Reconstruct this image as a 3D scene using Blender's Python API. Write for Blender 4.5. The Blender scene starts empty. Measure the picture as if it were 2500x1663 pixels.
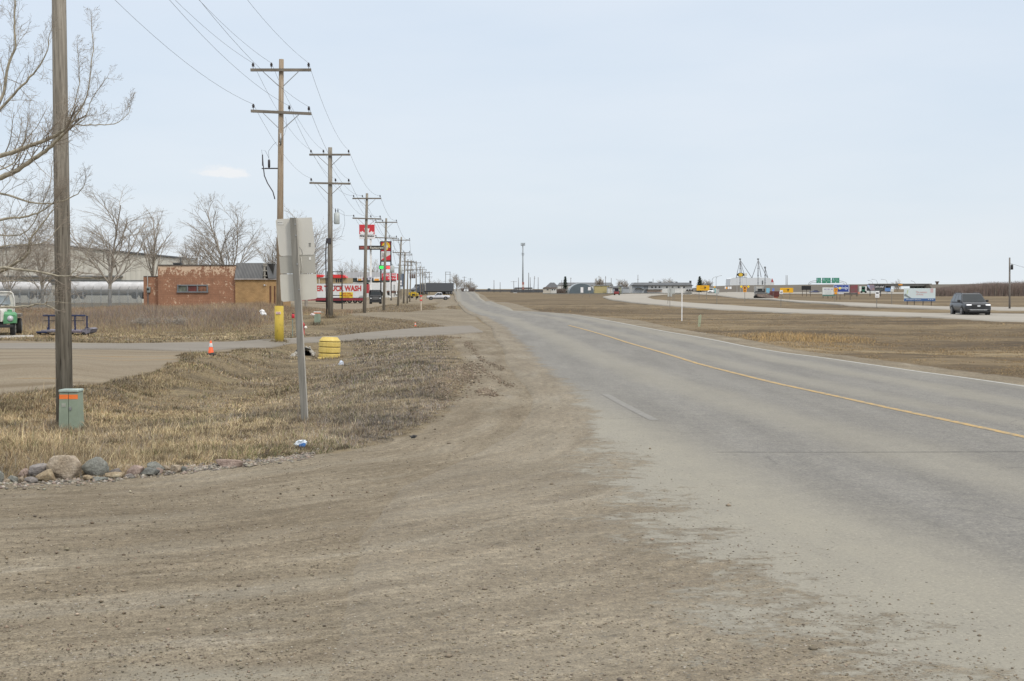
import bpy, math, random
import numpy as np
from mathutils import Vector, Matrix, noise as mnoise
SC = bpy.context.scene
COL = SC.collection
random.seed(7); RNG = np.random.default_rng(7)
H = 2.2; F = 3300.0; PITCH = math.atan(126.5/3300)
sP, cP = math.sin(PITCH), math.cos(PITCH)

# ------------------------------------------------------------ camera mapping
def rayd(px, py):
    vx = (px-1250)/F; vz = (831.5-py)/F
    y = cP+vz*sP
    return vx/y, (-sP+vz*cP)/y
def pt(px, py, d):
    a, b = rayd(px, py)
    return Vector((a*d, d, H+b*d))

# ------------------------------------------------------------ terrain
def Z0(px, py): return (px, py, None)
CT = [  # pixel x, pixel y, distance -> the height measured there
 (175,1050,27.7),(150,1046,28),(60,1062,26),(-100,1080,26),(580,965,37),(745,874,51),(700,874,50),(804,876,50.5),(770,878,50.5),(840,872,51),(400,1000,33),(640,930,42),
 (700,905,46),(500,1000,33),(745,1035,23),(300,1110,19),(520,1090,20),(100,1130,17.6),(-150,1130,17),
 (100,965,33),(200,945,34),(0,970,33),(430,885,42),(515,866,46),(100,880,41),(100,840,54),(50,822,62),(300,840,54),(480,836,56),
 (620,850,51),(680,828,56),(850,812,66),(850,826,60),(1050,800,75),(1000,850,50),(890,872,50),(930,829,60),
 (250,820,64),(480,825,60),(718,820,61),(775,797,78),(806,768,84),(780,772,82),(840,765,86),(900,768,92),(960,765,100),(900,765,114),(940,762,148),
 (1030,758,137),(980,745,200),(850,741,275),(915,745.5,264),(800,752,160),(1070,732.5,333),(1040,719,480),(1139,714,600),(1139,709.5,900),(1170,708,1300),
 (500,775,110),(300,775,110),(100,775,110),(640,770,110),(200,745,200),(400,745,200),(0,745,200),(700,745,200),
 (2365,771,105),(2300,850,57),(2100,830,62),(1900,800,78),(2450,845,58),(2300,815,72),(1700,770,120),(1960,745,170),
 (1500,722,427),(1420,716,640),(1600,718,560),(1750,718,560),(1900,718,600),(2000,718,620),(2200,718,640),(2400,722,480),(2600,722,480),(1300,716,640),(1200,713,800),
 (1500,712,1000),(2000,712,1100),(2400,712,1100),(2700,712,1100),(800,712,1000),(300,712,1000),(-200,712,1000),
 (0,706,6000),(700,706,6000),(1250,706,6000),(1800,706,6000),(2500,706,6000),
]
for px in (-900,-500,-150,150,450,750,1000,1250,1500,1800,2100,2500,3000,3400):
    for py in (1300,1500,1800,2400): CT.append((px,py,None))
for px, py in ((0,1182),(150,1175),(300,1165),(450,1145),(620,1125),(800,1105),(1000,1062),(1100,1000),(1140,940),(1130,880),(1100,835),(1140,790),(1160,760),
    (1200,1000),(1300,900),(1250,840),(1450,950),(1700,1050),(2000,1000),(2400,1000),(1600,860),(2500,930),(2150,880),(1800,825),(1500,780),(1350,770),
    (1250,800),(1400,800),(1200,770),(1160,740),(1240,750),(2500,785),(2150,772),(1800,755),(1560,740),(1480,728),(2500,757),(2200,749),(1950,738),(1750,719),
    (1700,760),(-300,1200),(-800,1230),(3000,950),(3000,790)):
    CT.append((px,py,None))
_u=[];_v=[];_z=[]
for px,py,d in CT:
    a,b=rayd(px,py)
    if d is None: d=-H/b
    _u.append(a*F/400); _v.append(math.log(d)*4); _z.append(H+b*d)
_u=np.array(_u);_v=np.array(_v);_z=np.array(_z)
def terr_np(x, y):
    x=np.asarray(x,float).ravel(); y=np.asarray(y,float).ravel()
    out=np.empty(len(x))
    for i in range(0,len(x),40000):
        xs=x[i:i+40000]; ys=np.maximum(y[i:i+40000],4.0)
        u=np.clip(xs/ys,-1,1)*F/400; v=np.log(ys)*4
        d2=(u[:,None]-_u)**2+(v[:,None]-_v)**2
        w=1/(d2+0.03)**2
        out[i:i+40000]=(w*_z).sum(1)/w.sum(1)
    # low dirt windrow on the shoulder and soft humps in the ditch grass
    return out+0.16*np.exp(-(((x+1.55-(y-32)*0.03)/0.35)**2+((y-32)/4.5)**2)**1.0)
def terr(x, y): return float(terr_np([x],[y])[0])
def gp(px, py):
    """the ground point seen at a pixel"""
    a,b=rayd(px,py)
    if b>=-1e-5: return Vector((a*3000,3000,0))
    ds=np.exp(np.linspace(math.log(5),math.log(3000),900))
    h=H+b*ds-terr_np(a*ds,ds)
    k=np.where(h<=0)[0]
    d=ds[k[0]] if len(k) else 3000.0
    if len(k) and k[0]>0:
        h0,h1=h[k[0]-1],h[k[0]]; t=h0/(h0-h1); d=ds[k[0]-1]*(1-t)+ds[k[0]]*t
    return Vector((a*d,d,H+b*d))
def gpl(pts): return np.array([gp(*p)[:2] for p in pts])

def sdpoly(P, x, y):
    """signed distance, positive inside"""
    x=np.asarray(x).ravel();y=np.asarray(y).ravel()
    best=np.full(len(x),1e9); ins=np.zeros(len(x),bool)
    n=len(P)
    for i in range(n):
        ax,ay=P[i];bx,by=P[(i+1)%n]
        ex,ey=bx-ax,by-ay; L=ex*ex+ey*ey+1e-12
        t=np.clip(((x-ax)*ex+(y-ay)*ey)/L,0,1)
        best=np.minimum(best,(x-ax-t*ex)**2+(y-ay-t*ey)**2)
        c=((ay>y)!=(by>y))&(x<(bx-ax)*(y-ay)/(by-ay+1e-12)+ax)
        ins^=c
    return np.where(ins,1,-1)*np.sqrt(best)
def vnoise(x,y,s,seed=0):
    x=x*s+seed*17.3;y=y*s+seed*9.1
    xi=np.floor(x).astype(np.int64);yi=np.floor(y).astype(np.int64);fx=x-xi;fy=y-yi
    fx=fx*fx*(3-2*fx);fy=fy*fy*(3-2*fy)
    def h(a,b):
        n=(a*374761393+b*668265263+seed*1013)&0x7fffffff
        n=((n^(n>>13))*1274126177)&0x7fffffff
        return ((n^(n>>16))&0xffff)/65535.0
    return (h(xi,yi)*(1-fx)+h(xi+1,yi)*fx)*(1-fy)+(h(xi,yi+1)*(1-fx)+h(xi+1,yi+1)*fx)*fy

# ------------------------------------------------------------ materials
MATS={}
def nodes(name):
    m=bpy.data.materials.new(name); m.use_nodes=True
    nt=m.node_tree; b=nt.nodes['Principled BSDF']
    return m,nt,b
def N(nt,t,**k):
    n=nt.nodes.new(t)
    for a,v in k.items():
        if a.startswith('i_'):
            key=a[2:]; n.inputs[int(key) if key.isdigit() else key].default_value=v
        else: setattr(n,a,v)
    return n
def ramp(nt,stops):
    r=nt.nodes.new('ShaderNodeValToRGB'); e=r.color_ramp.elements
    while len(e)<len(stops): e.new(0.5)
    for i,(p,c) in enumerate(stops):
        e[i].position=p; e[i].color=(c if hasattr(c,'__len__') else (c,c,c))[:3]+(1,) if hasattr(c,'__len__') else (c,c,c,1)
    return r
def mixc(nt,fac,a,b,bt='MIX'):
    m=nt.nodes.new('ShaderNodeMix'); m.data_type='RGBA'; m.blend_type=bt
    for s,i in ((fac,0),(a,6),(b,7)):
        if hasattr(s,'is_linked') or hasattr(s,'links'): nt.links.new(s,m.inputs[i])
        elif i==0: m.inputs[0].default_value=s
        else: m.inputs[i].default_value=tuple(s)[:3]+(1,)
    return m.outputs[2]
def math_(nt,op,a,b=None,c=None,clamp=False):
    m=nt.nodes.new('ShaderNodeMath'); m.operation=op; m.use_clamp=clamp
    for i,s in enumerate((a,b,c)):
        if s is None: continue
        if hasattr(s,'links'): nt.links.new(s,m.inputs[i])
        else: m.inputs[i].default_value=s
    return m.outputs[0]
def coord(nt,scale=(1,1,1),rot=0,kind='Object'):
    tc=nt.nodes.new('ShaderNodeTexCoord'); mp=nt.nodes.new('ShaderNodeMapping')
    mp.inputs['Scale'].default_value=scale; mp.inputs['Rotation'].default_value=(0,0,rot)
    nt.links.new(tc.outputs[kind],mp.inputs[0]); return mp.outputs[0]
def noise(nt,vec,scale,detail=4,rough=0.55,out='Fac'):
    n=N(nt,'ShaderNodeTexNoise'); n.inputs['Scale'].default_value=scale; n.inputs['Detail'].default_value=detail; n.inputs['Roughness'].default_value=rough
    if vec is not None: nt.links.new(vec,n.inputs['Vector'])
    return n.outputs[out]
def bump(nt,b,h,strength,dist):
    bm=N(nt,'ShaderNodeBump'); bm.inputs['Strength'].default_value=strength; bm.inputs['Distance'].default_value=dist
    nt.links.new(h,bm.inputs['Height']); nt.links.new(bm.outputs[0],b.inputs['Normal'])
def mt(name,c,rough=0.7,var=0.15,scale=3.0,stretch=(1,1,1),metal=0.0,bmp=0.0,c2=None,lo=0.35,hi=0.65,emit=0,coat=0,spec=None):
    """procedural paint/wood/stone: two tones broken up by noise"""
    if name in MATS: return MATS[name]
    m,nt,b=nodes(name)
    v=coord(nt,stretch); n=noise(nt,v,scale,5,0.6)
    a=tuple(x*(1-var) for x in c); d=tuple(min(1,x*(1+var)) for x in c) if c2 is None else c2
    r=ramp(nt,[(lo,a if c2 is None else c),(hi,d)]); nt.links.new(n,r.inputs[0])
    nt.links.new(r.outputs[0],b.inputs['Base Color'])
    b.inputs['Roughness'].default_value=rough; b.inputs['Metallic'].default_value=metal
    if spec is not None: b.inputs['Specular IOR Level'].default_value=spec
    if coat: b.inputs['Coat Weight'].default_value=coat; b.inputs['Coat Roughness'].default_value=0.08
    if emit:
        nt.links.new(r.outputs[0],b.inputs['Emission Color']); b.inputs['Emission Strength'].default_value=emit
    if bmp: bump(nt,b,noise(nt,v,scale*4,4),1.0,bmp)
    MATS[name]=m; return m

# ------------------------------------------------------------ mesh builder
class MB:
    def __init__(s): s.v=[];s.f=[];s.sm=[]
    def add(s,vs,fs,smooth=False):
        o=len(s.v); s.v+= [tuple(v) for v in vs]; s.f+=[tuple(i+o for i in f) for f in fs]; s.sm+=[smooth]*len(fs); return s
    def box(s,x0,x1,y0,y1,z0,z1,bev=0.0,M=None):
        if bev<=0:
            vs=[(x,y,z) for z in (z0,z1) for y in (y0,y1) for x in (x0,x1)]
            fs=[(0,2,3,1),(4,5,7,6),(0,1,5,4),(2,6,7,3),(0,4,6,2),(1,3,7,5)]
        else:
            b=min(bev,(x1-x0)*.45,(y1-y0)*.45,(z1-z0)*.45)
            vs=[]
            for z,ins in ((z0,b),(z0+b,0),(z1-b,0),(z1,b)):
                X0,X1,Y0,Y1=x0+ins,x1-ins,y0+ins,y1-ins
                vs+=[(X0+b,Y0,z),(X1-b,Y0,z),(X1,Y0+b,z),(X1,Y1-b,z),(X1-b,Y1,z),(X0+b,Y1,z),(X0,Y1-b,z),(X0,Y0+b,z)]
            fs=[tuple(range(7,-1,-1)),tuple(range(24,32))]
            for k in range(3):
                for i in range(8):
                    j=(i+1)%8; fs.append((k*8+i,k*8+j,k*8+8+j,k*8+8+i))
        if M is not None: vs=[M@Vector(v) for v in vs]
        return s.add(vs,fs)
    def tube(s,path,rad,n=8,cap=True,smooth=True):
        P=[Vector(p) for p in path]; R=rad if hasattr(rad,'__len__') else [rad]*len(P)
        vs=[];fs=[]; up=Vector((0,0,1))
        t=(P[1]-P[0]).normalized(); ref=up if abs(t.z)<.9 else Vector((1,0,0))
        for i,p in enumerate(P):
            t=(P[min(i+1,len(P)-1)]-P[max(i-1,0)]).normalized()
            a=t.cross(ref)
            a=a.normalized() if a.length>1e-4 else Vector((1,0,0)); b=t.cross(a)
            ref=b if abs(b.dot(t))<.99 else ref; ref=-b
            ref=a.cross(t)
            for k in range(n):
                an=2*math.pi*k/n; vs.append(p+(a*math.cos(an)+b*math.sin(an))*R[i])
        for i in range(len(P)-1):
            for k in range(n):
                k2=(k+1)%n; fs.append((i*n+k,i*n+k2,(i+1)*n+k2,(i+1)*n+k))
        s.add(vs,fs,smooth)
        if cap:
            o=len(s.v)-len(vs); s.f.append(tuple(range(o+n-1,o-1,-1))); s.f.append(tuple(range(o+(len(P)-1)*n,o+len(P)*n))); s.sm+=[False,False]
        return s
    def rod(s,a,b,r,n=6,r2=None): return s.tube([a,b],[r,r if r2 is None else r2],n)
    def lathe(s,prof,n=20,c=(0,0,0),smooth=True,M=None):
        vs=[];fs=[]
        for r,z in prof:
            for k in range(n):
                a=2*math.pi*k/n; vs.append(Vector((c[0]+r*math.cos(a),c[1]+r*math.sin(a),c[2]+z)))
        for i in range(len(prof)-1):
            for k in range(n):
                k2=(k+1)%n; fs.append((i*n+k,i*n+k2,(i+1)*n+k2,(i+1)*n+k))
        fs.append(tuple(range(n-1,-1,-1))); fs.append(tuple(range((len(prof)-1)*n,len(prof)*n)))
        if M is not None: vs=[M@v for v in vs]
        return s.add(vs,fs,smooth)
    def prism(s,outline,y0,y1,axis='y'):
        """outline of (x,z) pairs pushed along y (or (y,z) along x)"""
        n=len(outline)
        if axis=='y': vs=[(a,y0,b) for a,b in outline]+[(a,y1,b) for a,b in outline]
        elif axis=='x': vs=[(y0,a,b) for a,b in outline]+[(y1,a,b) for a,b in outline]
        else: vs=[(a,b,y0) for a,b in outline]+[(a,b,y1) for a,b in outline]
        fs=[tuple(range(n)),tuple(range(2*n-1,n-1,-1))]+[(i,i+n,(i+1)%n+n,(i+1)%n) for i in range(n)]
        return s.add(vs,fs)
    def loft(s,rings,smooth=True,cap=True):
        n=len(rings[0]);vs=[v for r in rings for v in r];fs=[]
        for i in range(len(rings)-1):
            for k in range(n):
                k2=(k+1)%n; fs.append((i*n+k,i*n+k2,(i+1)*n+k2,(i+1)*n+k))
        s.add(vs,fs,smooth)
        if cap:
            o=len(s.v)-len(vs); s.f.append(tuple(range(o+n-1,o-1,-1))); s.f.append(tuple(range(o+(len(rings)-1)*n,o+len(rings)*n))); s.sm+=[False,False]
        return s
    def build(s,name,mat,parent=None,label=None,auto=True):
        me=bpy.data.meshes.new(name); me.from_pydata([tuple(v) for v in s.v],[],s.f)
        import bmesh
        bm=bmesh.new(); bm.from_mesh(me); bmesh.ops.recalc_face_normals(bm,faces=bm.faces[:]); bm.to_mesh(me); bm.free()
        me.materials.append(mat)
        me.polygons.foreach_set('use_smooth',s.sm[:len(me.polygons)]+[False]*(len(me.polygons)-len(s.sm)))
        o=bpy.data.objects.new(name,me); COL.objects.link(o)
        if parent is not None: o.parent=parent
        if label: o['label']=label
        return o
def npmesh(name,V,faces,k,mat,parent=None,smooth=False,attrs=None):
    """V (n,3) array, faces (m,k) array"""
    me=bpy.data.meshes.new(name)
    me.vertices.add(len(V)); me.vertices.foreach_set('co',np.asarray(V,np.float32).ravel())
    m=len(faces); me.loops.add(m*k); me.loops.foreach_set('vertex_index',np.asarray(faces,np.int32).ravel())
    me.polygons.add(m); me.polygons.foreach_set('loop_start',np.arange(0,m*k,k,dtype=np.int32)); me.polygons.foreach_set('loop_total',np.full(m,k,np.int32))
    if smooth: me.polygons.foreach_set('use_smooth',np.ones(m,bool))
    me.update(calc_edges=True); me.materials.append(mat)
    for nm,(kind,arr) in (attrs or {}).items():
        at=me.attributes.new(nm,kind,'POINT')
        at.data.foreach_set('color' if kind=='FLOAT_COLOR' else 'value',np.asarray(arr,np.float32).ravel())
    o=bpy.data.objects.new(name,me); COL.objects.link(o)
    if parent is not None: o.parent=parent
    return o
def tag(o,label=None,cat=None,group=None,kind=None):
    if label: o['label']=label
    if cat: o['category']=cat
    if group: o['group']=group
    if kind: o['kind']=kind
    return o
def empty(name,loc,rot=0,label=None,cat=None,group=None):
    o=bpy.data.objects.new(name,None); o.empty_display_size=.3; COL.objects.link(o); o.location=loc; o.rotation_euler=(0,0,rot)
    return tag(o,label,cat,group)
def copytree(o,parent=None):
    c=o.copy(); COL.objects.link(c)
    if parent is not None: c.parent=parent
    for ch in list(o.children): copytree(ch,c)
    return c
def textmesh(name,s,mat,parent,x0,x1,z0,z1,y,ext=0.01,shear=0.0,bold=0.0,face=1):
    cu=bpy.data.curves.new('tmp','FONT'); cu.body=s; cu.extrude=ext; cu.shear=shear; cu.offset=bold; cu.resolution_u=2
    ob=bpy.data.objects.new('tmp',cu); COL.objects.link(ob)
    me=bpy.data.meshes.new_from_object(ob); bpy.data.objects.remove(ob); bpy.data.curves.remove(cu)
    n=len(me.vertices); co=np.empty(n*3); me.vertices.foreach_get('co',co); co=co.reshape(-1,3)
    a=co.min(0);b=co.max(0)
    X=x0+(co[:,0]-a[0])/(b[0]-a[0]+1e-9)*(x1-x0); Zc=z0+(co[:,1]-a[1])/(b[1]-a[1]+1e-9)*(z1-z0)
    Y=y-np.where(co[:,2]>0,ext,0)*face
    me.vertices.foreach_set('co',np.stack([X,Y,Zc],1).ravel()); me.name=name
    me.materials.clear(); me.materials.append(mat)
    o=bpy.data.objects.new(name,me); COL.objects.link(o); o.parent=parent
    return o

class Th:
    """a thing facing the road, measured on the vertical plane it stands in"""
    def __init__(s,name,label,cat,px,py,d=None,group=None,z=None):
        if d is None: p=gp(px,py); d=p.y
        else:
            p=pt(px,py,d)
        s.d=d; s.p=Vector((p.x,p.y,p.z if d is not None else terr(p.x,p.y)))
        s.e=empty(name,s.p,0,label,cat,group)
    def L(s,px,py,off=0.0):
        q=pt(px,py,s.d); return Vector((q.x-s.p.x,-off,q.z-s.p.z))
    def box(s,part,x0,x1,y0,y1,o0,o1,mat,bev=0.0,parent=None,label=None):
        a=s.L(x0,y1);b=s.L(x1,y0)
        return MB().box(a.x,b.x,-max(o0,o1),-min(o0,o1),a.z,b.z,bev).build(part,mat,parent or s.e,label)
    def text(s,part,t,x0,x1,y0,y1,off,mat,parent=None,**k):
        a=s.L(x0,y1);b=s.L(x1,y0)
        return textmesh(part,t,mat,parent or s.e,a.x,b.x,a.z,b.z,-off,**k)
    def poly(s,part,pts,o0,o1,mat,parent=None,label=None):
        q=[s.L(*p) for p in pts]
        return MB().prism([(v.x,v.z) for v in q],-o0,-o1).build(part,mat,parent or s.e,label)
    def tube(s,part,pts,r,mat,off=0,n=8,parent=None):
        return MB().tube([s.L(x,y,off) for x,y in pts],r,n).build(part,mat,parent or s.e)
# ============================================================ GROUND, ROADS, SKY
G_FRONT=gpl([(1100,826),(1122,860),(1142,905),(1142,935),(1122,970),(1085,1012),(1000,1063),(900,1090),(800,1106),(620,1128),(450,1148),(300,1168),(150,1176),(0,1183)])
def wp(*a): return np.array(a)
P_GRAVEL=np.vstack([G_FRONT,[(-9,15.0),(-16,14.6),(-60,13),(-60,-60),(2.0,-60),(3.2,6)],gpl([(2310,1560),(1780,1268),(1500,1080),(1372,950),(1290,880),(1235,830),(1200,800),(1164,778),(1134,759)])
   ,gpl([(1060,760),(1085,790),(1092,800),(1090,820)])])
P_PAD=gpl([(835,766),(900,762.5),(1000,762),(1060,757),(1120,745),(1116,731),(1108,722),(1085,722),(1060,730),(1075,740),(1050,748),(1140,757),(1160,775),(1190,797),(1145,800),(1088,803),(1062,792),(1000,783),(930,777),(870,772)])
P_YARD=gpl([(0,832),(300,838),(480,834),(560,834),(640,848),(560,858),(436,866),(440,884),(400,900),(300,925),(210,944),(100,958),(0,966)])
P_YARD=np.vstack([P_YARD,[(-30,36),(-60,38),(-60,60),(-24,57.5)]])
P_LOT=gpl([(930,748),(905,752),(860,757),(800,756),(720,748),(700,735),(990,722),(1060,722),(1075,735),(1040,744),(985,735)])
P_DRIVE=gpl([(480,836),(671,829),(828,821),(1002,804),(1100,798),(1145,797),(1175,805),(1165,818),(1089,820),(932,829),(776,838),(619,851),(540,858),(440,862),(330,858)])
ROAD=[(-60,10.0,19.0,24.5),(-20,3.0,13,18.2),(0,2.2,10.8,16.0),(8,1.8,9.4,14.9),(14,1.4,8.3,13.9),(19.9,1.0,7.55,13.0),(25.6,.7,6.75,12.1),(31,.4,6.15,11.6),(40,-.2,5.4,10.3),(50,-.4,4.85,9.2),(61.5,-.9,4.38,8.5),(76,-1.2,3.5,7.5),
 (99,-2.6,2.0,6.2),(112,-3.5,.8,5.2),(122,-4.2,0.0,3.2),(131,-4.7,-.8,.2),(150,-5.6,-1.9,-.2),(190,-7.6,-4.2,-2.0),(242,-9.6,-6.7,-4.2),(330,-14,-10.4,-7.2),(427,-18.3,-14.3,-10.6),(660,-29.5,-24,-18.6),(1000,-44,-38,-32),(1500,-66,-58,-50)]
RA=np.array(ROAD,float)
def road_at(y): return [np.interp(y,RA[:,0],RA[:,k]) for k in (1,2,3)]
P_SHOULD=np.vstack([[(road_at(y)[2]-.5,y) for y in (-60,0,8,14,20,25.6,31,40,50,61.5,76,99,112,122)],gpl([(1300,763),(1400,766.5),(1560,782),(1633,798),(1867,838),(2100,873),(2500,924)]),[(17.0,8),(18.2,0),(27,-60)]])
P_SHOULD2=np.array([(road_at(y)[2]-.5,y) for y in (131,150,190,242,330,427,660)]+[(x,y) for x,y in ((-17.6,660),(-8.8,427),(-5.3,330),(-2.0,242),(.9,190),(2.0,150),(2.8,131))])

A_LINE=np.vstack([gpl([(1085,800),(1100,826),(1122,860),(1142,905),(1138,940),(1110,980),(1050,1035)]),gpl([(900,1090),(620,1128),(300,1168),(0,1183)]),[(-12,14.6),(-40,13.5)]])
def arcdist(x,y):
    """how far a point of the lot lies from the grass corner the wheels swing round"""
    best=np.full(len(x),1e9)
    for (ax,ay),(bx,by) in zip(A_LINE[:-1],A_LINE[1:]):
        ex,ey=bx-ax,by-ay; L=ex*ex+ey*ey; t=np.clip(((x-ax)*ex+(y-ay)*ey)/L,0,1); best=np.minimum(best,(x-ax-t*ex)**2+(y-ay-t*ey)**2)
    return np.clip(np.sqrt(best),0,30)
def ground():
    fr=np.arange(-24,24.01,.1); rest=np.arange(27,333.1,3.0)
    ang=np.radians(np.concatenate([fr,rest]))
    rad=np.concatenate([[.4,1,2,3],4.0*1.0125**np.arange(0,600)]); rad=rad[rad<7000]
    A,R=np.meshgrid(ang,rad); X=(np.sin(A)*R).ravel(); Y=(np.cos(A)*R).ravel()
    Z=terr_np(X,Y)
    gr=np.maximum(sdpoly(P_GRAVEL,X,Y),np.maximum(sdpoly(P_PAD,X,Y),np.maximum(sdpoly(P_SHOULD,X,Y),sdpoly(P_SHOULD2,X,Y))))
    ya=np.maximum(sdpoly(P_YARD,X,Y),sdpoly(P_LOT,X,Y))
    arc=arcdist(X,Y)
    fld=(X>road_at(Y)[2]).astype(float)
    rl,rc,rr=road_at(Y); onroad=np.minimum(X-rl-.3,rr-.3-X); Z=Z-np.clip(onroad*.3,0,.07)
    onroad=onroad>-.6
    grass=(~onroad)&(gr<0)&(ya<0)&(Y>0)&(Y<200)
    Z=Z+np.where(grass,np.clip(-np.maximum(gr,ya),0,1)*(vnoise(X,Y,.9,3)-.5)*.10+np.clip(-np.maximum(gr,ya),0,1)*(vnoise(X,Y,3.1,4)-.5)*.05,0)
    Z=Z+np.where((gr>0)&(Y<60)&(Y>0)&(~onroad),(vnoise(X,Y*3,.8,8)-.5)*.018,0)
    n=len(ang); m=len(rad)
    i=np.arange(m-1)[:,None]*n; j=np.arange(n)[None,:]; j2=(j+1)%n
    Fc=np.stack([i+j,i+j2,i+n+j2,i+n+j],-1).reshape(-1,4)
    V=np.stack([X,Y,Z],1)
    m_=ground_mat()
    o=npmesh('ground',V,Fc,4,m_,smooth=True,attrs={'gr':('FLOAT',np.clip(gr,-5,5)),'arc':('FLOAT',arc),'ya':('FLOAT',np.clip(ya,-5,5)),'fld':('FLOAT',fld)})
    # close the small hole at the origin
    tag(o,kind='structure'); return o

def attr(nt,name): 
    a=N(nt,'ShaderNodeAttribute'); a.attribute_name=name; return a.outputs['Fac']
def gravel_color(nt):
    """brown packed gravel with tyre-swept streaks and stones; returns colour, height"""
    v=coord(nt); arc=attr(nt,'arc'); sxy=N(nt,'ShaderNodeSeparateXYZ'); nt.links.new(v,sxy.inputs[0])
    def swept(fa,fx,fy):
        cb=N(nt,'ShaderNodeCombineXYZ'); nt.links.new(math_(nt,'MULTIPLY',arc,fa),cb.inputs[0]); nt.links.new(math_(nt,'MULTIPLY',sxy.outputs[0],fx),cb.inputs[1]); nt.links.new(math_(nt,'MULTIPLY',sxy.outputs[1],fy),cb.inputs[2]); return cb.outputs[0]
    vs=swept(1.3,.2,.2); vs2=swept(3.4,.55,.55); vs3=swept(11,3.6,3.6)
    s1=noise(nt,vs,1.0,6,.6); s2=noise(nt,vs2,1.3,5,.65)
    r1=ramp(nt,[(.28,(.165,.134,.094)),(.46,(.198,.165,.118)),(.58,(.222,.189,.139)),(.72,(.25,.224,.18))]); nt.links.new(s1,r1.inputs[0])
    r2=ramp(nt,[(.32,(.80,.79,.78)),(.5,(1,1,1)),(.68,(1.14,1.14,1.15))]); nt.links.new(s2,r2.inputs[0])
    c=mixc(nt,.8,r1.outputs[0],r2.outputs[0],'MULTIPLY')
    sp3=noise(nt,vs3,1.0,5,.72); r3=ramp(nt,[(.30,(.42,.40,.37)),(.40,(.90,.90,.89)),(.6,(1.05,1.05,1.05)),(.70,(1.38,1.38,1.35))]); nt.links.new(sp3,r3.inputs[0]); c=mixc(nt,.85,c,r3.outputs[0],'MULTIPLY')
    big=noise(nt,v,.35,3,.5); rb=ramp(nt,[(.38,(.86,.85,.84)),(.62,(1.12,1.13,1.15))]); nt.links.new(big,rb.inputs[0])
    c=mixc(nt,.8,c,rb.outputs[0],'MULTIPLY')
    mid=noise(nt,v,14,4,.7); rm=ramp(nt,[(.35,(.68,.67,.66)),(.52,(1,1,1)),(.68,(1.30,1.30,1.28))]); nt.links.new(mid,rm.inputs[0])
    c=mixc(nt,.75,c,rm.outputs[0],'MULTIPLY')
    fine=noise(nt,v,70,3,.7); rf=ramp(nt,[(.34,(.50,.49,.48)),(.5,(1,1,1)),(.66,(1.5,1.5,1.48))]); nt.links.new(fine,rf.inputs[0])
    c=mixc(nt,.7,c,rf.outputs[0],'MULTIPLY')
    # wheel ruts swinging round the grass corner: packed pale bottoms, dark crumbled lips
    a2=math_(nt,'ADD',arc,math_(nt,'MULTIPLY',math_(nt,'SUBTRACT',noise(nt,coord(nt,(.16,.16,1)),1.0,2,.5),.5),2.6))
    brk=smooth(nt,noise(nt,coord(nt,(.5,.5,1)),1.0,4,.7),.38,.60)
    for cen,wd,lt in ((1.0,.16,1),(1.28,.07,0),(2.55,.22,1),(2.9,.08,0),(3.7,.09,0),(4.3,.24,1),(4.75,.10,0),(6.3,.28,1),(6.8,.11,0),(8.3,.12,0),(9.1,.3,1)):
        q=math_(nt,'SUBTRACT',1.0,smooth(nt,math_(nt,'ABSOLUTE',math_(nt,'SUBTRACT',a2,cen)),wd*.4,wd*1.3)); q=math_(nt,'MULTIPLY',q,brk)
        c=mixc(nt,math_(nt,'MULTIPLY',q,.24 if lt else .30),c,(.245,.222,.178) if lt else (.105,.083,.06))
    vo=N(nt,'ShaderNodeTexVoronoi'); vo.inputs['Scale'].default_value=26; nt.links.new(v,vo.inputs['Vector'])
    st=math_(nt,'LESS_THAN',vo.outputs['Distance'],.24)
    sep=N(nt,'ShaderNodeSeparateColor'); nt.links.new(vo.outputs['Color'],sep.inputs[0])
    sel=math_(nt,'GREATER_THAN',sep.outputs[0],.72); st=math_(nt,'MULTIPLY',st,sel)
    sc=ramp(nt,[(.0,(.075,.068,.06)),(.5,(.16,.14,.12)),(.8,(.34,.31,.27)),(1,(.45,.42,.38))]); nt.links.new(sep.outputs[1],sc.inputs[0])
    c=mixc(nt,math_(nt,'MULTIPLY',st,.75),c,sc.outputs[0])
    h=math_(nt,'ADD',math_(nt,'MULTIPLY',mid,.5),math_(nt,'ADD',math_(nt,'MULTIPLY',fine,.35),math_(nt,'ADD',math_(nt,'MULTIPLY',st,.5),math_(nt,'MULTIPLY',s2,.8))))
    return c,h
def smooth(nt,x,a,b):
    m=N(nt,'ShaderNodeMapRange'); m.interpolation_type='SMOOTHSTEP'; m.inputs['From Min'].default_value=a; m.inputs['From Max'].default_value=b
    nt.links.new(x,m.inputs[0]); return m.outputs[0]
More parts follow.
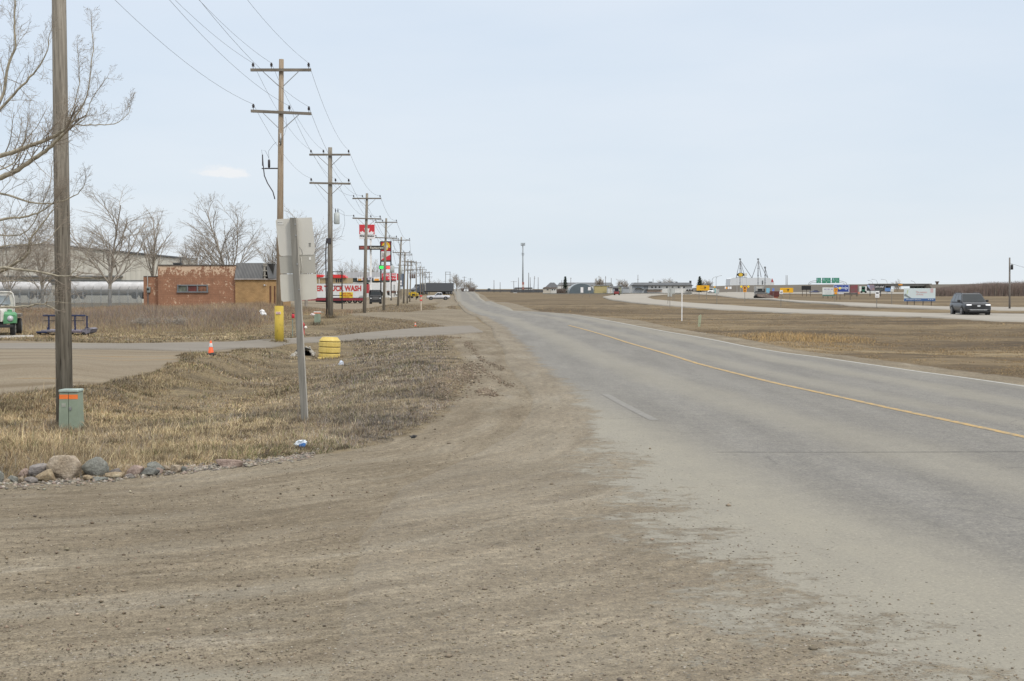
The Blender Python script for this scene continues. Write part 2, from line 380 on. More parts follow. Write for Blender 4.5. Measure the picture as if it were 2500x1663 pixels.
def ground_mat():
    m,nt,b=nodes('ground_earth'); v=coord(nt)
    gc,gh=gravel_color(nt)
    # pale dusty patch right under the photographer
    sep=N(nt,'ShaderNodeSeparateXYZ'); nt.links.new(coord(nt),sep.inputs[0])
    ed=math_(nt,'ADD',math_(nt,'ADD',sep.outputs[1],math_(nt,'MULTIPLY',sep.outputs[0],-.12)),math_(nt,'MULTIPLY',noise(nt,coord(nt,(.8,3,1)),.8,5),-1.5))
    dust=math_(nt,'SUBTRACT',1.0,smooth(nt,ed,6.6,7.3))
    gc=mixc(nt,math_(nt,'MULTIPLY',dust,.8),gc,(.27,.256,.212))
    # yard: lighter tan gravel with rusty bands
    y1=noise(nt,coord(nt,(.10,.75,1),math.radians(4)),1.0,5,.6); ry=ramp(nt,[(.3,(.165,.13,.085)),(.46,(.215,.177,.127)),(.6,(.245,.208,.152)),(.68,(.235,.165,.09)),(.78,(.215,.18,.13))]); nt.links.new(y1,ry.inputs[0])
    yf=noise(nt,v,22,4,.7); ryf=ramp(nt,[(.33,(.7,.69,.68)),(.52,(1,1,1)),(.68,(1.2,1.2,1.2))]); nt.links.new(yf,ryf.inputs[0])
    yc=mixc(nt,.8,ry.outputs[0],ryf.outputs[0],'MULTIPLY')
    # turf
    g1=noise(nt,coord(nt,(.35,.8,1)),.9,6,.65); rg=ramp(nt,[(.3,(.085,.068,.045)),(.45,(.145,.115,.073)),(.58,(.20,.157,.095)),(.72,(.13,.115,.068))]); nt.links.new(g1,rg.inputs[0])
    gf=noise(nt,v,9,5,.75); rgf=ramp(nt,[(.32,(.55,.54,.52)),(.5,(1,1,1)),(.68,(1.4,1.38,1.3))]); nt.links.new(gf,rgf.inputs[0])
    tc=mixc(nt,.8,rg.outputs[0],rgf.outputs[0],'MULTIPLY')
    # mown field across the road: broad streaks
    f1=noise(nt,coord(nt,(.02,.11,1),math.radians(-6)),1.0,7,.62); rf=ramp(nt,[(.36,(.075,.056,.036)),(.46,(.118,.089,.054)),(.54,(.165,.127,.077)),(.64,(.225,.178,.108))]); nt.links.new(f1,rf.inputs[0])
    f2=noise(nt,coord(nt,(.5,1.6,1)),1.0,6,.7); rf2=ramp(nt,[(.34,(.60,.59,.57)),(.5,(1,1,1)),(.66,(1.32,1.31,1.28))]); nt.links.new(f2,rf2.inputs[0])
    fc=mixc(nt,.8,rf.outputs[0],rf2.outputs[0],'MULTIPLY')
    f3=noise(nt,coord(nt,(.008,.03,1)),1.0,3,.5); rf3=ramp(nt,[(.35,(.82,.80,.79)),(.65,(1.12,1.1,1.08))]); nt.links.new(f3,rf3.inputs[0])
    fc=mixc(nt,.9,fc,rf3.outputs[0],'MULTIPLY')
    tc=mixc(nt,attr(nt,'fld'),tc,fc)
    wob=math_(nt,'MULTIPLY',math_(nt,'SUBTRACT',noise(nt,coord(nt,(1,1,1)),1.6,6,.7),.5),1.5)
    fy=smooth(nt,math_(nt,'ADD',attr(nt,'ya'),wob),-.1,.25)
    fg=smooth(nt,math_(nt,'ADD',attr(nt,'gr'),math_(nt,'MULTIPLY',wob,.55)),-.12,.12)
    c=mixc(nt,fy,tc,yc); c=mixc(nt,fg,c,gc)
    nt.links.new(c,b.inputs['Base Color']); b.inputs['Roughness'].default_value=.95; b.inputs['Specular IOR Level'].default_value=.2
    bump(nt,b,gh,1.0,.022)
    return m
def road_mat():
    m,nt,b=nodes('road_asphalt'); v=coord(nt)
    gc,gh=gravel_color(nt); t=attr(nt,'t'); tr=attr(nt,'tr'); lon=attr(nt,'lon')
    a1=noise(nt,coord(nt,(1,.12,1),0.12),1.2,5,.6); ra=ramp(nt,[(.35,(.158,.151,.139)),(.65,(.195,.187,.172))]); nt.links.new(a1,ra.inputs[0])
    fi=noise(nt,v,38,3,.85); rf=ramp(nt,[(.28,(.45,.45,.46)),(.46,(.98,.98,.98)),(.60,(1.10,1.10,1.08)),(.70,(1.9,1.88,1.8))]); nt.links.new(fi,rf.inputs[0])
    c=mixc(nt,.75,ra.outputs[0],rf.outputs[0],'MULTIPLY')
    f5=noise(nt,v,20,3,.8); r5=ramp(nt,[(.34,(.80,.80,.81)),(.5,(1,1,1)),(.66,(1.22,1.21,1.18))]); nt.links.new(f5,r5.inputs[0]); c=mixc(nt,.9,c,r5.outputs[0],'MULTIPLY')
    fi2=noise(nt,v,3,4,.7); rf2=ramp(nt,[(.35,(.93,.93,.94)),(.65,(1.07,1.07,1.05))]); nt.links.new(fi2,rf2.inputs[0]); c=mixc(nt,1,c,rf2.outputs[0],'MULTIPLY')
    wob=math_(nt,'MULTIPLY',math_(nt,'SUBTRACT',noise(nt,coord(nt,(.5,.25,1)),.7,4,.6),.5),1.3)
    tt=math_(nt,'ADD',t,wob)
    def band(x,cen,w,s): # soft dusty strip along the lane
        q=math_(nt,'ABSOLUTE',math_(nt,'SUBTRACT',x,cen)); return math_(nt,'MULTIPLY',math_(nt,'SUBTRACT',1.0,smooth(nt,q,w*.15,w)),s)
    d=math_(nt,'ADD',band(tt,-2.45,1.0,.55),math_(nt,'ADD',band(tt,.95,.7,.45),band(tt,3.0,.8,.55)))
    d=math_(nt,'ADD',d,math_(nt,'MULTIPLY',math_(nt,'SUBTRACT',1.0,smooth(nt,math_(nt,'ADD',t,math_(nt,'MULTIPLY',wob,.5)),-5.9,-4.3)),.95))
    d=math_(nt,'ADD',d,math_(nt,'MULTIPLY',smooth(nt,tr,-1.0,-.1),.55),clamp=True)
    dn=noise(nt,coord(nt,(1,.4,1)),2.5,5,.6); d=math_(nt,'MULTIPLY',d,math_(nt,'ADD',.55,math_(nt,'MULTIPLY',dn,.8)),clamp=True)
    dustc=mixc(nt,.4,(.272,.254,.208),rf.outputs[0],'MULTIPLY')
    c=mixc(nt,math_(nt,'MULTIPLY',d,.85),c,dustc)
    # fine branching cracks
    wv=N(nt,'ShaderNodeTexVoronoi'); wv.feature='DISTANCE_TO_EDGE'; wv.inputs['Scale'].default_value=.22
    dv=N(nt,'ShaderNodeVectorMath'); dv.operation='ADD'; nt.links.new(v,dv.inputs[0]); nt.links.new(noise(nt,v,1.1,5,.7,'Color'),dv.inputs[1]); nt.links.new(dv.outputs[0],wv.inputs['Vector'])
    ck=math_(nt,'MULTIPLY',math_(nt,'LESS_THAN',wv.outputs['Distance'],.0035),smooth(nt,noise(nt,v,.25,2),.48,.6)); c=mixc(nt,math_(nt,'MULTIPLY',ck,.42),c,(.09,.085,.08))
    # gravel dragged in from the lot: ragged streaks lying across the road edge
    st=noise(nt,coord(nt,(.75,.85,1),math.radians(-5)),1.0,6,.62)
    st2=noise(nt,coord(nt,(3.5,4.5,1),math.radians(-8)),1.3,6,.75)
    edge=attr(nt,'gv')
    g=math_(nt,'ADD',edge,math_(nt,'ADD',math_(nt,'MULTIPLY',math_(nt,'SUBTRACT',st,.5),4.0),math_(nt,'MULTIPLY',math_(nt,'SUBTRACT',st2,.5),3.6)))
    fg=smooth(nt,g,-.3,.42)
    c=mixc(nt,math_(nt,'MULTIPLY',fg,.93),c,gc)
    # loose stones swept onto the pavement
    vo=N(nt,'ShaderNodeTexVoronoi'); vo.inputs['Scale'].default_value=17; nt.links.new(v,vo.inputs['Vector'])
    sp=N(nt,'ShaderNodeSeparateColor'); nt.links.new(vo.outputs['Color'],sp.inputs[0])
    near=math_(nt,'MULTIPLY',smooth(nt,edge,-2.0,.3),noise(nt,v,1.5,2))
    thr=math_(nt,'SUBTRACT',1.0,math_(nt,'MULTIPLY',near,.75))
    stn=math_(nt,'MULTIPLY',math_(nt,'GREATER_THAN',sp.outputs[0],thr),math_(nt,'LESS_THAN',vo.outputs['Distance'],.23))
    c=mixc(nt,math_(nt,'MULTIPLY',stn,.7),c,(.13,.12,.10))
    nt.links.new(c,b.inputs['Base Color']); b.inputs['Roughness'].default_value=.85; b.inputs['Specular IOR Level'].default_value=.25
    hh=math_(nt,'ADD',math_(nt,'MULTIPLY',fi,.35),math_(nt,'MULTIPLY',fg,math_(nt,'MULTIPLY',gh,1.0)))
    bump(nt,b,hh,.8,.012)
    return m
def strip(name,left,right,mat,off,dense=None,ncross=16,skirt=True,attrs=None):
    """a sheet draped over the ground between two edge lines with matching stations"""
    Lp=np.array(left,float);Rp=np.array(right,float)
    mid=(Lp+Rp)/2; s=np.concatenate([[0],np.cumsum(np.hypot(*np.diff(mid,axis=0).T))])
    q=[0.0]
    while q[-1]<s[-1]:
        yy=np.interp(q[-1],s,np.hypot(mid[:,0],mid[:,1])); q.append(q[-1]+max(.35,yy*.012))
    q[-1]=s[-1]; q=np.array(q)
    lx=np.interp(q,s,Lp[:,0]);ly=np.interp(q,s,Lp[:,1]);rx=np.interp(q,s,Rp[:,0]);ry=np.interp(q,s,Rp[:,1])
    w=(np.concatenate([[0,.012],np.linspace(.03,.97,ncross-3),[.988,1]]) if skirt and ncross>5 else np.linspace(0,1,ncross+1))[None,:]
    X=lx[:,None]*(1-w)+rx[:,None]*w; Y=ly[:,None]*(1-w)+ry[:,None]*w
    X=X.ravel();Y=Y.ravel(); D=np.hypot(X,Y)
    Z=terr_np(X,Y)+off+np.maximum(0,D-20)*.0006*(off/.02)
    if skirt:
        e=np.zeros((len(q),ncross+1)); e[:,0]=e[:,-1]=1; Z=Z-e.ravel()*(.06+D*.0006)
    n=ncross+1; i=np.arange(len(q)-1)[:,None]*n; j=np.arange(ncross)[None,:]
    Fc=np.stack([i+j,i+j+1,i+n+j+1,i+n+j],-1).reshape(-1,4)
    at=attrs(X,Y) if attrs else None
    o=npmesh(name,np.stack([X,Y,Z],1),Fc,4,mat,smooth=True,attrs=at)
    return o
def build_setting():
    ground()
    def ra(X,Y):
        l,c,r=road_at(Y); l=l-np.interp(Y,(14,20,26,45),(3,1.1,.3,0))
        lin=np.interp(Y,[8,13,16,22,30,40,60],[-7.35,-7.1,-6.85,-6.35,-5.65,-5.15,-4.95])   # inner edge of the dragged gravel, metres from the yellow line
        return {'arc':('FLOAT',arcdist(X,Y)),'t':('FLOAT',X-c),'tr':('FLOAT',X-r),'lon':('FLOAT',Y),'gv':('FLOAT',lin-(X-c)+3.2*np.clip(1-(X-l)/1.6,0,1)**1.5)}
    q=np.concatenate([np.arange(-60,120,3.0),RA[RA[:,0]>=120][:,0]])
    L=[(road_at(y)[0]-np.interp(y,(14,20,26,45),(3,1.1,.3,0)),y) for y in q]; R=[(road_at(y)[2],y) for y in q]
    tag(strip('road',L,R,road_mat(),.02,ncross=26,attrs=ra),kind='structure')
    ymat=mt('yellow_line_paint',(.21,.185,.14),.8,.1,c2=(.43,.285,.105),scale=7,lo=.38,hi=.55)
    ys=np.arange(-20,82,3.0); cc=lambda y:road_at(y)[1]
    tag(strip('yellow_road_line',[(cc(y)-.075,y) for y in ys],[(cc(y)+.075,y) for y in ys],ymat,.024,ncross=2,skirt=False),kind='structure')
    wmat=mt('white_line_paint',(.170,.163,.149),.8,.1,c2=(.215,.206,.187),scale=7,lo=.35,hi=.65)
    ys=np.arange(24,130,3.0)
    emat=mt('far_edge_paint',(.27,.262,.24),.8,.1,c2=(.40,.39,.36),scale=5,lo=.3,hi=.6)
    tag(strip('white_edge_line',[(road_at(y)[2]-.35,y) for y in ys],[(road_at(y)[2]-.2,y) for y in ys],emat,.0235,ncross=2,skirt=False),kind='structure')
    a=gp(1600,1029);b=gp(1478,965)
    tag(strip('worn_white_dash',[(a.x-.1,a.y),(b.x-.1,b.y)],[(a.x+.06,a.y),(b.x+.06,b.y)],wmat,.0235,ncross=2,skirt=False),kind='structure')
    c=mt('crack_tar',(.125,.12,.112),.9,0,scale=3,c2=(.185,.177,.163),lo=.4,hi=.6)
    tag(strip('road_crack',[(gp(1750,1108).x,gp(1750,1108).y),(gp(2600,1107).x,gp(2600,1107).y)],[(gp(1750,1107.45).x,gp(1750,1107.45).y),(gp(2600,1106.45).x,gp(2600,1106.45).y)],c,.0235,ncross=1,skirt=False),kind='structure')
    # driveway
    dm,nt,bb=nodes('driveway_asphalt'); v=coord(nt)
    r=ramp(nt,[(.3,(.165,.145,.118)),(.7,(.215,.192,.16))]); nt.links.new(noise(nt,coord(nt,(.25,.9,1)),1,5,.6),r.inputs[0])
    rf=ramp(nt,[(.3,(.8,.8,.8)),(.7,(1.15,1.15,1.15))]); nt.links.new(noise(nt,v,25,4,.7),rf.inputs[0])
    nt.links.new(mixc(nt,1,r.outputs[0],rf.outputs[0],'MULTIPLY'),bb.inputs['Base Color']); bb.inputs['Roughness'].default_value=.9
    far=gpl([(-300,840),(0,840),(330,840.5),(480,838),(671,829.5),(828,821.5),(1002,804),(1080,799.5),(1150,797)])
    nea=gpl([(-300,853),(0,853),(330,855),(480,859),(619,851),(776,838),(932,829),(1089,819),(1180,812)])
    tag(strip('driveway',nea,far,dm,.02,ncross=8),kind='structure')
    # concrete-pale ramps across the field
    rm,nt,bb=nodes('ramp_pavement')
    r=ramp(nt,[(.3,(.265,.242,.205)),(.7,(.325,.30,.26))]); nt.links.new(noise(nt,coord(nt,(.05,.2,1)),1,5,.6),r.inputs[0])
    nt.links.new(r.outputs[0],bb.inputs['Base Color']); bb.inputs['Roughness'].default_value=.9
    up=[(2900,770),(2500,769.5),(2307,768),(2129,763),(1950,758),(1820,750.5),(1747,746),(1662,740),(1598,734),(1577,728),(1590,724),(1620,721),(1662,719),(1747,717.4)]
    lo=[(2900,795),(2500,787),(2333,779.5),(2155,773),(1950,766.5),(1830,760.5),(1747,757),(1632,748),(1540,740),(1485,732),(1471,727),(1503,722),(1577,718),(1747,715.3)]
    tag(strip('highway_ramp',gpl(lo),gpl(up),rm,.03,ncross=10),kind='structure')
    lo=[(2900,766),(2500,759.5),(2300,757),(2173,752),(2069,747.6),(1950,739.8),(1874,733),(1800,729.3),(1747,722),(1690,719.2)]
    up=[(2900,759),(2500,753.5),(2300,751.2),(2202,747.6),(2054,741),(1950,736.5),(1900,733.0),(1850,722),(1842,716.8),(1800,715.2)]
    tag(strip('side_ramp',gpl(lo),gpl(up),rm,.03,ncross=10),kind='structure')
    tag(strip('underpass_road',gpl([(1840,718),(2050,718),(2270,718.3)]),gpl([(1840,716.3),(2050,716),(2270,716)]),rm,.03,ncross=4),kind='structure')
    pm=mt('yard_slab',(.38,.36,.33),.9,.1,scale=2)
    tag(strip('concrete_pad',gpl([(-200,830),(82,826)]),gpl([(-200,820),(82,822)]),pm,.04,ncross=3),kind='structure')
    # embankment of the overpass
    em,nt,bb=nodes('embankment_grass')
    r=ramp(nt,[(.3,(.095,.085,.072)),(.7,(.14,.125,.105))]); nt.links.new(noise(nt,coord(nt,(.02,.02,.2)),1,6,.65),r.inputs[0])
    nt.links.new(r.outputs[0],bb.inputs['Base Color']); bb.inputs['Roughness'].default_value=1
    B=[]; d=700.0
    mb=MB()
    def bank(xs,d):
        rings=[]
        for px,yt in xs:
            t=pt(px,yt,d); g=terr(t.x,d-14)-.6
            rings.append([(t.x,d-16,g),(t.x,d-5,t.z-.25),(t.x,d-4,t.z),(t.x,d+10,t.z),(t.x,d+24,g)])
        mb.loft(rings,smooth=False)
    bank([(1640,712),(1680,706),(1720,700),(1800,696.5),(1900,696),(1960,695),(2060,694.3),(2150,694.3)],d)
    tag(mb.build('embankment_slope',em),kind='structure')
    mb=MB(); bank([(2262,694.5),(2330,694),(2420,693),(2600,692),(2900,692)],d)
    tag(mb.build('embankment_slope',em),kind='structure')

def sky():
    SUN_EL,SUN_AZ=math.radians(46),math.radians(140)   # azimuth clockwise from +Y: sun behind, to the right
    w=bpy.data.worlds.new('World'); SC.world=w; w.use_nodes=True; nt=w.node_tree
    for n in list(nt.nodes): nt.nodes.remove(n)
    out=N(nt,'ShaderNodeOutputWorld'); mx=N(nt,'ShaderNodeMixShader'); b1=N(nt,'ShaderNodeBackground'); b2=N(nt,'ShaderNodeBackground')
    st=N(nt,'ShaderNodeTexSky'); st.sky_type='NISHITA'; st.sun_disc=False; st.sun_elevation=SUN_EL; st.sun_rotation=SUN_AZ; st.dust_density=2.0
    nt.links.new(st.outputs[0],b1.inputs[0]); b1.inputs[1].default_value=.12
    tc=N(nt,'ShaderNodeTexCoord'); sep=N(nt,'ShaderNodeSeparateXYZ'); nt.links.new(tc.outputs['Generated'],sep.inputs[0])
    mp=N(nt,'ShaderNodeMapping'); mp.inputs['Scale'].default_value=(1.5,1.5,7); mp.inputs['Rotation'].default_value=(.15,.1,0); nt.links.new(tc.outputs['Generated'],mp.inputs[0])
    n1=noise(nt,mp.outputs[0],1.6,5,.5)
    # thin high overcast: paler to the horizon, faint streaks
    r=ramp(nt,[(.0,(.855,.92,.975)),(.03,(.80,.875,.95)),(.10,(.755,.84,.94)),(.22,(.745,.835,.95)),(.5,(.66,.75,.88))]); nt.links.new(sep.outputs[2],r.inputs[0])
    rn=ramp(nt,[(.33,(.935,.96,.98)),(.67,(1.065,1.04,1.018))]); nt.links.new(n1,rn.inputs[0])
    c=mixc(nt,1,r.outputs[0],rn.outputs[0],'MULTIPLY')
    # the one small bright cloud
    cd=Vector(((555-1250)/F,1,(705-427)/F)).normalized()
    dx=math_(nt,'MULTIPLY',math_(nt,'SUBTRACT',sep.outputs[0],cd.x),1/.0225); dz=math_(nt,'MULTIPLY',math_(nt,'SUBTRACT',sep.outputs[2],cd.z),1/.0066)
    dzp=math_(nt,'MAXIMUM',dz,math_(nt,'MULTIPLY',dz,-2.6))
    r2=math_(nt,'SQRT',math_(nt,'ADD',math_(nt,'MULTIPLY',dx,dx),math_(nt,'MULTIPLY',dzp,dzp)))
    mp2=N(nt,'ShaderNodeMapping'); mp2.inputs['Scale'].default_value=(60,60,110); nt.links.new(tc.outputs['Generated'],mp2.inputs[0])
    r2=math_(nt,'ADD',r2,math_(nt,'MULTIPLY',math_(nt,'SUBTRACT',noise(nt,mp2.outputs[0],1.1,7,.68),.5),2.0))
    cm=math_(nt,'SUBTRACT',1.0,smooth(nt,r2,.45,1.1)); fy=math_(nt,'GREATER_THAN',sep.outputs[1],0.0)
    c=mixc(nt,math_(nt,'MULTIPLY',math_(nt,'MULTIPLY',cm,fy),.95),c,(.93,.935,.955))
    # overcast brightens towards the zenith
    zf=math_(nt,'MULTIPLY',smooth(nt,sep.outputs[2],.20,.85),1.15); zc=mixc(nt,smooth(nt,sep.outputs[2],.22,.6),c,(.80,.80,.79))
    nt.links.new(zc,b2.inputs[0]); nt.links.new(math_(nt,'ADD',zf,1.0),b2.inputs[1])
    mx.inputs[0].default_value=.88
    nt.links.new(b1.outputs[0],mx.inputs[1]); nt.links.new(b2.outputs[0],mx.inputs[2]); nt.links.new(mx.outputs[0],out.inputs[0])
    s=bpy.data.lights.new('sun','SUN'); s.energy=1.5; s.angle=math.radians(10); s.color=(1,.92,.80)
    o=bpy.data.objects.new('sun',s); COL.objects.link(o)
    dirv=Vector((math.sin(SUN_AZ)*math.cos(SUN_EL),math.cos(SUN_AZ)*math.cos(SUN_EL),math.sin(SUN_EL)))
    o.rotation_euler=dirv.to_track_quat('Z','Y').to_euler()
    cam=bpy.data.cameras.new('camera'); co=bpy.data.objects.new('camera',cam); COL.objects.link(co)
    cam.sensor_width=36; cam.lens=36*F/2500; cam.clip_end=20000; cam.clip_start=.1
    co.location=(0,0,H); co.rotation_euler=(math.pi/2-PITCH,0,0); SC.camera=co
    vs=SC.view_settings; vs.view_transform='Standard'; vs.look='None'; vs.exposure=0; vs.gamma=1
# ============================================================ BARE TREES
def segmesh(name,segs,k,mat,parent=None,label=None):
    S=np.array(segs,float)  # x0 y0 z0 x1 y1 z1 r0 r1
    A=S[:,0:3];B=S[:,3:6];T=B-A; L=np.linalg.norm(T,axis=1,keepdims=True)+1e-9; T=T/L; B=B+T*S[:,6:7]*.3
    ref=np.where(np.abs(T[:,2:3])<.9,np.array([[0,0,1.]]),np.array([[1.,0,0]]))
    U=np.cross(T,ref);U/=np.linalg.norm(U,axis=1,keepdims=True)+1e-9; W=np.cross(T,U)
    V=[]
    for P,r in ((A,S[:,6:7]),(B,S[:,7:8])):
        for i in range(k):
            a=2*math.pi*i/k; V.append(P+(U*math.cos(a)+W*math.sin(a))*r)
    V=np.stack(V,1); n=len(S)   # n,2k,3
    base=np.arange(n)[:,None]*2*k
    Fc=np.stack([np.stack([base[:,0]+i,base[:,0]+(i+1)%k,base[:,0]+k+(i+1)%k,base[:,0]+k+i],1) for i in range(k)],1).reshape(-1,4)
    o=npmesh(name,V.reshape(-1,3),Fc,4,mat,parent,smooth=k>3)
    if label:o['label']=label
    return o
def rv(rng): 
    return Vector((rng.gauss(0,1),rng.gauss(0,1),rng.gauss(0,1))).normalized()
def twigs(segs,p,d,length,r,lev,rng,P):
    """one limb with side shoots; P: up, kids, rmin, wig"""
    n=5 if lev<2 else (4 if lev<3 else 3)
    q=p.copy();dr=d.normalized();step=length/n;pts=[(q.copy(),dr.copy(),r)]
    for i in range(n):
        dr=(dr+rv(rng)*P['wig']+Vector((0,0,P['up']))).normalized()
        r1=max(P['rmin'],r*(1-.62*(i+1)/n)); q1=q+dr*step
        segs.append((*q,*q1,max(P['rmin'],r*(1-.62*i/n)),r1)); q=q1; pts.append((q.copy(),dr.copy(),r1))
    if lev>=P['max']: return
    kids=P['kids'][min(lev,len(P['kids'])-1)]
    for c in range(kids):
        t=(c+.6+rng.random()*.5)/kids*(n-.3)*.88+n*.1; i=min(int(t),n-1); f=t-i
        a=pts[i][0].lerp(pts[i+1][0],f); dd=pts[i][1]
        side=dd.cross(rv(rng)).normalized(); ang=math.radians(rng.uniform(*P['ang']))
        nd=(dd*math.cos(ang)+side*math.sin(ang)).normalized()
        twigs(segs,a,nd,length*rng.uniform(*P['ratio'])*(1.05-.45*t/n),pts[i][2]*rng.uniform(.5,.72),lev+1,rng,P)
def bark(): return mt('grey_bark',(.28,.25,.215),.9,.3,scale=5,stretch=(3,3,.6),bmp=.01)
def twigm(): return mt('twig_bark',(.35,.315,.275),.9,.2,scale=2)
def bare_tree(label,px,base,top,d,wpx,seed,group='bare trees standing in rows',detail=4,name='bare_tree',rt=None,kids=None,trunk=.22,cat='tree',sink=0):
    rng=random.Random(seed); b=pt(px,base,d); z0=terr(b.x,d)-sink; h=pt(px,top,d).z-z0; w=wpx*d/F
    e=empty(name,(b.x,d,z0),0,label,cat,group)
    r0=rt or h*.019; T=[];S=[]
    rmin=d*.000042
    P=dict(up=.045,kids=kids or (6,5,4,3),rmin=rmin,wig=.13,ang=(20,48),ratio=(.40,.66),max=detail)
    th=h*trunk; q=Vector((0,0,-.1)); lean=Vector((rng.uniform(-.05,.05),rng.uniform(-.05,.05),1))
    for i in range(3):
        q1=q+lean.normalized()*(th+.1)/3; T.append((*q,*q1,r0*(1-.1*i),r0*(1-.1*(i+1)))); q=q1
    nl=rng.choice((6,7)); spread=w/2/(h*(1-trunk))*1.1
    for i in range(nl):
        an=2*math.pi*i/nl+rng.uniform(-.4,.4)
        k=rng.uniform(.45,1.25); dirv=Vector((math.cos(an)*spread*k*1.15,math.sin(an)*spread*k,1)).normalized()
        qb=q.copy(); qb.z-=th*rng.uniform(0,.25)
        twigs(S,qb,dirv,h*(1-trunk)*rng.uniform(.72,.96)*(1.08-.18*k),r0*rng.uniform(.34,.5),0,rng,P)
    twigs(S,q,Vector((rng.uniform(-.1,.1),0,1)),h*(1-trunk)*.97,r0*.6,0,rng,P)
    # scale the crown to the measured height and width
    A=np.array(S); zs=A[:,[2,5]]; zm=np.percentile(zs,99.7); kz=(h-th)/max(.1,zm-th)
    A[:,[2,5]]=th+(zs-th)*np.where(zs>th,kz,1); xm=np.percentile(np.abs(A[:,[0,3]][zs>th+.3*(h-th)]),86 if detail>2 else 95); kx=min(2.6,max(.5,(w/2)/xm)); A[:,[0,3]]*=kx; A[:,[1,4]]*=kx
    segmesh('trunk',T,7,bark(),e); segmesh('crown',A,3 if d>60 else 4,twigm(),e)
    return e

def near_tree():
    rng=random.Random(11); D=25.2
    e=empty('bare_tree',(-12.6,D+.6,terr(-12.6,D+.6)-.1),0,'large bare poplar at the left edge, pale limbs reaching across the nearest pole','tree')
    o=e.location.copy(); T=[];S=[];X=[]
    tp=[(-12.6,.0),(-12.55,2.0),(-12.4,4.5),(-12.2,7.5),(-12.0,10.5)]
    for i in range(4):
        T.append((tp[i][0]-o.x,0,tp[i][1]-0,tp[i+1][0]-o.x,0,tp[i+1][1],.26-.045*i,.26-.045*(i+1)))
    def limb(pts,r0,r1,dep,kids,twl,tw0=.3):
        r0*=.72; r1*=.75
        q=[pt(a,b,D+dep*i/(len(pts)-1))-o for i,(a,b) in enumerate(pts)]
        # smooth it and add wiggle
        qq=[]
        for i in range(len(q)-1):
            for s in range(4):
                t=s/4; p0=q[max(i-1,0)];p1=q[i];p2=q[i+1];p3=q[min(i+2,len(q)-1)]
                qq.append(.5*((2*p1)+(p2-p0)*t+(2*p0-5*p1+4*p2-p3)*t*t+(3*p1-p0-3*p2+p3)*t**3)+rv(rng)*.012)
        qq.append(q[-1]); n=len(qq)-1
        for i in range(n):
            a=r0+(r1-r0)*i/n;b=r0+(r1-r0)*(i+1)/n; X.append((*qq[i],*qq[i+1],a,b))
        segmesh('limb',X[-n:],6,mt('pale_limb_bark',(.36,.325,.25),.9,.3,scale=9,bmp=.004),e)
        P=dict(up=.05,kids=(6,5,4),rmin=.0017,wig=.20,ang=(28,68),ratio=(.42,.66),max=3)
        kids=int(kids*1.35)
        for c in range(kids):
            t=(tw0+(1-tw0)*(c+rng.random())/kids)*n; i=min(int(t),n-1); a=qq[i].lerp(qq[i+1],t-i); dd=(qq[i+1]-qq[i]).normalized()
            side=(Vector((0,rng.uniform(-.8,.8),1 if rng.random()<.72 else -1))).normalized(); ang=math.radians(rng.uniform(30,65))
            nd=(dd*math.cos(ang)+side*math.sin(ang)).normalized(); rr=(r0+(r1-r0)*t/n)
            twigs(S,a,nd,twl*rng.uniform(.55,1.15)*(1.1-.5*t/n),max(.0036,rr*.30),1,rng,P)
        twigs(S,qq[-1],(qq[-1]-qq[-2]).normalized(),twl*.5,r1,1,rng,P)
    limb([(-280,520),(-120,420),(0,382),(54,364),(125,336),(160,314)],.075,.034,-1,9,1.25,.35)
    limb([(160,314),(196,268),(214,221),(228,118),(223,60)],.026,.006,-.1,11,.62,.1)
    limb([(160,314),(182,306),(232,305),(279,303),(307,285),(318,262)],.022,.005,.2,10,.5,.12)
    limb([(160,314),(186,236),(194,180),(188,120)],.016,.005,-.3,8,.55,.1)
    limb([(-280,600),(-120,480),(0,434),(43,414),(93,382),(125,357),(157,325)],.085,.032,-1.1,10,1.15,.35)
    limb([(157,328),(176,310),(206,290),(226,240),(262,188)],.018,.005,-.2,8,.5,.1)
    limb([(-260,440),(-100,360),(0,268),(43,221),(82,179),(111,136),(121,84)],.05,.008,-.8,12,.75,.3)
    limb([(-260,400),(-60,330),(0,250),(21,154),(36,118),(36,36),(38,-40)],.05,.015,-.4,13,.75,.3)
    limb([(-240,300),(-90,180),(-30,60),(10,-40)],.04,.012,-.6,12,.9,.2)
    limb([(-270,560),(-100,500),(0,473),(71,493),(129,496),(180,480),(206,452)],.042,.007,-.7,12,.72,.3)
    limb([(-270,620),(-100,580),(0,538),(59,529),(100,516),(130,494)],.05,.012,-.5,11,.8,.3)
    limb([(-270,760),(-100,700),(0,664),(40,640),(64,624),(73,588),(92,560),(129,514)],.055,.014,-.6,13,.75,.35)
    limb([(-270,720),(-90,680),(0,655),(20,655),(88,664),(141,674),(172,674)],.055,.018,-.9,12,.8,.35)
    limb([(172,674),(186,656),(204,640),(225,590)],.014,.004,-.1,6,.45,.1)
    limb([(172,674),(215,678),(250,684)],.012,.004,0,4,.35,.1)
    limb([(-260,790),(-90,755),(0,750),(59,749),(88,743),(108,744),(133,755)],.042,.012,-.8,7,.5,.3)
    limb([(108,743),(118,737),(150,738),(190,742)],.016,.004,-.2,5,.35,.1)
    limb([(-200,640),(-60,620),(10,600),(60,598),(110,590),(140,560)],.03,.007,.4,12,.75,.25)
    limb([(-200,520),(-60,560),(20,575),(70,560),(115,470),(128,400)],.03,.006,.3,11,.75,.25)
    limb([(-220,480),(-60,430),(30,400),(60,340),(70,280)],.03,.006,.6,11,.8,.2)
    limb([(-200,700),(-60,690),(30,686),(90,690),(120,700)],.022,.005,.6,8,.5,.2)
    segmesh('trunk',T,10,mt('poplar_bark',(.30,.27,.20),.9,.3,scale=4,stretch=(3,3,.8),bmp=.02),e)
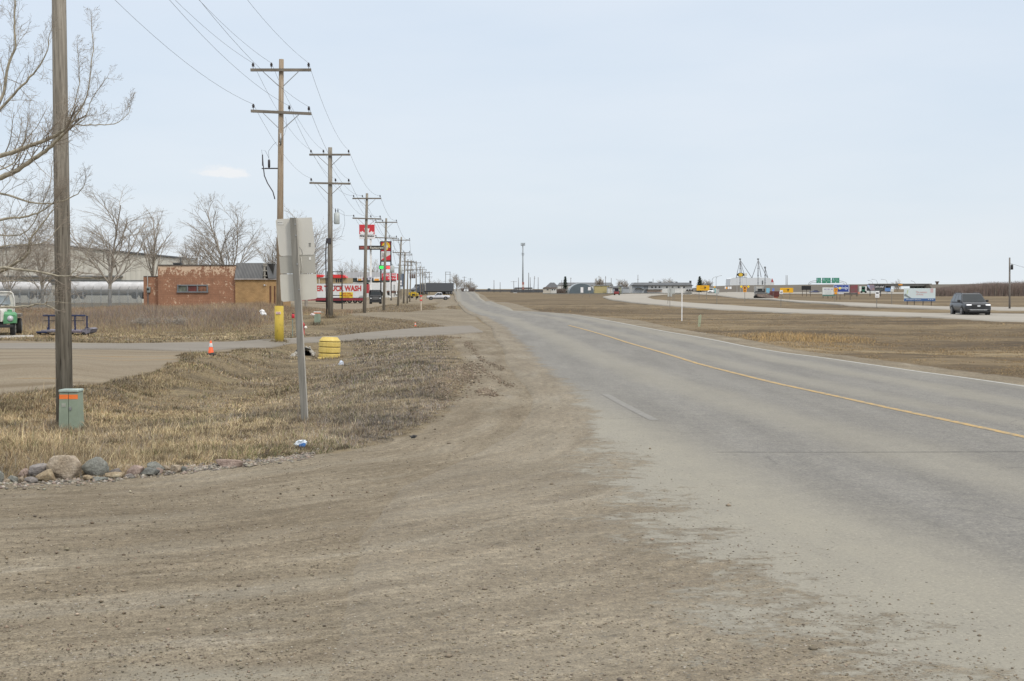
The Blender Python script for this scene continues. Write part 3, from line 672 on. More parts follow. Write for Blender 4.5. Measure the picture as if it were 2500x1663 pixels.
    segmesh('crown',S,3,mt('shoot_bark',(.31,.265,.215),.85,.25,scale=4),e)
    return e

def spruce(label,px,base,top,wpx,seed,d=None,group='dark spruces among the far buildings'):
    if d is None: g=gp(px,base); d=g.y
    b=pt(px,base,d); z0=terr(b.x,d); h=pt(px,top,d).z-z0; w=wpx*d/F; rng=random.Random(seed)
    e=empty('spruce_tree',(b.x,d,z0),0,label,'tree',group)
    MB().tube([(0,0,-.2),(0,0,h*.97)],[w*.05,.03],6).build('trunk',bark(),e)
    V=[];Fc=[]
    for k in range(900):
        t=rng.random()**.8; z=h*(.06+.93*t); r=(w/2)*(1-t)**.85*(1+.25*math.sin(t*40+seed))+.06
        a=rng.uniform(0,2*math.pi); rr=r*rng.uniform(.35,1.05); s=h*.04*rng.uniform(.6,1.3)
        c=Vector((math.cos(a)*rr,math.sin(a)*rr,z-.25*rr)); u=Vector((math.cos(a),math.sin(a),-.35))*s*1.6; v=Vector((-math.sin(a),math.cos(a),0))*s
        i=len(V); V+=[c-u-v*.6,c-u+v*.6,c+u+v*.25,c+u-v*.25]; Fc.append((i,i+1,i+2,i+3))
    npmesh('crown',np.array(V),np.array(Fc),4,mt('spruce_needles',(.035,.052,.036),.9,.4,scale=1.2),e)

# ============================================================ POLES AND WIRES
def wood(name='weathered_pole_wood',ca=(.125,.112,.092),cb=(.225,.203,.17),cc=(.35,.32,.272)):
    if name in MATS: return MATS[name]
    m,nt,b=nodes(name); n=noise(nt,coord(nt,(7,7,.35)),2.2,6,.65); r=ramp(nt,[(.3,ca),(.5,cb),(.7,cc)]); nt.links.new(n,r.inputs[0])
    ch=noise(nt,coord(nt,(34,34,1.6)),1.0,3,.6); rc=ramp(nt,[(.33,(.30,.28,.26)),(.40,(1,1,1)),(.7,(1.12,1.12,1.12))]); nt.links.new(ch,rc.inputs[0])
    kn=noise(nt,coord(nt,(9,9,5)),1.0,3,.7); rk=ramp(nt,[(.27,(.35,.32,.3)),(.33,(1,1,1))]); nt.links.new(kn,rk.inputs[0])
    c=mixc(nt,1,mixc(nt,.9,r.outputs[0],rc.outputs[0],'MULTIPLY'),rk.outputs[0],'MULTIPLY'); nt.links.new(c,b.inputs['Base Color']); b.inputs['Roughness'].default_value=.95
    bump(nt,b,ch,.8,.01); MATS[name]=m; return m
def armwood(): return mt('crossarm_wood',(.19,.17,.145),.95,.2,scale=3)
def porcelain(): return mt('dark_porcelain',(.045,.04,.045),.3)
def zinc(): return mt('galvanised_steel',(.36,.37,.38),.45,.12,metal=.6)
POLES=[]  # (x,d,ztop)
def line_pole(i,px,top,d,label,arms=((.45,(-1.12,-.38,1.12)),(2.15,(-1.12,.33,1.12))),r0=.16,r1=.105,tilt=0,mat=None,detail=2,zarm=None,basepx=None):
    t=pt(px,top,d); z0=terr(t.x,d); h=t.z-z0
    bx=t.x if basepx is None else pt(basepx,705,d).x
    e=empty('utility_pole',(bx,d,z0),0,label,'utility pole','utility poles carrying the power line along the road')
    dx=t.x-bx
    MB().tube([(0,0,-.6),(dx*.5,0,h*.5),(dx,0,h)],[r0,(r0+r1)/2*1.02,r1],14 if detail>1 else 8).build('pole',mat or wood(),e)
    ins=[]
    for k,(dn,xs) in enumerate(arms):
        za=h-dn; a0,a1=-1.22,1.22; ys=-(r1+.05); sl=tilt if k else 0
        ax=MB(); ax.add([(dx+x,ys+y,za+zz-sl*x) for x in (a0,a1) for y in (-.045,.045) for zz in (-.055,.055)],[(0,1,3,2),(4,6,7,5),(0,4,5,1),(2,3,7,6),(0,2,6,4),(1,5,7,3)])
        o=ax.build('crossarm',armwood(),e)
        if detail>0:
            b=MB()
            for s in (-1,1): b.add([(dx+s*.72,ys-.06,za-.05-sl*s*.72),(dx+s*.72,ys-.02,za-.05-sl*s*.72),(dx+s*.1,ys+.02,za-.62),(dx+s*.1,ys-.02,za-.62),(dx+s*.72+.0,ys-.06,za-.085-sl*s*.72),(dx+s*.72,ys-.02,za-.085-sl*s*.72),(dx+s*.1,ys+.02,za-.66),(dx+s*.1,ys-.02,za-.66)],[(0,1,2,3),(4,7,6,5),(0,3,7,4),(1,5,6,2),(0,4,5,1),(3,2,6,7)])
            b.build('arm_brace',armwood() if detail<2 else zinc(),o)
        for x in xs:
            p=Vector((dx+x,ys,za+.055-sl*x))
            if detail>0:
                m=MB(); m.lathe([(.012,-.12),(.012,.1)],6,p); m.lathe([(.03,.08),(.062,.10),(.035,.135),(.055,.15),(.06,.17),(.03,.20),(.045,.215),(.02,.24)],10,p)
                m.build('insulator',porcelain(),o)
            ins.append(Vector((bx,d,z0))+p+Vector((0,0,.22)))
    POLES.append(ins); return e,dx,h,z0
def wires():
    wm=mt('aluminium_wire',(.16,.165,.17),.6)
    names=['upper left','upper inner','upper right','lower left','lower inner','lower right']
    for w in range(6):
        m=MB()
        for a,b in zip(POLES[:-1],POLES[1:]):
            p,q=a[w],b[w]; L=(q-p).length; sag=.75*(L/30)**2*(.8 if L>30 else 1); sag=min(sag,1.1)
            n=14; pts=[]
            for i in range(n+1):
                t=i/n; v=p.lerp(q,t); v.z-=4*sag*t*(1-t); pts.append(v)
            rr=[max(.0062,.000085*v.y) for v in pts]
            m.tube(pts,rr,4,cap=False)
        tag(m.build('power_line',wm),'bare wire strung from pole to pole on the %s insulators of the crossarms'%names[w],'power line','wires between the utility poles')
def simple_pole(name,label,cat,px,base,top,r,mat,d=None,group=None,tops=None,arm=None,basepx=None):
    if d is None: d=gp(px,base).y
    b=pt(basepx or px,base,d); z0=min(b.z,terr(b.x,d)); t=pt(px,top,d); e=empty(name,(b.x,d,z0),0,label,cat,group)
    dx=t.x-b.x; h=t.z-z0
    MB().tube([(0,0,-.3),(dx,0,h)],[r,r*.7],8).build('pole',mat,e)
    if arm:
        for dn,w in arm: MB().box(dx-w,dx+w,-r-.1,-r,h-dn-.06,h-dn+.06).build('crossarm',armwood(),e)
    if tops: 
        z=h-tops[0]; MB().lathe([(tops[1],0),(tops[1],tops[2]),(tops[1]*.5,tops[2]*1.1)],10,(dx+(tops[3] if len(tops)>3 else 0),0,z)).build('transformer',zinc(),e)
    return e,dx,h
def transformer(e,x,y,z,r=.17,h=.62,mat=None):
    m=MB(); m.lathe([(r*.9,0),(r,.03),(r,h),(r*.75,h+.05),(.05,h+.08)],16,(x,y,z)); m.box(x-.05,x+.05,y+r*.8,abs(y)*0+y+r+.18,z+.12,z+.5)
    o=m.build('transformer',mat or mt('transformer_paint',(.42,.46,.46),.5),e)
    b=MB()
    for s in (-.07,.07): b.lathe([(.02,0),(.035,.03),(.02,.06),(.035,.09),(.02,.12),(.035,.15),(.012,.3)],8,(x+s,y,z+h+.02))
    b.build('bushing',porcelain(),o)
    return o
def line_of_poles():
    e,dx,h,z0=line_pole(0,137,-520,28,'thick weathered utility pole in the foreground left, rising out of frame beside a green pedestal',r0=.172,r1=.125,basepx=154)
    e,dx,h,z0=line_pole(1,687,145,55,'tall utility pole with two crossarms and a yellow sleeve round its foot',r0=.15,r1=.095,tilt=.045,basepx=681,mat=wood('tan_pole_wood',(.19,.14,.095),(.29,.225,.16),(.37,.325,.265)))
    ysl=mt('yellow_sleeve_paint',(.30,.22,.04),.7,.0,scale=6,lo=.33,hi=.45,c2=(.50,.37,.055),stretch=(1,1,.4),bmp=.004)
    sl=MB().tube([(0,0,-.3),(.0,0,1.48)],[.19,.18],18).build('guard_sleeve',ysl,e)
    MB().box(-.10,.10,-.205,-.185,1.15,1.24).build('warning_label',mt('label_white',(.7,.66,.66),.5),sl)
    textmesh('lettering','DANGER',mt('red_ink',(.5,.04,.04),.5),sl,-.085,.085,1.165,1.225,-.207,ext=.002)
    # cable riser and cut-out on the left
    r=MB(); r.tube([(-.62,-.05,7.55),(-.60,-.05,7.2),(-.55,-.05,6.75),(-.42,-.08,6.45),(-.2,-.1,6.1),(-.12,-.12,5.8)],.022,8)
    r.build('riser_cable',porcelain(),e)
    k=MB(); k.box(-.52,.02,-.06,-.02,7.02,7.07); k.box(-.66,-.5,-.06,-.03,7.02,7.06); k.lathe([(.02,0),(.05,.03),(.05,.3),(.02,.34)],10,(-.36,-.04,7.07)); k.box(-.64,-.60,-.07,-.03,7.15,7.6); k.build('fuse_cutout',porcelain(),e)
    j=MB(); j.tube([(-.36,-.04,7.4),(-.38,-.04,7.75),(-.18,-.05,8.0),(-.05,-.1,8.1)],.006,5); j.tube([(-.62,-.05,7.55),(-.66,-.05,7.8),(-.5,-.05,7.75),(-.36,-.04,7.45)],.006,5); j.tube([(.35,-.2,9.1),(.4,-.2,8.75),(.3,-.2,8.4),(.08,-.15,8.1)],.005,5); j.build('jumper_wire',porcelain(),e)
    c=MB(); c.tube([(.02+dx*.7,-.14,8.0),(.02+dx*.7,-.15,8.45)],.035,8); c.build('bracket',zinc(),e)
    e,dx,h,z0=line_pole(2,806,360,81,'utility pole with a grey transformer on its right side, rising from the dirt mound',detail=1,r0=.17,r1=.12,basepx=806,tilt=.02)
    transformer(e,.42,0,5.6); MB().tube([(.55,0,6.5),(.85,0,6.3),(.9,0,5.6),(.7,0,4.9),(.3,0,4.6),(.05,0,4.7)],.007,5).build('drop_wire',porcelain(),e)
    MB().tube([(-.2,-.1,4.6),(-.24,-.1,3.8),(-.2,-.1,-.2)],.04,6).build('conduit',porcelain(),e)
    MB().box(-.2,.1,-.2,-.1,4.45,4.75).build('junction_box',porcelain(),e)
    line_pole(3,896,472,115,'utility pole standing in front of the red and white maple leaf sign',detail=1,tilt=.03,basepx=889)
    line_pole(4,943,533,148,'utility pole crossing in front of the red and yellow pylon sign',detail=1,tilt=.03,basepx=936)
    e,_,_,_=line_pole(5,980,578.6,185,'utility pole with a grey transformer hung on its left, right of the pylon sign',detail=1,tilt=.03,basepx=971)
    transformer(e,-.75,0,4.6,.3,.9); MB().box(-.5,.1,-.05,.05,5.2,5.28).build('bracket',armwood(),e)
    e,_,_,_=line_pole(6,989,616,224,'utility pole with a pale transformer behind the first transformer pole',detail=1,basepx=985); transformer(e,-.5,0,4.9,.35,1.1)
    line_pole(7,996,633,262,'thin far utility pole, seventh of the row and left of the transformer bank pole',detail=0,basepx=994)
    e,_,_,_=line_pole(8,1004,635,300,'far utility pole carrying a bank of brown transformers above the yellow machine',detail=0,basepx=1000)
    for k in range(3): transformer(e,.2+.45*k,-.2,5.2,.2,.9,mt('brown_transformer',(.13,.10,.09),.6))
    MB().box(-.3,1.6,-.35,-.25,6.3,6.45).build('platform_beam',armwood(),e)
    for i,(px,tp,d,l) in enumerate(((1016,637.5,340,'far utility pole ninth in the row, behind the transformer bank'),(1026,649,385,'far utility pole tenth in the row, above the dark trailer cab'),(1032,655,430,'far utility pole eleventh in the row, over the front of the dark trailer'),
        (1038,662,480,'far utility pole twelfth in the row, over the dark trailer roof'),(1048,663,530,'slender utility pole farthest down the row, left of the twin pole frame'))):
        line_pole(9+i,px,tp,d,l,detail=0,r0=.15,r1=.12)
    wires()
# ============================================================ VEHICLES
def M_tyre(): return mt('tyre_rubber',(.022,.022,.022),.85,.2)
def M_rim(): return mt('alloy_rim',(.30,.30,.31),.35,.1,metal=.7)
def M_glass(): return mt('car_glass',(.012,.017,.02),.06,.2,spec=.5)
def M_black(): return mt('black_trim',(.02,.021,.023),.5,.1)
def M_lamp(): 
    return mt('lit_headlamp',(.95,.96,1),.3,.02,emit=.9)
def M_lampoff(): return mt('headlamp_glass',(.55,.57,.6),.15,.1)
def wheel(par,x,y,r,w,rim=None,name='wheel'):
    m=MB(); M=Matrix.Translation((x,y,r))@Matrix.Rotation(math.pi/2,4,'Y')
    m.lathe([(r*.62,-w/2),(r*.93,-w/2),(r,-w*.36),(r,w*.36),(r*.93,w/2),(r*.62,w/2)],22,(0,0,0),True,M); o=m.build(name,M_tyre(),par)
    s=1 if x>0 else -1; k=MB(); MM=Matrix.Translation((x+s*w*.42,y,r))@Matrix.Rotation(math.pi/2,4,'Y')
    k.lathe([(r*.66,-.02),(r*.66,.03),(r*.58,.035),(r*.5,.0),(r*.16,.0),(r*.12,.04)] if s>0 else [(r*.12,-.04),(r*.16,0),(r*.5,0),(r*.58,-.035),(r*.66,-.03),(r*.66,.02)],18,(0,0,0),True,MM)
    for i in range(5):
        a=i*2*math.pi/5; k.box(-.005,.05,-.04,.04,r*.12,r*.6,0,Matrix.Translation((x+s*w*.42-(0 if s>0 else .045),y,r))@Matrix.Rotation(a,4,'X'))
    k.build('rim',rim or M_rim(),o); return o
def ring(y,zb,zt,hw,tb=.86,tt=.9,rz=.16):
    """rounded body section in the XZ plane at y"""
    h=zt-zb; P=[(-hw*tb,zb),(-hw*.97,zb+h*.16),(-hw,zb+h*.45),(-hw*.985,zb+h*.72),(-hw*tt,zt-h*.05),(-hw*tt*.86,zt),(hw*tt*.86,zt),(hw*tt,zt-h*.05),(hw*.985,zb+h*.72),(hw,zb+h*.45),(hw*.97,zb+h*.16),(hw*tb,zb)]
    return [(a,y,b) for a,b in P]
def place(name,label,cat,px,base,d,hx,hy,group=None):
    p=pt(px,base,d) if d else gp(px,base); z=p.z
    return empty(name,(p.x,p.y,z),math.atan2(hy,hx)-math.pi/2,label,cat,group)
def quad(par,name,pts,mat,off=.006,label=None,th=.004):
    a,b,c,d=[Vector(p) for p in pts]; n=(b-a).cross(d-a).normalized()
    ce=(a+b+c+d)/4
    if n.dot(ce-Vector((0,ce.y*.6,.9)))<0: n=-n
    vs=[p+n*off for p in (a,b,c,d)]+[p+n*(off+th) for p in (a,b,c,d)]
    return MB().add(vs,[(0,1,2,3),(7,6,5,4),(0,4,5,1),(1,5,6,2),(2,6,7,3),(3,7,4,0)]).build(name,mat,par,label)
def lerp4(A,u0,u1,v0,v1):
    a,b,c,d=[Vector(p) for p in A]
    f=lambda u,v:(a.lerp(b,u)).lerp(d.lerp(c,u),v)
    return [f(u0,v0),f(u1,v0),f(u1,v1),f(u0,v1)]
def car(e,paint,L=4.9,W=2.0,Hh=1.78,gc=.22,belt=1.08,hood=1.0,wy=(1.45,-1.5),wr=.39,cab=(1.05,.35,-1.75,-2.25),nose=None,pickup=False,lit=False,grille=True,windows=2,roofrail=False):
    hw=W/2; f=L/2
    st=nose or [(f,.46,hood*.78,hw*.80),(f-.08,max(.34,gc),hood*.92,hw*.92),(f-.35,gc,hood*.985,hw*.985),(cab[0]+.15,gc,belt*.99,hw),(cab[0]-.1,gc,belt,hw),(0,gc,belt,hw),(-f+.5,gc,belt,hw),(-f+.08,gc+.08,belt*.98,hw*.96),(-f,.4,belt*.9,hw*.9)]
    body=MB().loft([ring(*s) for s in st]).build('body',paint,e)
    # cabin frustum
    ya,yb,yc,yd=cab; w1=hw*.93;w2=hw*.72; zr=Hh; zb=belt-.03
    lo=[(-w1,ya,zb),(w1,ya,zb),(w1,yd,zb),(-w1,yd,zb)]; hi=[(-w2,yb,zr-.06),(w2,yb,zr-.06),(w2,yc,zr-.06),(-w2,yc,zr-.06)]
    top=[(-w2*.85,yb-.15,zr),(w2*.85,yb-.15,zr),(w2*.85,yc+.12,zr),(-w2*.85,yc+.12,zr)]
    MB().loft([lo,hi,top],smooth=False).build('roof',paint,e)
    quad(e,'windshield',lerp4([lo[0],lo[1],hi[1],hi[0]],.05,.95,.08,.95),M_glass())
    quad(e,'rear_window',lerp4([lo[2],lo[3],hi[3],hi[2]],.1,.9,.12,.9),M_glass())
    for s,(i,j) in ((-1,(0,3)),(1,(1,2))):
        A=[lo[i],lo[j],hi[j],hi[i]]
        cuts=np.linspace(.04,.95,windows+1)
        for k in range(windows):
            quad(e,'side_window',lerp4(A,cuts[k]+.012,cuts[k+1]-.012,.12,.9),M_glass())
        MB().box(min(s*w1,s*(w1+.24)),max(s*w1,s*(w1+.24)),ya-.42,ya-.26,zb+.02,zb+.19,.04).build('wing_mirror',M_black(),e)
    for y in wy:
        for s in (-1,1):
            wheel(e,s*(hw-.085),y,wr,.24)
            M=Matrix.Translation((s*(hw-.02),y,wr+.02))@Matrix.Rotation(math.pi/2,4,'Y')
            MB().lathe([(wr*1.16,-.03),(wr*1.16,.024)],24,(0,0,0),False,M).build('wheel_arch',M_black(),e)
            # re-cover: the tyre stands proud of the arch liner
    for s in (-1,1):
        MB().box(min(s*hw*.50,s*hw*.88),max(s*hw*.50,s*hw*.88),f-.16,f-.0,hood*.80,hood*.86,.02).build('headlight',M_lamp() if lit else M_lampoff(),e)
        MB().box(min(s*hw*.6,s*hw*.88),max(s*hw*.6,s*hw*.88),f-.1,f+.02,hood*.42,hood*.55,.03).build('fog_lamp',M_black(),e)
        MB().box(min(s*hw*.72,s*hw*.9),max(s*hw*.72,s*hw*.9),-f-.01,-f+.12,belt*.66,belt*.84,.02).build('tail_light',mt('tail_lens',(.35,.02,.02),.3),e)
        if roofrail: MB().tube([(s*w2*.95,yb-.25,zr-.02),(s*w2*.95,yb-.5,zr+.04),(s*w2*.95,yc+.4,zr+.04),(s*w2*.95,yc+.15,zr-.02)],.02,6).build('roof_rail',M_black(),e)
    if grille:
        g=MB().prism([(-hw*.52,hood*.84),(hw*.52,hood*.84),(hw*.44,hood*.56),(-hw*.44,hood*.56)],f-.05,f+.03).build('grille',M_black(),e)
        MB().lathe([(.09,-.01),(.09,.01)],14,(0,0,0),False,Matrix.Translation((0,f+.04,hood*.76))@Matrix.Rotation(math.pi/2,4,'X')@Matrix.Diagonal((1.5,.7,1,1))).build('badge',M_lampoff(),g)
    MB().box(-hw*.74,hw*.74,f-.14,f+.012,.33,.44,.03).build('lower_intake',M_black(),e)
    MB().box(-hw*.8,hw*.8,f-.12,f+.02,.50,.56).build('bumper_line',mt('silver_trim',(.4,.41,.42),.4),e)
    MB().box(-hw*.86,hw*.86,-f+.35,f-.45,max(.17,gc-.12),gc+.03).build('underbody',M_black(),e)
    return body
def suv():
    e=place('suv',"dark grey sport utility car with its headlights lit, driving on the highway ramp at right",'car',2368,772,105,-.075,-1)
    car(e,mt('grey_car_paint',(.034,.036,.042),.38,.08,metal=.1,coat=.15),L=5.0,W=2.02,Hh=1.78,belt=1.12,hood=1.08,lit=True,roofrail=True,windows=3,gc=.34,cab=(1.15,.40,-2.0,-2.35),wy=(1.5,-1.5),wr=.395)
def pickup():
    e=place('pickup_truck','silver extended cab pickup parked side-on beside the dark semi trailer','pickup truck',1070,732.5,333,-1,-.12)
    P=mt('silver_paint',(.52,.53,.57),.35,.05,metal=.3,coat=.5)
    car(e,P,L=5.7,W=1.95,Hh=1.85,belt=1.15,hood=1.08,cab=(.95,.2,-.85,-1.0),wy=(1.85,-1.75),wr=.40,gc=.35)
    MB().box(-.8,.8,-2.75,-1.1,1.10,1.16).build('bed_liner',M_black(),e)
    MB().box(-.9,.9,-2.95,-2.82,.45,.6,.03).build('rear_bumper',M_rim(),e)
def small_car(name,label,cat,px,base,d,hx,hy,col,lit=False,**k):
    e=place(name,label,cat,px,base,d,hx,hy); car(e,mt(name+'_'+cat.replace(' ','_')+str(int(px)),col,.3,.06,coat=.6),lit=lit,**k); return e
def semi_dark():
    e=place('semi_truck','dark grey semi trailer with its dark cab turning into the road behind the silver pickup','semi truck',1062,719.3,470,-.62,-.78)
    D=mt('dark_trailer_skin',(.075,.08,.09),.45,.1); K=M_black()
    b=MB().box(-1.3,1.3,-8.2,6.2,1.15,4.05,.04); b.build('trailer_body',D,e)
    MB().box(-1.31,1.31,6.2,6.3,1.2,4.06).build('trailer_front_frame',mt('pale_trim',(.5,.5,.48),.5),e)
    MB().box(-1.05,1.05,-8,6,.85,1.15).build('chassis',K,e)
    c=MB(); c.loft([[(-1.2,y,z0),(1.2,y,z0),(1.2*t,y,z1),(-1.2*t,y,z1)] for y,z0,z1,t in ((6.8,.9,3.6,.92),(9.0,.9,3.55,.92),(9.5,.9,2.6,.95),(11.0,.8,2.0,.85),(11.3,.7,1.7,.8))],smooth=False)
    c.build('cab',mt('dark_cab',(.04,.045,.06),.35,coat=.5),e)
    quad(e,'windshield',[(-1,9.32,2.75),(1,9.32,2.75),(.95,9.1,3.4),(-.95,9.1,3.4)],M_glass(),off=.05)
    MB().box(-1.2,1.2,11.25,11.5,.45,.85,.05).build('bumper',mt('chrome',(.6,.6,.62),.25,metal=.8),e)
    for s in (-1,1):
        MB().box(min(s*.75,s*1.1),max(s*.75,s*1.1),11.2,11.4,1.0,1.3,.04).build('headlight',M_lampoff(),e)
        for y in (-7.4,-6.1,-4.9,5.4,6.9,10.4): wheel(e,s*1.08,y,.5,.3)
def white_pickup_oncoming():
    small_car('pickup_truck','white pickup coming toward the camera far down the road','pickup truck',1138.5,714,600,-.02,-1,(.75,.76,.76),L=5.6,W=2.0,Hh=1.92,belt=1.2,hood=1.15,cab=(.9,.3,-.9,-1.05),wr=.42,gc=.35)
    small_car('car','small black car seen from behind on the distant road rise','car',1194,712,760,0,1,(.02,.03,.03),L=4.8,W=1.95,Hh=1.8)
    small_car('van','white van on the far highway near the yellow guide sign with two posts','van',1736,717,520,-.3,-1,(.75,.77,.77),L=5.2,W=2.1,Hh=2.1,belt=1.3,hood=1.15)
    small_car('car','dark blue car on the underpass road beside the black billboard','car',1988,715.8,640,-.9,-.3,(.03,.035,.11),L=4.7,W=1.9,Hh=1.5,belt=.95,hood=.9,cab=(1.0,.3,-1.2,-1.9))
    e=small_car('tractor','dark red farm tractor seen end-on beside the bend of the highway ramp','tractor',1506,721,390,.15,1,(.22,.03,.03),L=3.2,W=1.5,Hh=1.9,belt=1.0,hood=.9,wy=(1.0,-.9),wr=.5,cab=(.5,.3,-.7,-.8),gc=.45)
    MB().box(-1.0,1.0,-1.2,.8,1.9,2.02,.03).build('canopy',M_black(),e)
def old_truck():
    d=62.0; e=place('old_truck','old white and green farm truck parked at the left edge facing the camera','truck',-14,822,d,.31,-.95)
    Wt=mt('old_white_paint',(.62,.61,.57),.5,.15,scale=5); G=mt('green_fender_paint',(.09,.27,.13),.45,.2,scale=4); K=M_black()
    f=1.5
    MB().loft([ring(y,zb,zt,w,.95,.9) for y,zb,zt,w in ((-.1,.9,2.02,.86),(.0,.85,2.06,.88),(-1.2,.85,2.08,.88),(-1.35,.9,1.98,.84))]).build('cab',Wt,e)
    quad(e,'windshield',[(-.74,.02,1.47),(.74,.02,1.47),(.66,-.02,1.88),(-.66,-.02,1.88)],mt('pale_glass',(.22,.25,.27),.08,.3),off=.03)
    MB().loft([ring(y,zb,zt,w,.9,.8) for y,zb,zt,w in ((1.5,.72,1.28,.45),(1.35,.7,1.34,.50),(.8,.7,1.38,.56),(.0,.7,1.44,.66))]).build('hood',Wt,e)
    g=MB().box(-.34,.34,1.50,1.54,.72,1.22).build('grille',mt('grey_grille',(.18,.18,.18),.5),e)
    m=MB(); [m.box(-.33,.33,1.54,1.555,z,z+.012) for z in np.arange(.76,1.2,.05)]; m.build('grille_bars',M_rim(),g)
    for s in (-1,1):
        X=lambda a:s*a
        r=[[(X(.46),y,.62),(X(1.0),y,.62 if y<1.3 else .66),(X(1.02),y,zt-.08),(X(.96),y,zt),(X(.50),y,zt+.03),(X(.46),y,zt-.05)] for y,zt in ((1.42,1.02),(1.3,1.12),(.9,1.14),(.45,1.12),(.2,.95))]
        fe=MB().loft(r,smooth=False).build('fender',G,e)
        hl=MB(); MM=Matrix.Translation((X(.76),1.43,.86))@Matrix.Rotation(math.pi/2,4,'X')
        hl.lathe([(.13,-.03),(.12,.03),(.05,.045)],18,(0,0,0),True,MM); hl.build('headlight',M_lampoff(),fe)
        wheel(e,X(.83),.75,.40,.22,mt('old_rim',(.16,.16,.15),.6)); wheel(e,X(.98),-2.4,.40,.26,mt('old_rim',(.16,.16,.15),.6)); 
        MB().box(min(X(.6),X(.8)),max(X(.6),X(.8)),.3,.5,1.12,1.25,.03).build('cowl_side',G,e)
        MB().rod((X(.95),.1,1.5),(X(1.12),.15,1.55),.012).build('mirror_arm',K,e)
    MB().box(-.9,.9,1.48,1.60,.45,.58,.02).build('bumper',K,e)
    MB().box(-.42,.42,-4.2,1.3,.48,.66).build('chassis',K,e)
    MB().box(-1.1,1.1,-4.3,-1.5,.86,1.0).build('flatbed',mt('truck_bed_wood',(.16,.14,.12),.9,.3),e)
    MB().box(.88,.96,.1,.2,1.16,1.24).build('marker_lamp',mt('red_lens',(.45,.03,.03),.3),e)
def truckwash():
    t=Th('semi_trailer','white box trailer lettered in red, with a red skirt, behind the black sign frame','trailer',800,741,275); W_=mt('white_trailer_skin',(.66,.68,.70),.45,.05,scale=2)
    R=mt('sign_red',(.48,.035,.03),.5,.08); DR=mt('maroon_skirt',(.26,.03,.045),.5,.15)
    bx=t.box('box_body',700,892,693,727.5,0,-2.5,W_,.05)
    t.box('top_rail',700,892,692.2,693,.03,-2.5,mt('alloy_rail',(.45,.46,.47),.4),0)
    sk=t.box('skirt_rail',700,892,728,733.8,.04,-2.45,DR)
    t.box('red_stripe',700,892,727.3,728.2,.05,-.2,M_black())
    t.text('lettering','ER TRUCK WASH',773,882,697,711.2,.02,R,bx,ext=.02,bold=.04)
    y=t.box('yellow_banner',829,861.5,713.5,727,.05,.01,mt('banner_yellow',(.72,.56,.04),.5,.06),0,bx)
    t.text('lettering','DRIVE THRU',835,857,714.6,718.6,.07,R,y,ext=.01,bold=.02); t.text('lettering','WASH & LUBE',835,860.5,719.4,723.3,.07,R,y,ext=.01,bold=.02); t.text('lettering','24 HOURS',836,853,724.0,726,.07,R,y,ext=.01)
    t.text('lettering','LOGO'.replace('LOGO','-===='),876,889,722.5,726.5,.02,M_black(),bx,ext=.01)
    for x in (853,866.5,879):
        c=t.L(x,735); m=MB(); m.lathe([(.30,-.15),(.48,-.15),(.5,-.1),(.5,.1),(.48,.15),(.3,.15)],18,(0,0,0),True,Matrix.Translation((c.x,.35,c.z+.05))@Matrix.Rotation(math.pi/2,4,'X')); o=m.build('wheel',M_tyre(),t.e)
        m=MB(); m.lathe([(.29,-.02),(.24,.03),(.08,.05)],14,(0,0,0),True,Matrix.Translation((c.x,.2,c.z+.05))@Matrix.Rotation(math.pi/2,4,'X')); m.build('rim',M_rim(),o)
    t.box('rear_lamp',887,891,733.6,737,.08,-.1,M_lampoff())
    m=t.poly('hitch_beam',[(770,734),(845,734),(842,738),(838,739),(828,742.5),(815,739),(770,737)],-.3,-1.9,M_black())
    for x in (841,845.3): t.box('landing_leg',x-.7,x+.7,735,751,.1,-.15,M_black(),.02)
    # end of the box that shows red behind the pole
    t.box('rear_door_frame',892.2,899.5,694,716,-.1,-2.4,mt('red_door_paint',(.42,.04,.05),.5,.1))
def dump_truck():
    e=place('dump_truck','black dump truck facing the camera between two utility poles','dump truck',917,745.5,264,.10,-1)
    K=mt('worn_black_paint',(.018,.019,.021),.55,.25,scale=3); K2=M_black()
    MB().box(-1.25,1.25,-5.2,-.3,1.2,2.75,.06).build('dump_box',K,e)
    MB().box(-1.15,1.15,-1.3,.1,2.7,3.0,.08).build('cab_shield',K2,e)
    MB().loft([ring(y,zb,zt,w,.95,.9) for y,zb,zt,w in ((.9,1.0,2.0,.95),(.7,1.0,2.75,1.0),(-.2,1.0,2.85,1.0),(-.3,1.0,2.7,.98))]).build('cab',K,e)
    quad(e,'windshield',[(-.85,.9,2.05),(.85,.9,2.05),(.8,.75,2.62),(-.8,.75,2.62)],M_glass(),off=.06)
    MB().loft([ring(y,.8,zt,w,.95,.9) for y,zt,w in ((2.2,1.75,1.05),(2.05,1.95,1.15),(1.0,2.05,1.2),(.7,2.0,1.2))]).build('hood',K,e)
    g=MB().box(-.62,.62,2.19,2.24,1.1,1.7,.02).build('grille',mt('dull_grille',(.10,.10,.10),.5),e)
    MB().box(-.9,.9,2.18,2.26,1.46,1.50).build('bumper_line',M_rim(),e)
    MB().box(-1.2,1.2,2.1,2.35,.55,.85,.05).build('bumper',K,e)
    for s in (-1,1):
        MB().box(min(s*.72,s*1.05),max(s*.72,s*1.05),2.12,2.25,1.25,1.5,.03).build('headlight',M_lampoff(),e)
        wheel(e,s*1.02,1.35,.53,.32); wheel(e,s*.95,-3.2,.53,.5); wheel(e,s*.95,-4.4,.53,.5)
        MB().rod((s*1.25,1.0,1.7),(s*1.3,1.0,2.6),.03).build('mirror_stalk',K2,e)
    MB().box(-.45,.45,-5,2,.6,1.05).build('chassis',K2,e)
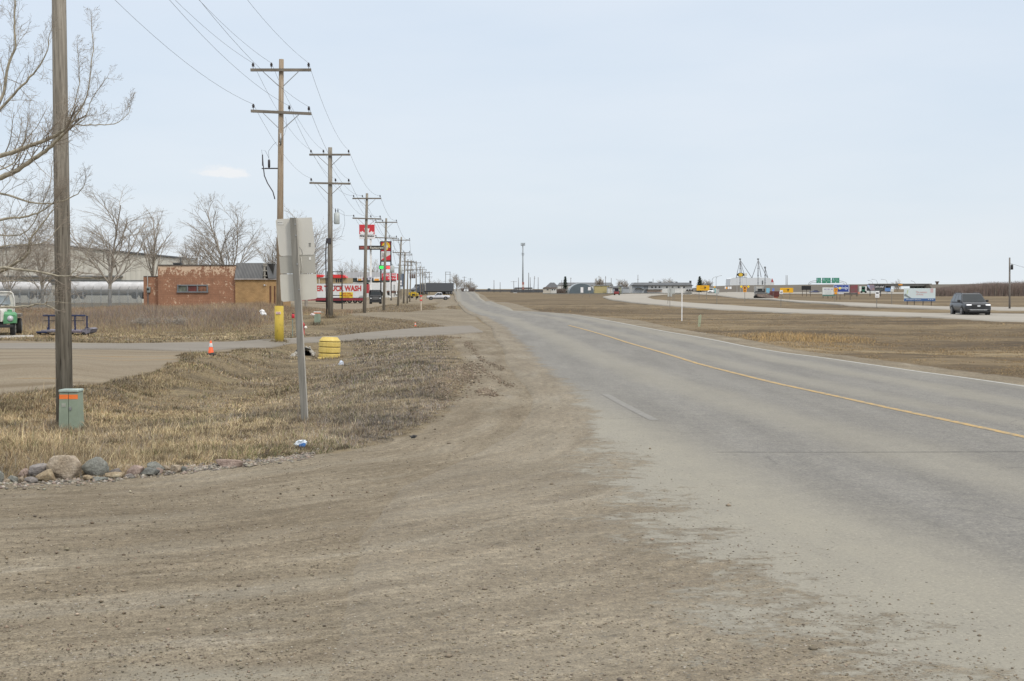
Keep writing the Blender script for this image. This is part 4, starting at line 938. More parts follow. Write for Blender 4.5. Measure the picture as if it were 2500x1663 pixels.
def compressor():
    t=Th('compressor','yellow wheeled machine parked between the pole row and the silver pickup','machine',1010,729,300); Y=mt('machine_yellow',(.48,.33,.02),.5,.3,scale=3); K=M_black()
    t.box('housing',999,1021,716,724.5,0,-1.3,Y,.06); t.box('hood',1003,1016,712.8,716.2,-.1,-1.1,Y,.05); t.box('engine_bay',1006,1013,717.5,722,.02,-.1,K)
    t.box('tank',997.5,1002,714,720,.15,-.4,Y,.05); t.box('side_panel',1014.5,1019.5,717.5,723,.03,-.05,mt('machine_dark_yellow',(.26,.17,.02),.6))
    for x in (999.5,1006,1018.5):
        c=t.L(x,725.5); m=MB(); m.lathe([(.1,-.12),(.28,-.12),(.30,-.08),(.30,.08),(.28,.12),(.1,.12)],14,(0,0,0),True,Matrix.Translation((c.x,.1,c.z))@Matrix.Rotation(math.pi/2,4,'X')); m.build('wheel',M_tyre(),t.e)
    t.box('tow_bar',1020,1026,723,724,.1,-.1,K)
def flatbed():
    t=Th('flatbed_truck','grey flatbed truck seen from behind on the side ramp, its long deck empty','flatbed truck',1860,730.5,285); G=mt('dull_white_cab',(.40,.40,.38),.5,.15); K=M_black(); D=mt('rusty_deck',(.20,.16,.14),.8,.3,scale=2)
    t.box('cab',1844.5,1866,700,717,.0,-2.0,G,.08); t.box('rear_window',1850,1861,705,710,.06,.01,M_glass()); t.box('headache_rack',1843.5,1867,711,714.5,.35,.1,K,.02)
    t.box('exhaust_stack',1844,1845.2,696,717,.3,.15,M_rim()); t.box('exhaust_stack',1865,1866.2,697,717,.3,.15,M_rim())
    t.box('deck_front',1843,1871,714,717.5,1.2,-.8,mt('deck_steel',(.16,.16,.16),.6,.2),.02)
    t.poly('deck',[(1843,718),(1862,718.5),(1884,723),(1885,727),(1872,727.5),(1846,724)],2.2,.1,D)
    t.box('side_rack',1864,1866.6,705,716,.5,.2,K)
    for x in (1843.2,1850.5,1858,1866,1874,1879.5):
        c=t.L(x,727); m=MB(); m.lathe([(.2,-.2),(.42,-.2),(.45,-.12),(.45,.12),(.42,.2),(.2,.2)],16,(0,0,0),True,Matrix.Translation((c.x,-.9,c.z+.12))@Matrix.Rotation(math.pi/2,4,'X')); m.build('wheel',M_tyre(),t.e)
    t.box('mud_flap',1841,1843,716,727,.4,.3,mt('white_flap',(.5,.5,.48),.6))
    b=Th('hopper_trailer','dark maroon box trailer behind the flatbed truck deck','trailer',1891,728,330); R=mt('maroon_box_paint',(.13,.04,.035),.6,.3)
    bb=b.box('box_body',1880.5,1902.5,711,724.5,0,-2.4,R,.05)
    for x in np.linspace(1883,1900,6): b.box('side_rib',x-.25,x+.25,711.5,724,.05,.01,mt('maroon_dark',(.06,.02,.02),.6),0,bb)
    for x in (1884,1897): 
        c=b.L(x,726); m=MB(); m.lathe([(.1,-.12),(.3,-.12),(.32,0),(.3,.12),(.1,.12)],12,(0,0,0),True,Matrix.Translation((c.x,.2,c.z))@Matrix.Rotation(math.pi/2,4,'X')); m.build('wheel',M_tyre(),b.e)
    b.box('tow_hitch',1889,1899,724.5,729,.2,-.2,mt('rust_red',(.25,.07,.04),.7))
def tankers():
    for i,(x0,x1,l) in enumerate(((-30,118,'long white tank trailer behind the chain-link fence, left of the nearest utility pole'),(158,372,'long white tank trailer behind the fence below the grey warehouse, right of the nearest pole'))):
        t=Th('tank_trailer',l,'trailer',(x0+x1)/2,728,205,group='white tank trailers behind the fence'); W_=mt('white_tank_paint',(.52,.52,.53),.8,.12,scale=1.5)
        a=t.L(x0,703);b=t.L(x1,703); r=.95
        M=Matrix.Translation((a.x,1.0,a.z))@Matrix.Rotation(math.pi/2,4,'Y'); L=b.x-a.x
        MB().lathe([(r*.2,0),(r*.8,.06),(r,.3),(r,L-.3),(r*.8,L-.06),(r*.2,L)],22,(0,0,0),True,M).build('tank',W_,t.e)
        t.box('catwalk',x0+10,x1-10,686.5,688,-.7,-1.3,mt('alloy_rail',(.45,.46,.47),.4)); t.box('chassis',x0+6,x1-6,718.5,721.5,-.6,-1.4,M_black())
        for x in (x0+22,x0+42,x1-44,x1-24):
            c=t.L(x,722); m=MB(); m.lathe([(.2,-.14),(.47,-.14),(.5,-.1),(.5,.1),(.47,.14),(.2,.14)],16,(0,0,0),True,Matrix.Translation((c.x,.25,c.z))@Matrix.Rotation(math.pi/2,4,'X')); m.build('wheel',M_tyre(),t.e)
        t.box('landing_leg',(x0+x1)/2-2,(x0+x1)/2+2,719,727,-.5,-.7,M_black())
    for x0,x1,y0,y1,l in ((902,938,692,719,'white box trailer parked behind the black dump truck'),(944,975,690,713,'white box trailer with dark red underside, behind the thin white flagpoles')):
        t=Th('box_trailer',l,'trailer',(x0+x1)/2,722,345); 
        t.box('box_body',x0,x1,y0,y1-3,0,-2.5,mt('white_trailer_skin',(.66,.68,.70),.45,.05,scale=2),.05); t.box('side_skirt',x0,x1,y1-2.8,y1+3,.02,-2.3,mt('skirt_brown',(.17,.10,.08),.7))
        for x in (x0+6,x1-6):
            c=t.L(x,717); m=MB(); m.lathe([(.2,-.14),(.47,-.14),(.5,0),(.47,.14),(.2,.14)],14,(0,0,0),True,Matrix.Translation((c.x,-.1,c.z))@Matrix.Rotation(math.pi/2,4,'X')); m.build('wheel',M_tyre(),t.e)
def far_semi():
    t=Th('semi_truck','white and green semi truck between the maroon and the black billboards','semi truck',2108,715,610); G=mt('truck_green',(.03,.14,.09),.4,.1)
    t.box('cab',2102,2114,700,713.5,0,-2,G,.1); t.box('windshield',2104,2112,702,706,.05,.0,M_glass()); t.box('air_fairing',2099,2103,699.5,713,.3,-1.5,mt('fairing_white',(.75,.76,.76),.4),.1); t.box('air_fairing',2112,2118,699.5,714.5,.3,-1.5,mt('fairing_white',(.75,.76,.76),.4),.1)
    t.box('trailer_body',2116,2150,709,714.5,-.2,-2.6,mt('white_trailer_skin',(.66,.68,.70),.45,.05,scale=2))
    for x in (2103,2113,2140,2146): 
        c=t.L(x,714); m=MB(); m.lathe([(.2,-.14),(.5,-.14),(.5,.14),(.2,.14)],12,(0,0,0),True,Matrix.Translation((c.x,-.2,c.z+.2))@Matrix.Rotation(math.pi/2,4,'X')); m.build('wheel',M_tyre(),t.e)
# ============================================================ BUILDINGS
def brick_mat(name,c,c2,peel=None,sc=1.0,mort=.02):
    if name in MATS: return MATS[name]
    m,nt,b=nodes(name); tc=N(nt,'ShaderNodeTexCoord'); sx=N(nt,'ShaderNodeSeparateXYZ'); nt.links.new(tc.outputs['Object'],sx.inputs[0]); cb=N(nt,'ShaderNodeCombineXYZ')
    nt.links.new(math_(nt,'ADD',sx.outputs[0],sx.outputs[1]),cb.inputs[0]); nt.links.new(sx.outputs[2],cb.inputs[1])
    br=N(nt,'ShaderNodeTexBrick'); nt.links.new(cb.outputs[0],br.inputs['Vector']); br.inputs['Scale'].default_value=1; br.inputs['Brick Width'].default_value=.4*sc; br.inputs['Row Height'].default_value=.2*sc; br.inputs['Mortar Size'].default_value=mort*.5
    br.inputs['Color1'].default_value=(*c,1); br.inputs['Color2'].default_value=(*c2,1); br.inputs['Mortar'].default_value=(*[x*.72 for x in c],1)
    v=coord(nt,(1,1,1)); n=noise(nt,v,1.3,5,.7); r=ramp(nt,[(.3,(.8,.8,.8)),(.7,(1.15,1.13,1.1))]); nt.links.new(n,r.inputs[0])
    col=mixc(nt,1,br.outputs['Color'],r.outputs[0],'MULTIPLY')
    if peel:
        # paint flaked away, mostly near the top of the wall
        n2=noise(nt,coord(nt,(1,1,.75)),5.5,8,.72); n3=noise(nt,coord(nt,(1,1,.9)),1.4,4,.6)
        hgt=math_(nt,'MULTIPLY',smooth(nt,sx.outputs[2],2.5,3.7),.17)
        q=math_(nt,'ADD',math_(nt,'ADD',n2,hgt),math_(nt,'MULTIPLY',math_(nt,'SUBTRACT',n3,.5),.55))
        f=smooth(nt,q,.595,.64); col=mixc(nt,f,col,peel)
    nt.links.new(col,b.inputs['Base Color']); b.inputs['Roughness'].default_value=.9
    MATS[name]=m; return m
def metal_mat(name,c,per=.3,c2=None,axis=0,depth=.02):
    if name in MATS: return MATS[name]
    m,nt,b=nodes(name); tc=N(nt,'ShaderNodeTexCoord'); sx=N(nt,'ShaderNodeSeparateXYZ'); nt.links.new(tc.outputs['Object'],sx.inputs[0])
    s=math_(nt,'PINGPONG',math_(nt,'ADD',sx.outputs[0],sx.outputs[1]),per/2); s=math_(nt,'MULTIPLY',s,2/per)
    st=math_(nt,'LESS_THAN',s,.14); n=noise(nt,coord(nt,(1,1,.25)),.9,5,.6)
    r=ramp(nt,[(.3,tuple(x*.88 for x in c)),(.7,c2 or tuple(min(1,x*1.1) for x in c))]); nt.links.new(n,r.inputs[0])
    col=mixc(nt,math_(nt,'MULTIPLY',st,.35),r.outputs[0],tuple(x*.6 for x in c)); nt.links.new(col,b.inputs['Base Color']); b.inputs['Roughness'].default_value=.6
    bump(nt,b,s,.5,depth); MATS[name]=m; return m
def brown_building():
    t=Th('brown_building','low brick building with peeling brown paint and dark metal mansard at one end','building',481,752,120)
    BR=brick_mat('peeling_brown_block',(.34,.178,.11),(.295,.152,.094),(.62,.46,.33)); TB=brick_mat('tan_brick',(.42,.27,.13),(.36,.225,.105),None,.5)
    CAP=mt('dark_cap_flashing',(.09,.085,.08),.6); MET=metal_mat('dark_mansard_metal',(.085,.088,.092),.28,(.14,.14,.14),depth=.03)
    w=t.box('wall',386.8,575.4,648.5,790,0,-8,BR); t.box('roof_cap',386,575.6,646.2,648.5,.08,-8.05,CAP)
    a=t.box('annex_wall',347.6,386.7,675.5,790,-.5,-5,BR); t.box('roof_cap',347,386.6,674,675.5,-.45,-5.05,CAP,parent=a)
    # three-light window
    WF=mt('grey_window_frame',(.17,.18,.19),.6); 
    win=t.box('window',433,508,695,698,.10,-.12,WF); t.box('sill',432,509,711.5,714.5,.14,.0,WF,parent=win)
    for x in (433,456.5,481,505): t.box('frame',x,x+3,698,711.5,.09,-.1,WF,parent=win)
    for k,(x,c) in enumerate(((436,(.12,.13,.10)),(459.5,(.13,.035,.028)),(484,(.20,.09,.05)))):
        t.box('pane',x,x+(20.5 if k<2 else 21),698,711.5,.02,.005,mt('boarded_pane_%d'%k,c,.4,.5,scale=3),parent=win)
    # tan brick end with the angled entrance face
    L=t.L; q=[L(575.6,682),L(650,682),L(673,683)]; zb=L(0,790).z; zt=L(0,683).z
    def walls(y1,y2,y3): return [(q[0].x,y1),(q[1].x,y2),(q[2].x,y3),(q[2].x,8),(q[0].x,8)]
    MB().prism(walls(-.25,-.25,1.3),zb,zt,'z').build('entrance_wall',TB,t.e)
    MB().prism([(a,b) for a,b in ((q[0].x-.05,-.42),(q[1].x+.1,-.42),(q[2].x+.15,1.2),(q[2].x+.1,8.1),(q[0].x-.05,8.1))],zt,zt+.10,'z').build('eave',mt('pale_eave',(.36,.33,.31),.6),t.e)
    z1=L(0,642).z; z0=zt+.10; X0,X1,X2=q[0].x-.02,q[1].x+.05,q[2].x+.1; xa=L(638,0).x; xb=L(643,0).x
    mb=MB(); th=.08
    def panel(A,Bp,y0a,y0b):
        (xa_,ya_),(xb_,yb_)=A,Bp
        vs=[(xa_,ya_,z0),(xb_,yb_,z0),(xb_,yb_+y0b,z1),(xa_,ya_+y0a,z1)]; vs+=[(x,y+th,z) for x,y,z in vs]
        mb.add(vs,[(0,1,2,3),(7,6,5,4),(0,4,5,1),(1,5,6,2),(2,6,7,3),(3,7,4,0)])
    panel((X0,-.40),(xa,-.40),.7,.7); 
    ro=mb.build('mansard',MET,t.e); mb=MB()
    xc=L(652,0).x; mb.add([(xc,-.38,z0),(X2,1.15,z0),(X2-.25,1.75,z1-.05),(xb,.32,z1-.02),(xc,-.30,z0),(X2,1.23,z0),(X2-.25,1.83,z1-.05),(xb,.40,z1-.02)],[(0,1,2,3),(7,6,5,4),(0,4,5,1),(1,5,6,2),(2,6,7,3),(3,7,4,0)])
    mb.build('mansard',MET,t.e,'loose dark metal mansard panel beside the gap')
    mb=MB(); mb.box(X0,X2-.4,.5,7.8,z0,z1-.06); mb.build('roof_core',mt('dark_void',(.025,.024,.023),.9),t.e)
    lad=MB(); x=L(640.5,0).x; 
    for dx in (0,): lad.box(x-.06,x+.10,.0,.12,z0,z1-.02)
    for z in (z0+.2,z0+.65,z0+1.1,z1-.15): lad.box(x-.1,x+.25,-.05,.05,z,z+.09)
    lad.build('exposed_stud',mt('pale_lumber',(.34,.32,.28),.9,.2),t.e)
    for x in (657.2,665): t.box('door_slot',x,x+3.0,698,762,-.2 if x<660 else -.75,-1.6,mt('brown_slot',(.12,.055,.03),.7))
    ln=t.L(647,696.8); m=MB(); m.lathe([(.02,0),(.05,.05),(.045,.14),(.01,.17)],10,(ln.x,-.36,ln.z-.08)); m.box(ln.x,ln.x+.22,-.34,-.30,ln.z,ln.z+.03); m.build('wall_lamp',M_lampoff(),t.e)
    # meter on the annex, roof bits
    t.box('conduit',356.8,358,670,702,-.38,-.44,mt('conduit_pale',(.45,.45,.44),.5))
    mtb=t.box('meter_box',356,364.5,700.5,715,-.28,-.5,mt('meter_paint',(.22,.24,.23),.5),.03); c=t.L(359.5,705.5); MB().lathe([(.09,0),(.09,.05),(.04,.07)],14,(0,0,0),True,Matrix.Translation((c.x,.26,c.z))@Matrix.Rotation(math.pi/2,4,'X')).build('meter_dial',M_glass(),mtb)
    t.box('conduit',357.6,359.3,715,748,-.38,-.44,mt('conduit_dark',(.12,.12,.12),.6))
    t.box('roof_vent',414.5,434,641,645.8,-1,-1.8,mt('black_vent',(.03,.03,.03),.6),.06)
    c=t.L(427,0); m=MB(); m.lathe([(.07,0),(.07,.62),(.16,.65),(.16,.72),(.05,.85)],10,(c.x,1.2,t.L(0,646).z)); m.build('roof_pipe',mt('pale_pipe',(.38,.37,.35),.6),t.e)
    c=t.L(539,0); m=MB(); m.rod((c.x,1.5,t.L(0,646).z-.1),(c.x,1.5,t.L(0,624).z),.03); m.build('vent_rod',M_black(),t.e)
def warehouse():
    t=Th('warehouse','large pale corrugated steel warehouse with a low gable roof behind the bare trees','building',130,740,235)
    S=metal_mat('pale_cladding',(.56,.545,.485),.9,(.62,.605,.54),depth=.04); q=[t.L(-190,626),t.L(110,598),t.L(381,626)]; zb=t.L(0,745).z
    MB().prism([(q[0].x,zb),(q[0].x,q[0].z),(q[1].x,q[1].z),(q[2].x,q[2].z),(q[2].x,zb)],0,30).build('wall',S,t.e)
    m=MB()
    for a,b in ((q[0],q[1]),(q[1],q[2])):
        m.add([(a.x-.2*(a is q[0]),y,a.z+dz) for y in (-.35,30.2) for dz in (.02,.28)]+[(b.x+.3*(b is q[2]),y,b.z+dz) for y in (-.35,30.2) for dz in (.02,.28)],[(0,1,3,2),(4,6,7,5),(0,4,5,1),(2,3,7,6),(0,2,6,4),(1,5,7,3)])
    m.build('roof',mt('dark_roof_edge',(.06,.065,.07),.5),t.e)
    t.box('canopy',-190,300,673,677,.8,.0,mt('grey_canopy',(.16,.165,.165),.6)); t.box('base_band',-190,380,684,695,.12,.0,metal_mat('grey_band_cladding',(.15,.155,.155),.9))
def chain_fence():
    t=Th('chain_link_fence','grey chain-link fence with barbed arms running from the truck lot to the brown building','fence',200,752,131)
    m,nt,b=nodes('chain_link_mesh'); b.inputs['Base Color'].default_value=(.22,.24,.25,1); b.inputs['Metallic'].default_value=.5; b.inputs['Roughness'].default_value=.5
    tr=N(nt,'ShaderNodeBsdfTransparent'); mx=N(nt,'ShaderNodeMixShader'); tc=coord(nt,(1,1,1),0); sx=N(nt,'ShaderNodeSeparateXYZ'); nt.links.new(tc,sx.inputs[0])
    u=math_(nt,'PINGPONG',math_(nt,'ADD',sx.outputs[0],sx.outputs[2]),.04); w=math_(nt,'PINGPONG',math_(nt,'SUBTRACT',sx.outputs[0],sx.outputs[2]),.04)
    f=math_(nt,'MAXIMUM',math_(nt,'LESS_THAN',u,.013),math_(nt,'LESS_THAN',w,.013))
    nt.links.new(f,mx.inputs[0]); nt.links.new(tr.outputs[0],mx.inputs[1]); nt.links.new(b.outputs[0],mx.inputs[2]); nt.links.new(mx.outputs[0],nt.nodes['Material Output'].inputs[0])
    a=t.L(-60,707);c=t.L(347,700); zb=t.L(0,756).z
    g=MB(); g.box(a.x,c.x,-.004,.004,zb,a.z); g.build('chain_mesh',m,t.e)
    P=zinc()
    for px in list(range(-40,346,22)): 
        x=t.L(px,700).x; k=MB(); k.rod((x,.03,zb-.3),(x,.03,a.z),.035); k.rod((x,.03,a.z),(x+.25,-.2,a.z+.32),.02); k.build('post',P,t.e)
    r=MB(); r.rod((a.x,.03,a.z),(c.x,.03,a.z),.025); r.build('top_rail',P,t.e)
    r=MB(); [r.rod((a.x,-.07*i,a.z+.1*i),(c.x,-.07*i,a.z+.1*i),.008) for i in (1,2,3)]; r.build('barbed_wire',P,t.e)
def petro_area():
    RED=mt('bright_red_fascia',(.62,.035,.035),.4,.08); TAN=mt('tan_stucco',(.40,.32,.195),.9,.12,scale=1); GL=M_glass()
    t=Th('service_building','tan service building with bright red rounded fascia behind the truck wash trailer','building',810,738,345)
    t.box('wall',740,848,678.5,735,0,-12,TAN); t.box('fascia',842,842.1,672,678,0,-1,RED)
    t.box('fascia',771,789,671,677.5,.6,-3,RED,.1,label='short darker red fascia at left'); t.poly('fascia',[(811,670.5),(838,671),(844,675),(846,678.5),(811,678.5)],.8,-4,RED)
    t.poly('white_canopy',[(789,678),(796,671.5),(811,670),(811,679)],.5,-3,mt('white_fascia',(.7,.7,.7),.5))
    for x in (820,825,830): t.box('window',x,x+3,681,690,.03,-.05,GL)
    t.box('pole_light',779.4,780.4,680,692,.5,.3,mt('white_post_paint',(.78,.78,.78),.5))
    t=Th('station_building','long low building with pale grey roof and dark green wall behind the petrol signs','building',900,738,390)
    t.poly('roof',[(838,679),(841,664.5),(958,664.5),(962,679)],0,-14,metal_mat('pale_grey_roof',(.47,.485,.52),1.2,(.52,.53,.56)))
    t.box('wall',846,960,679,690.5,-.4,-13,mt('dark_green_wall',(.055,.07,.065),.7)); t.box('lower_wall',836,962,689.5,736,-.2,-13,mt('white_stucco',(.6,.6,.58),.7,.08,scale=1))
    for k,(a,b) in enumerate(((872,885.5),(912,928))):
        p=t.box('fascia_sign',a,b,677.5,685.5,.3,-.1,mt('white_fascia',(.7,.7,.7),.5),.05); o=t.poly('sun_stripe',[(a+2,683),(a+4,680.6),(b-4,680.6),(b-2,683),(b-2.6,685.3),(a+2.4,685.3)],.36,.3,mt('sunset_orange',(.75,.33,.05),.5),parent=p)
    t.box('fascia_sign',885.8,892,678,684.5,.3,-.1,mt('dull_red_panel',(.30,.06,.05),.5)); t.box('window',893,900,690,706,.02,-.05,GL)
    for x in (875,881.5): t.box('roof_light_post',x,x+.6,671,689,.9,.8,M_black())
    # petrol pylon
    t=Th('pylon_sign','tall red and white maple leaf sign on white poles above a dark restaurant panel','sign',898,736,300)
    WP=mt('white_post_paint',(.78,.78,.78),.5)
    for x in (888.6,902.9): t.box('pole',x,x+3.8,583,738,-.3,-.65,WP)
    P=t.box('leaf_panel',876.8,915,548,583.5,0,-.5,mt('sign_white',(.78,.78,.80),.4,.03),.03); t.box('red_field',877.2,914.4,548.4,572,.03,-.01,mt('leaf_red',(.56,.035,.05),.4,.05),parent=P)
    lf=[(880.2,572.2),(878.9,566),(883.2,566.4),(884.3,563.6),(889,568),(891.5,567),(889.2,557),(892.8,558.6),(895.6,552.2),(895.6,572.2)]
    lf2=lf+[(2*895.8-x,y) for x,y in lf[::-1][1:]]
    t.poly('half_leaf',lf2,.06,.031,mt('sign_white',(.78,.78,.80),.4,.03),parent=P); t.text('lettering','PETRO-CANADA',878.4,913.6,574.2,579,.02,M_black(),P,ext=.01,bold=.035)
    R=t.box('restaurant_panel',876.8,937.5,600,610.2,.55,.05,mt('dark_sign_face',(.035,.035,.033),.5),.03); t.box('red_panel',878.5,902,600.8,609.4,.57,.5,mt('dull_maroon_face',(.17,.05,.045),.5),parent=R)
    t.text('lettering','Restaurant',904.5,937,602.2,607.7,.56,mt('cream_lettering',(.62,.60,.53),.5),R,ext=.01,bold=.02); t.text('lettering','smiths'.replace('smiths','~~~~'),881,899,602.5,607.5,.58,mt('red_script',(.35,.08,.06),.5),R,ext=.01,bold=.02)
    t.box('price_box',898.3,908.6,675.5,684,.4,0,mt('pale_lilac_panel',(.50,.50,.58),.5),.03); t.text('lettering','24',901.5,906,677.5,682,.42,M_black(),t.e,ext=.01)
    # fan pylon
    t=Th('pylon_sign','pylon sign with yellow fan on red and lit green and red price digits','sign',941,738,320); K=M_black()
    for x in (928.4,953.2): t.box('post',x,x+2.2,589.5,738 if x>940 else 735,0,-.4,K)
    P=t.box('fan_panel',930.4,953,591,614,.05,-.35,mt('dark_red_face',(.33,.03,.035),.4,.05)); t.box('top_frame',928.2,955.6,589,591,.06,-.42,K)
    c=t.L(942.5,612); Y=mt('fan_yellow',(.78,.55,.02),.4); 
    fan=MB(); n=9
    for i in range(n):
        a0=math.radians(200-i*220/n);a1=math.radians(200-(i+1)*220/n+4); r0,r1=.55,1.02
        qd=[(c.x+math.cos(a)*r*.93,c.z+.95+math.sin(a)*r) for a,r in ((a0,r0),(a0,r1),((a0+a1)/2,r1*1.07),(a1,r1),(a1,r0))]
        fan.prism(qd,-.09,-.055)
    fan.prism([(c.x-.52,c.z+.55),(c.x+.52,c.z+.55),(c.x+.3,c.z+.15),(c.x-.3,c.z+.15)],-.075,-.055); fan.build('yellow_fan',Y,P)
    MB().lathe([(.5,-.012),(.5,.012)],20,(0,0,0),False,Matrix.Translation((c.x,-.075,c.z+.95))@Matrix.Rotation(math.pi/2,4,'X')).build('fan_centre',mt('fan_pale',(.62,.60,.45),.5),P)
    Q=t.box('lower_panel',930.6,953,615.5,637,.05,-.35,mt('off_white_face',(.62,.61,.60),.4,.06)); t.poly('red_corner',[(953,622),(953,634.5),(934,634.5),(932,633)],.08,.051,mt('leaf_red',(.56,.035,.05),.4,.05),parent=Q)
    t.text('lettering','A&',932.5,938.5,617.5,629,.07,mt('grey_ink',(.25,.2,.22),.5),Q,ext=.01); t.box('dark_strip',930.4,953,634.6,637.5,.09,-.36,mt('maroon_strip',(.2,.06,.05),.5)); t.box('cross_beam',928.3,955.5,637.6,639.3,.1,-.4,K)
    D=t.box('price_display',925.2,958.6,648,657.4,.3,-.2,K,.02)
    t.box('green_digits_panel',927,937.6,649.5,656.4,.32,.28,mt('led_green',(.05,.75,.12),.5,emit=1.0),parent=D); t.box('red_digits_panel',944,956.8,649.5,656.4,.32,.28,mt('led_red',(1,.07,.08),.5,emit=1.0),parent=D)
    for x in (929.5,932.3,935): t.box('digit_gap',x,x+.7,650.8,655,.34,.31,mt('led_dark_green',(.01,.22,.03),.5),parent=D)
    for x in (946.5,949.5,952.5): t.box('digit_gap',x,x+.6,651,655,.34,.31,mt('led_dark_red',(.7,.02,.03),.5),parent=D)
    t=Th('fuel_sign','wide red fuel card sign with white lettering between the pole bases','sign',952,736,350)
    P=t.box('panel',932,972,668,684.5,0,-.4,mt('card_sign_red',(.55,.03,.045),.4,.06),.03); Wm=mt('sign_white',(.78,.78,.80),.4,.03); t.text('lettering','PETRO-PASS',935,967,670,675,.02,Wm,P,ext=.01,bold=.02); t.text('lettering','Truck Stop',947,967,678,682.5,.02,Wm,P,ext=.01,shear=.3,bold=.02)
    t.box('side_panel',972.2,983,668,700,-.02,-.4,mt('slate_sign_face',(.16,.19,.23),.5)); t.box('side_panel',983.2,985.6,668,706,0,-.4,mt('deep_blue_edge',(.02,.06,.13),.5)); t.box('white_panel',974,981,685,690,.02,-.1,Wm); t.box('white_panel',974,981,692,696,.02,-.1,Wm)
    for x in (936,978): t.box('post',x,x+1.4,684,738,-.1,-.35,M_black())
    for px,b,tp,l in ((952.5,727,666,'thin white post with a round foot in front of the red fuel sign'),(968,719,668,'thinner white post at the right end of the red fuel sign')):
        t=Th('white_post',l,'post',px,b,300); t.box('post',px-.9,px+.9,tp,b+1,.0,-.15,WP); c=t.L(px,b); MB().lathe([(.18,0),(.18,.12),(.1,.25)],12,(c.x,.07,0)).build('foot',WP,t.e)
    t=Th('small_sign','small white panel sign on one dark post beside the trailers','sign',962,724,290); t.box('panel',957.5,967.5,687.5,690.5,0,-.06,Wm); t.box('panel',957.5,967.5,691.5,695,0,-.06,Wm); t.box('post',961.4,962.8,686,724,-.08,-.16,M_black())
    # empty black steel sign frame
    t=Th('sign_frame','empty black steel sign frame standing in the weeds in front of the truck wash trailer','sign frame',817,754,150); K=mt('black_steel',(.015,.015,.017),.5)
    for x in (798.6,833.8): t.box('post',x,x+2.3,662.5,756,0,-.09,K)
    for y in (662.6,697.5,720.5,729.2): t.box('crossbar',801,833.8,y,y+2,-.01,-.08,K)
def signs_right():
    K=mt('black_steel',(.015,.015,.017),.5); WD=mt('sign_post_wood',(.12,.10,.085),.9,.2); ZP=mt('sign_post_steel',(.20,.19,.17),.6); W_=mt('sign_white',(.78,.78,.80),.4,.03); Y=mt('guide_yellow',(.78,.42,.01),.5,.05); O=mt('warning_orange',(.78,.33,.02),.5,.06); BK=M_black()
    def board(name,label,x0,x1,y0,y1,mat,legs,yb,cat='sign',legw=1.4,d=None,lm=None,part='panel',group=None,th=.12):
        t=Th(name,label,cat,(x0+x1)/2,yb,d or gp((x0+x1)/2,yb).y,group); P=t.box(part,x0,x1,y0,y1,0,-th,mat,.01)
        for x in legs: t.box('leg',x-legw/2,x+legw/2,y0+1,yb+.8,-th-.01,-th-.16,lm or WD)
        return t,P
    for x0,x1,y0,y1,lg,yb,l in ((1700.5,1732,697,709.5,(1707,1725),731,'yellow highway guide board nearest the spruce, on two thin posts'),(1904.5,1936.5,703,714.8,(1910,1929),733,'yellow highway guide board right of the maroon trailer')):
        t,P=board('guide_sign',l,x0,x1,y0,y1,Y,lg,yb,lm=ZP,legw=1.1,group='yellow guide boards'); 
        a=t.L(x1-7,0).x; z=t.L(0,y1-3).z; z2=t.L(0,y0+4).z
        m=MB(); m.tube([(a,-.03,z),(a,-.03,z2)],.06,4); m.prism([(a-.18,z2-.1),(a+.18,z2-.1),(a,z2+.18)],-.05,-.02); m.tube([(a,-.03,(z+z2)/2),(a+.22,-.03,(z+z2)/2+.2)],.05,4); m.build('route_arrow',BK,P)
        for k in range(2): t.box('text_bar',x0+8,x1-11,y0+3+k*4,y0+4.4+k*4,.01,.004,mt('amber_dark',(.55,.27,.02),.5),parent=P)
    t,P=board('warning_sign','orange construction diamond stacked on a smaller orange diamond between two yellow lamps',1810,1811,701,702,O,(),739,d=gp(1818,738).y)
    c=t.L(1818.5,703); 
    def diamond(t,x,y,r,mat,nm='diamond_panel'): return t.poly(nm,[(x-r,y),(x,y-r),(x+r,y),(x,y+r)],.03,0,mat)
    D=diamond(t,1818.5,703.5,6.0,O); D2=t.box('plate',1814.8,1822.2,706.5,713.5,.05,.035,O); t.box('symbol',1817,1820,700.5,705.5,.06,.04,BK,parent=D); t.box('symbol',1817.3,1819.8,708,711.8,.07,.051,BK,parent=D2)
    t.box('post',1818,1819.2,700,740,-.01,-.1,ZP); t.box('arm',1810,1827,700.2,701,-.02,-.08,ZP)
    for x in (1810,1827): 
        L_=t.poly('amber_diamond',[(x-3.5,699.5),(x,696.5),(x+3.5,699.5),(x,703.5)],.03,0,mt('bright_yellow_panel',(.85,.62,.03),.5))
    t,P=board('warning_sign','orange pedestrian sign with a small plate in front of the blue billboard',2036,2045,703,712.5,O,(),738,d=gp(2040,738).y); t.box('plate',2037.4,2043.8,713,718.5,0,-.1,O,.02); t.box('post',2038,2039,702,739,-.13,-.22,ZP); 
    for x,y in ((2038.4,706),(2042,707.5),(2040,711)): t.box('symbol',x,x+1.3,y-1.6,y+1.4,.02,.004,BK,parent=P)
    t=Th('warning_sign','small yellow diamond sign high above the white van','sign',1744.5,722,520); diamond(t,1744.7,700.8,2.6,Y); t.box('post',1744.4,1745,703,720,-.02,-.12,ZP)
    t=Th('work_sign','orange diamond between two white panels in front of the embankment','sign',1777,716,560); diamond(t,1774,703.5,2.8,O); 
    for a,b in ((1769.5,1773),(1777,1780.5),(1781.5,1786)): t.box('white_panel',a,b,700,705.5,-.05,-.15,W_)
    t.box('post',1773.7,1774.3,705,717,-.02,-.12,ZP)
    # billboards
    board('billboard','all black billboard on three slim legs',1957,1980,698,707.8,K,(1959.5,1969.5,1979),724,'billboard')
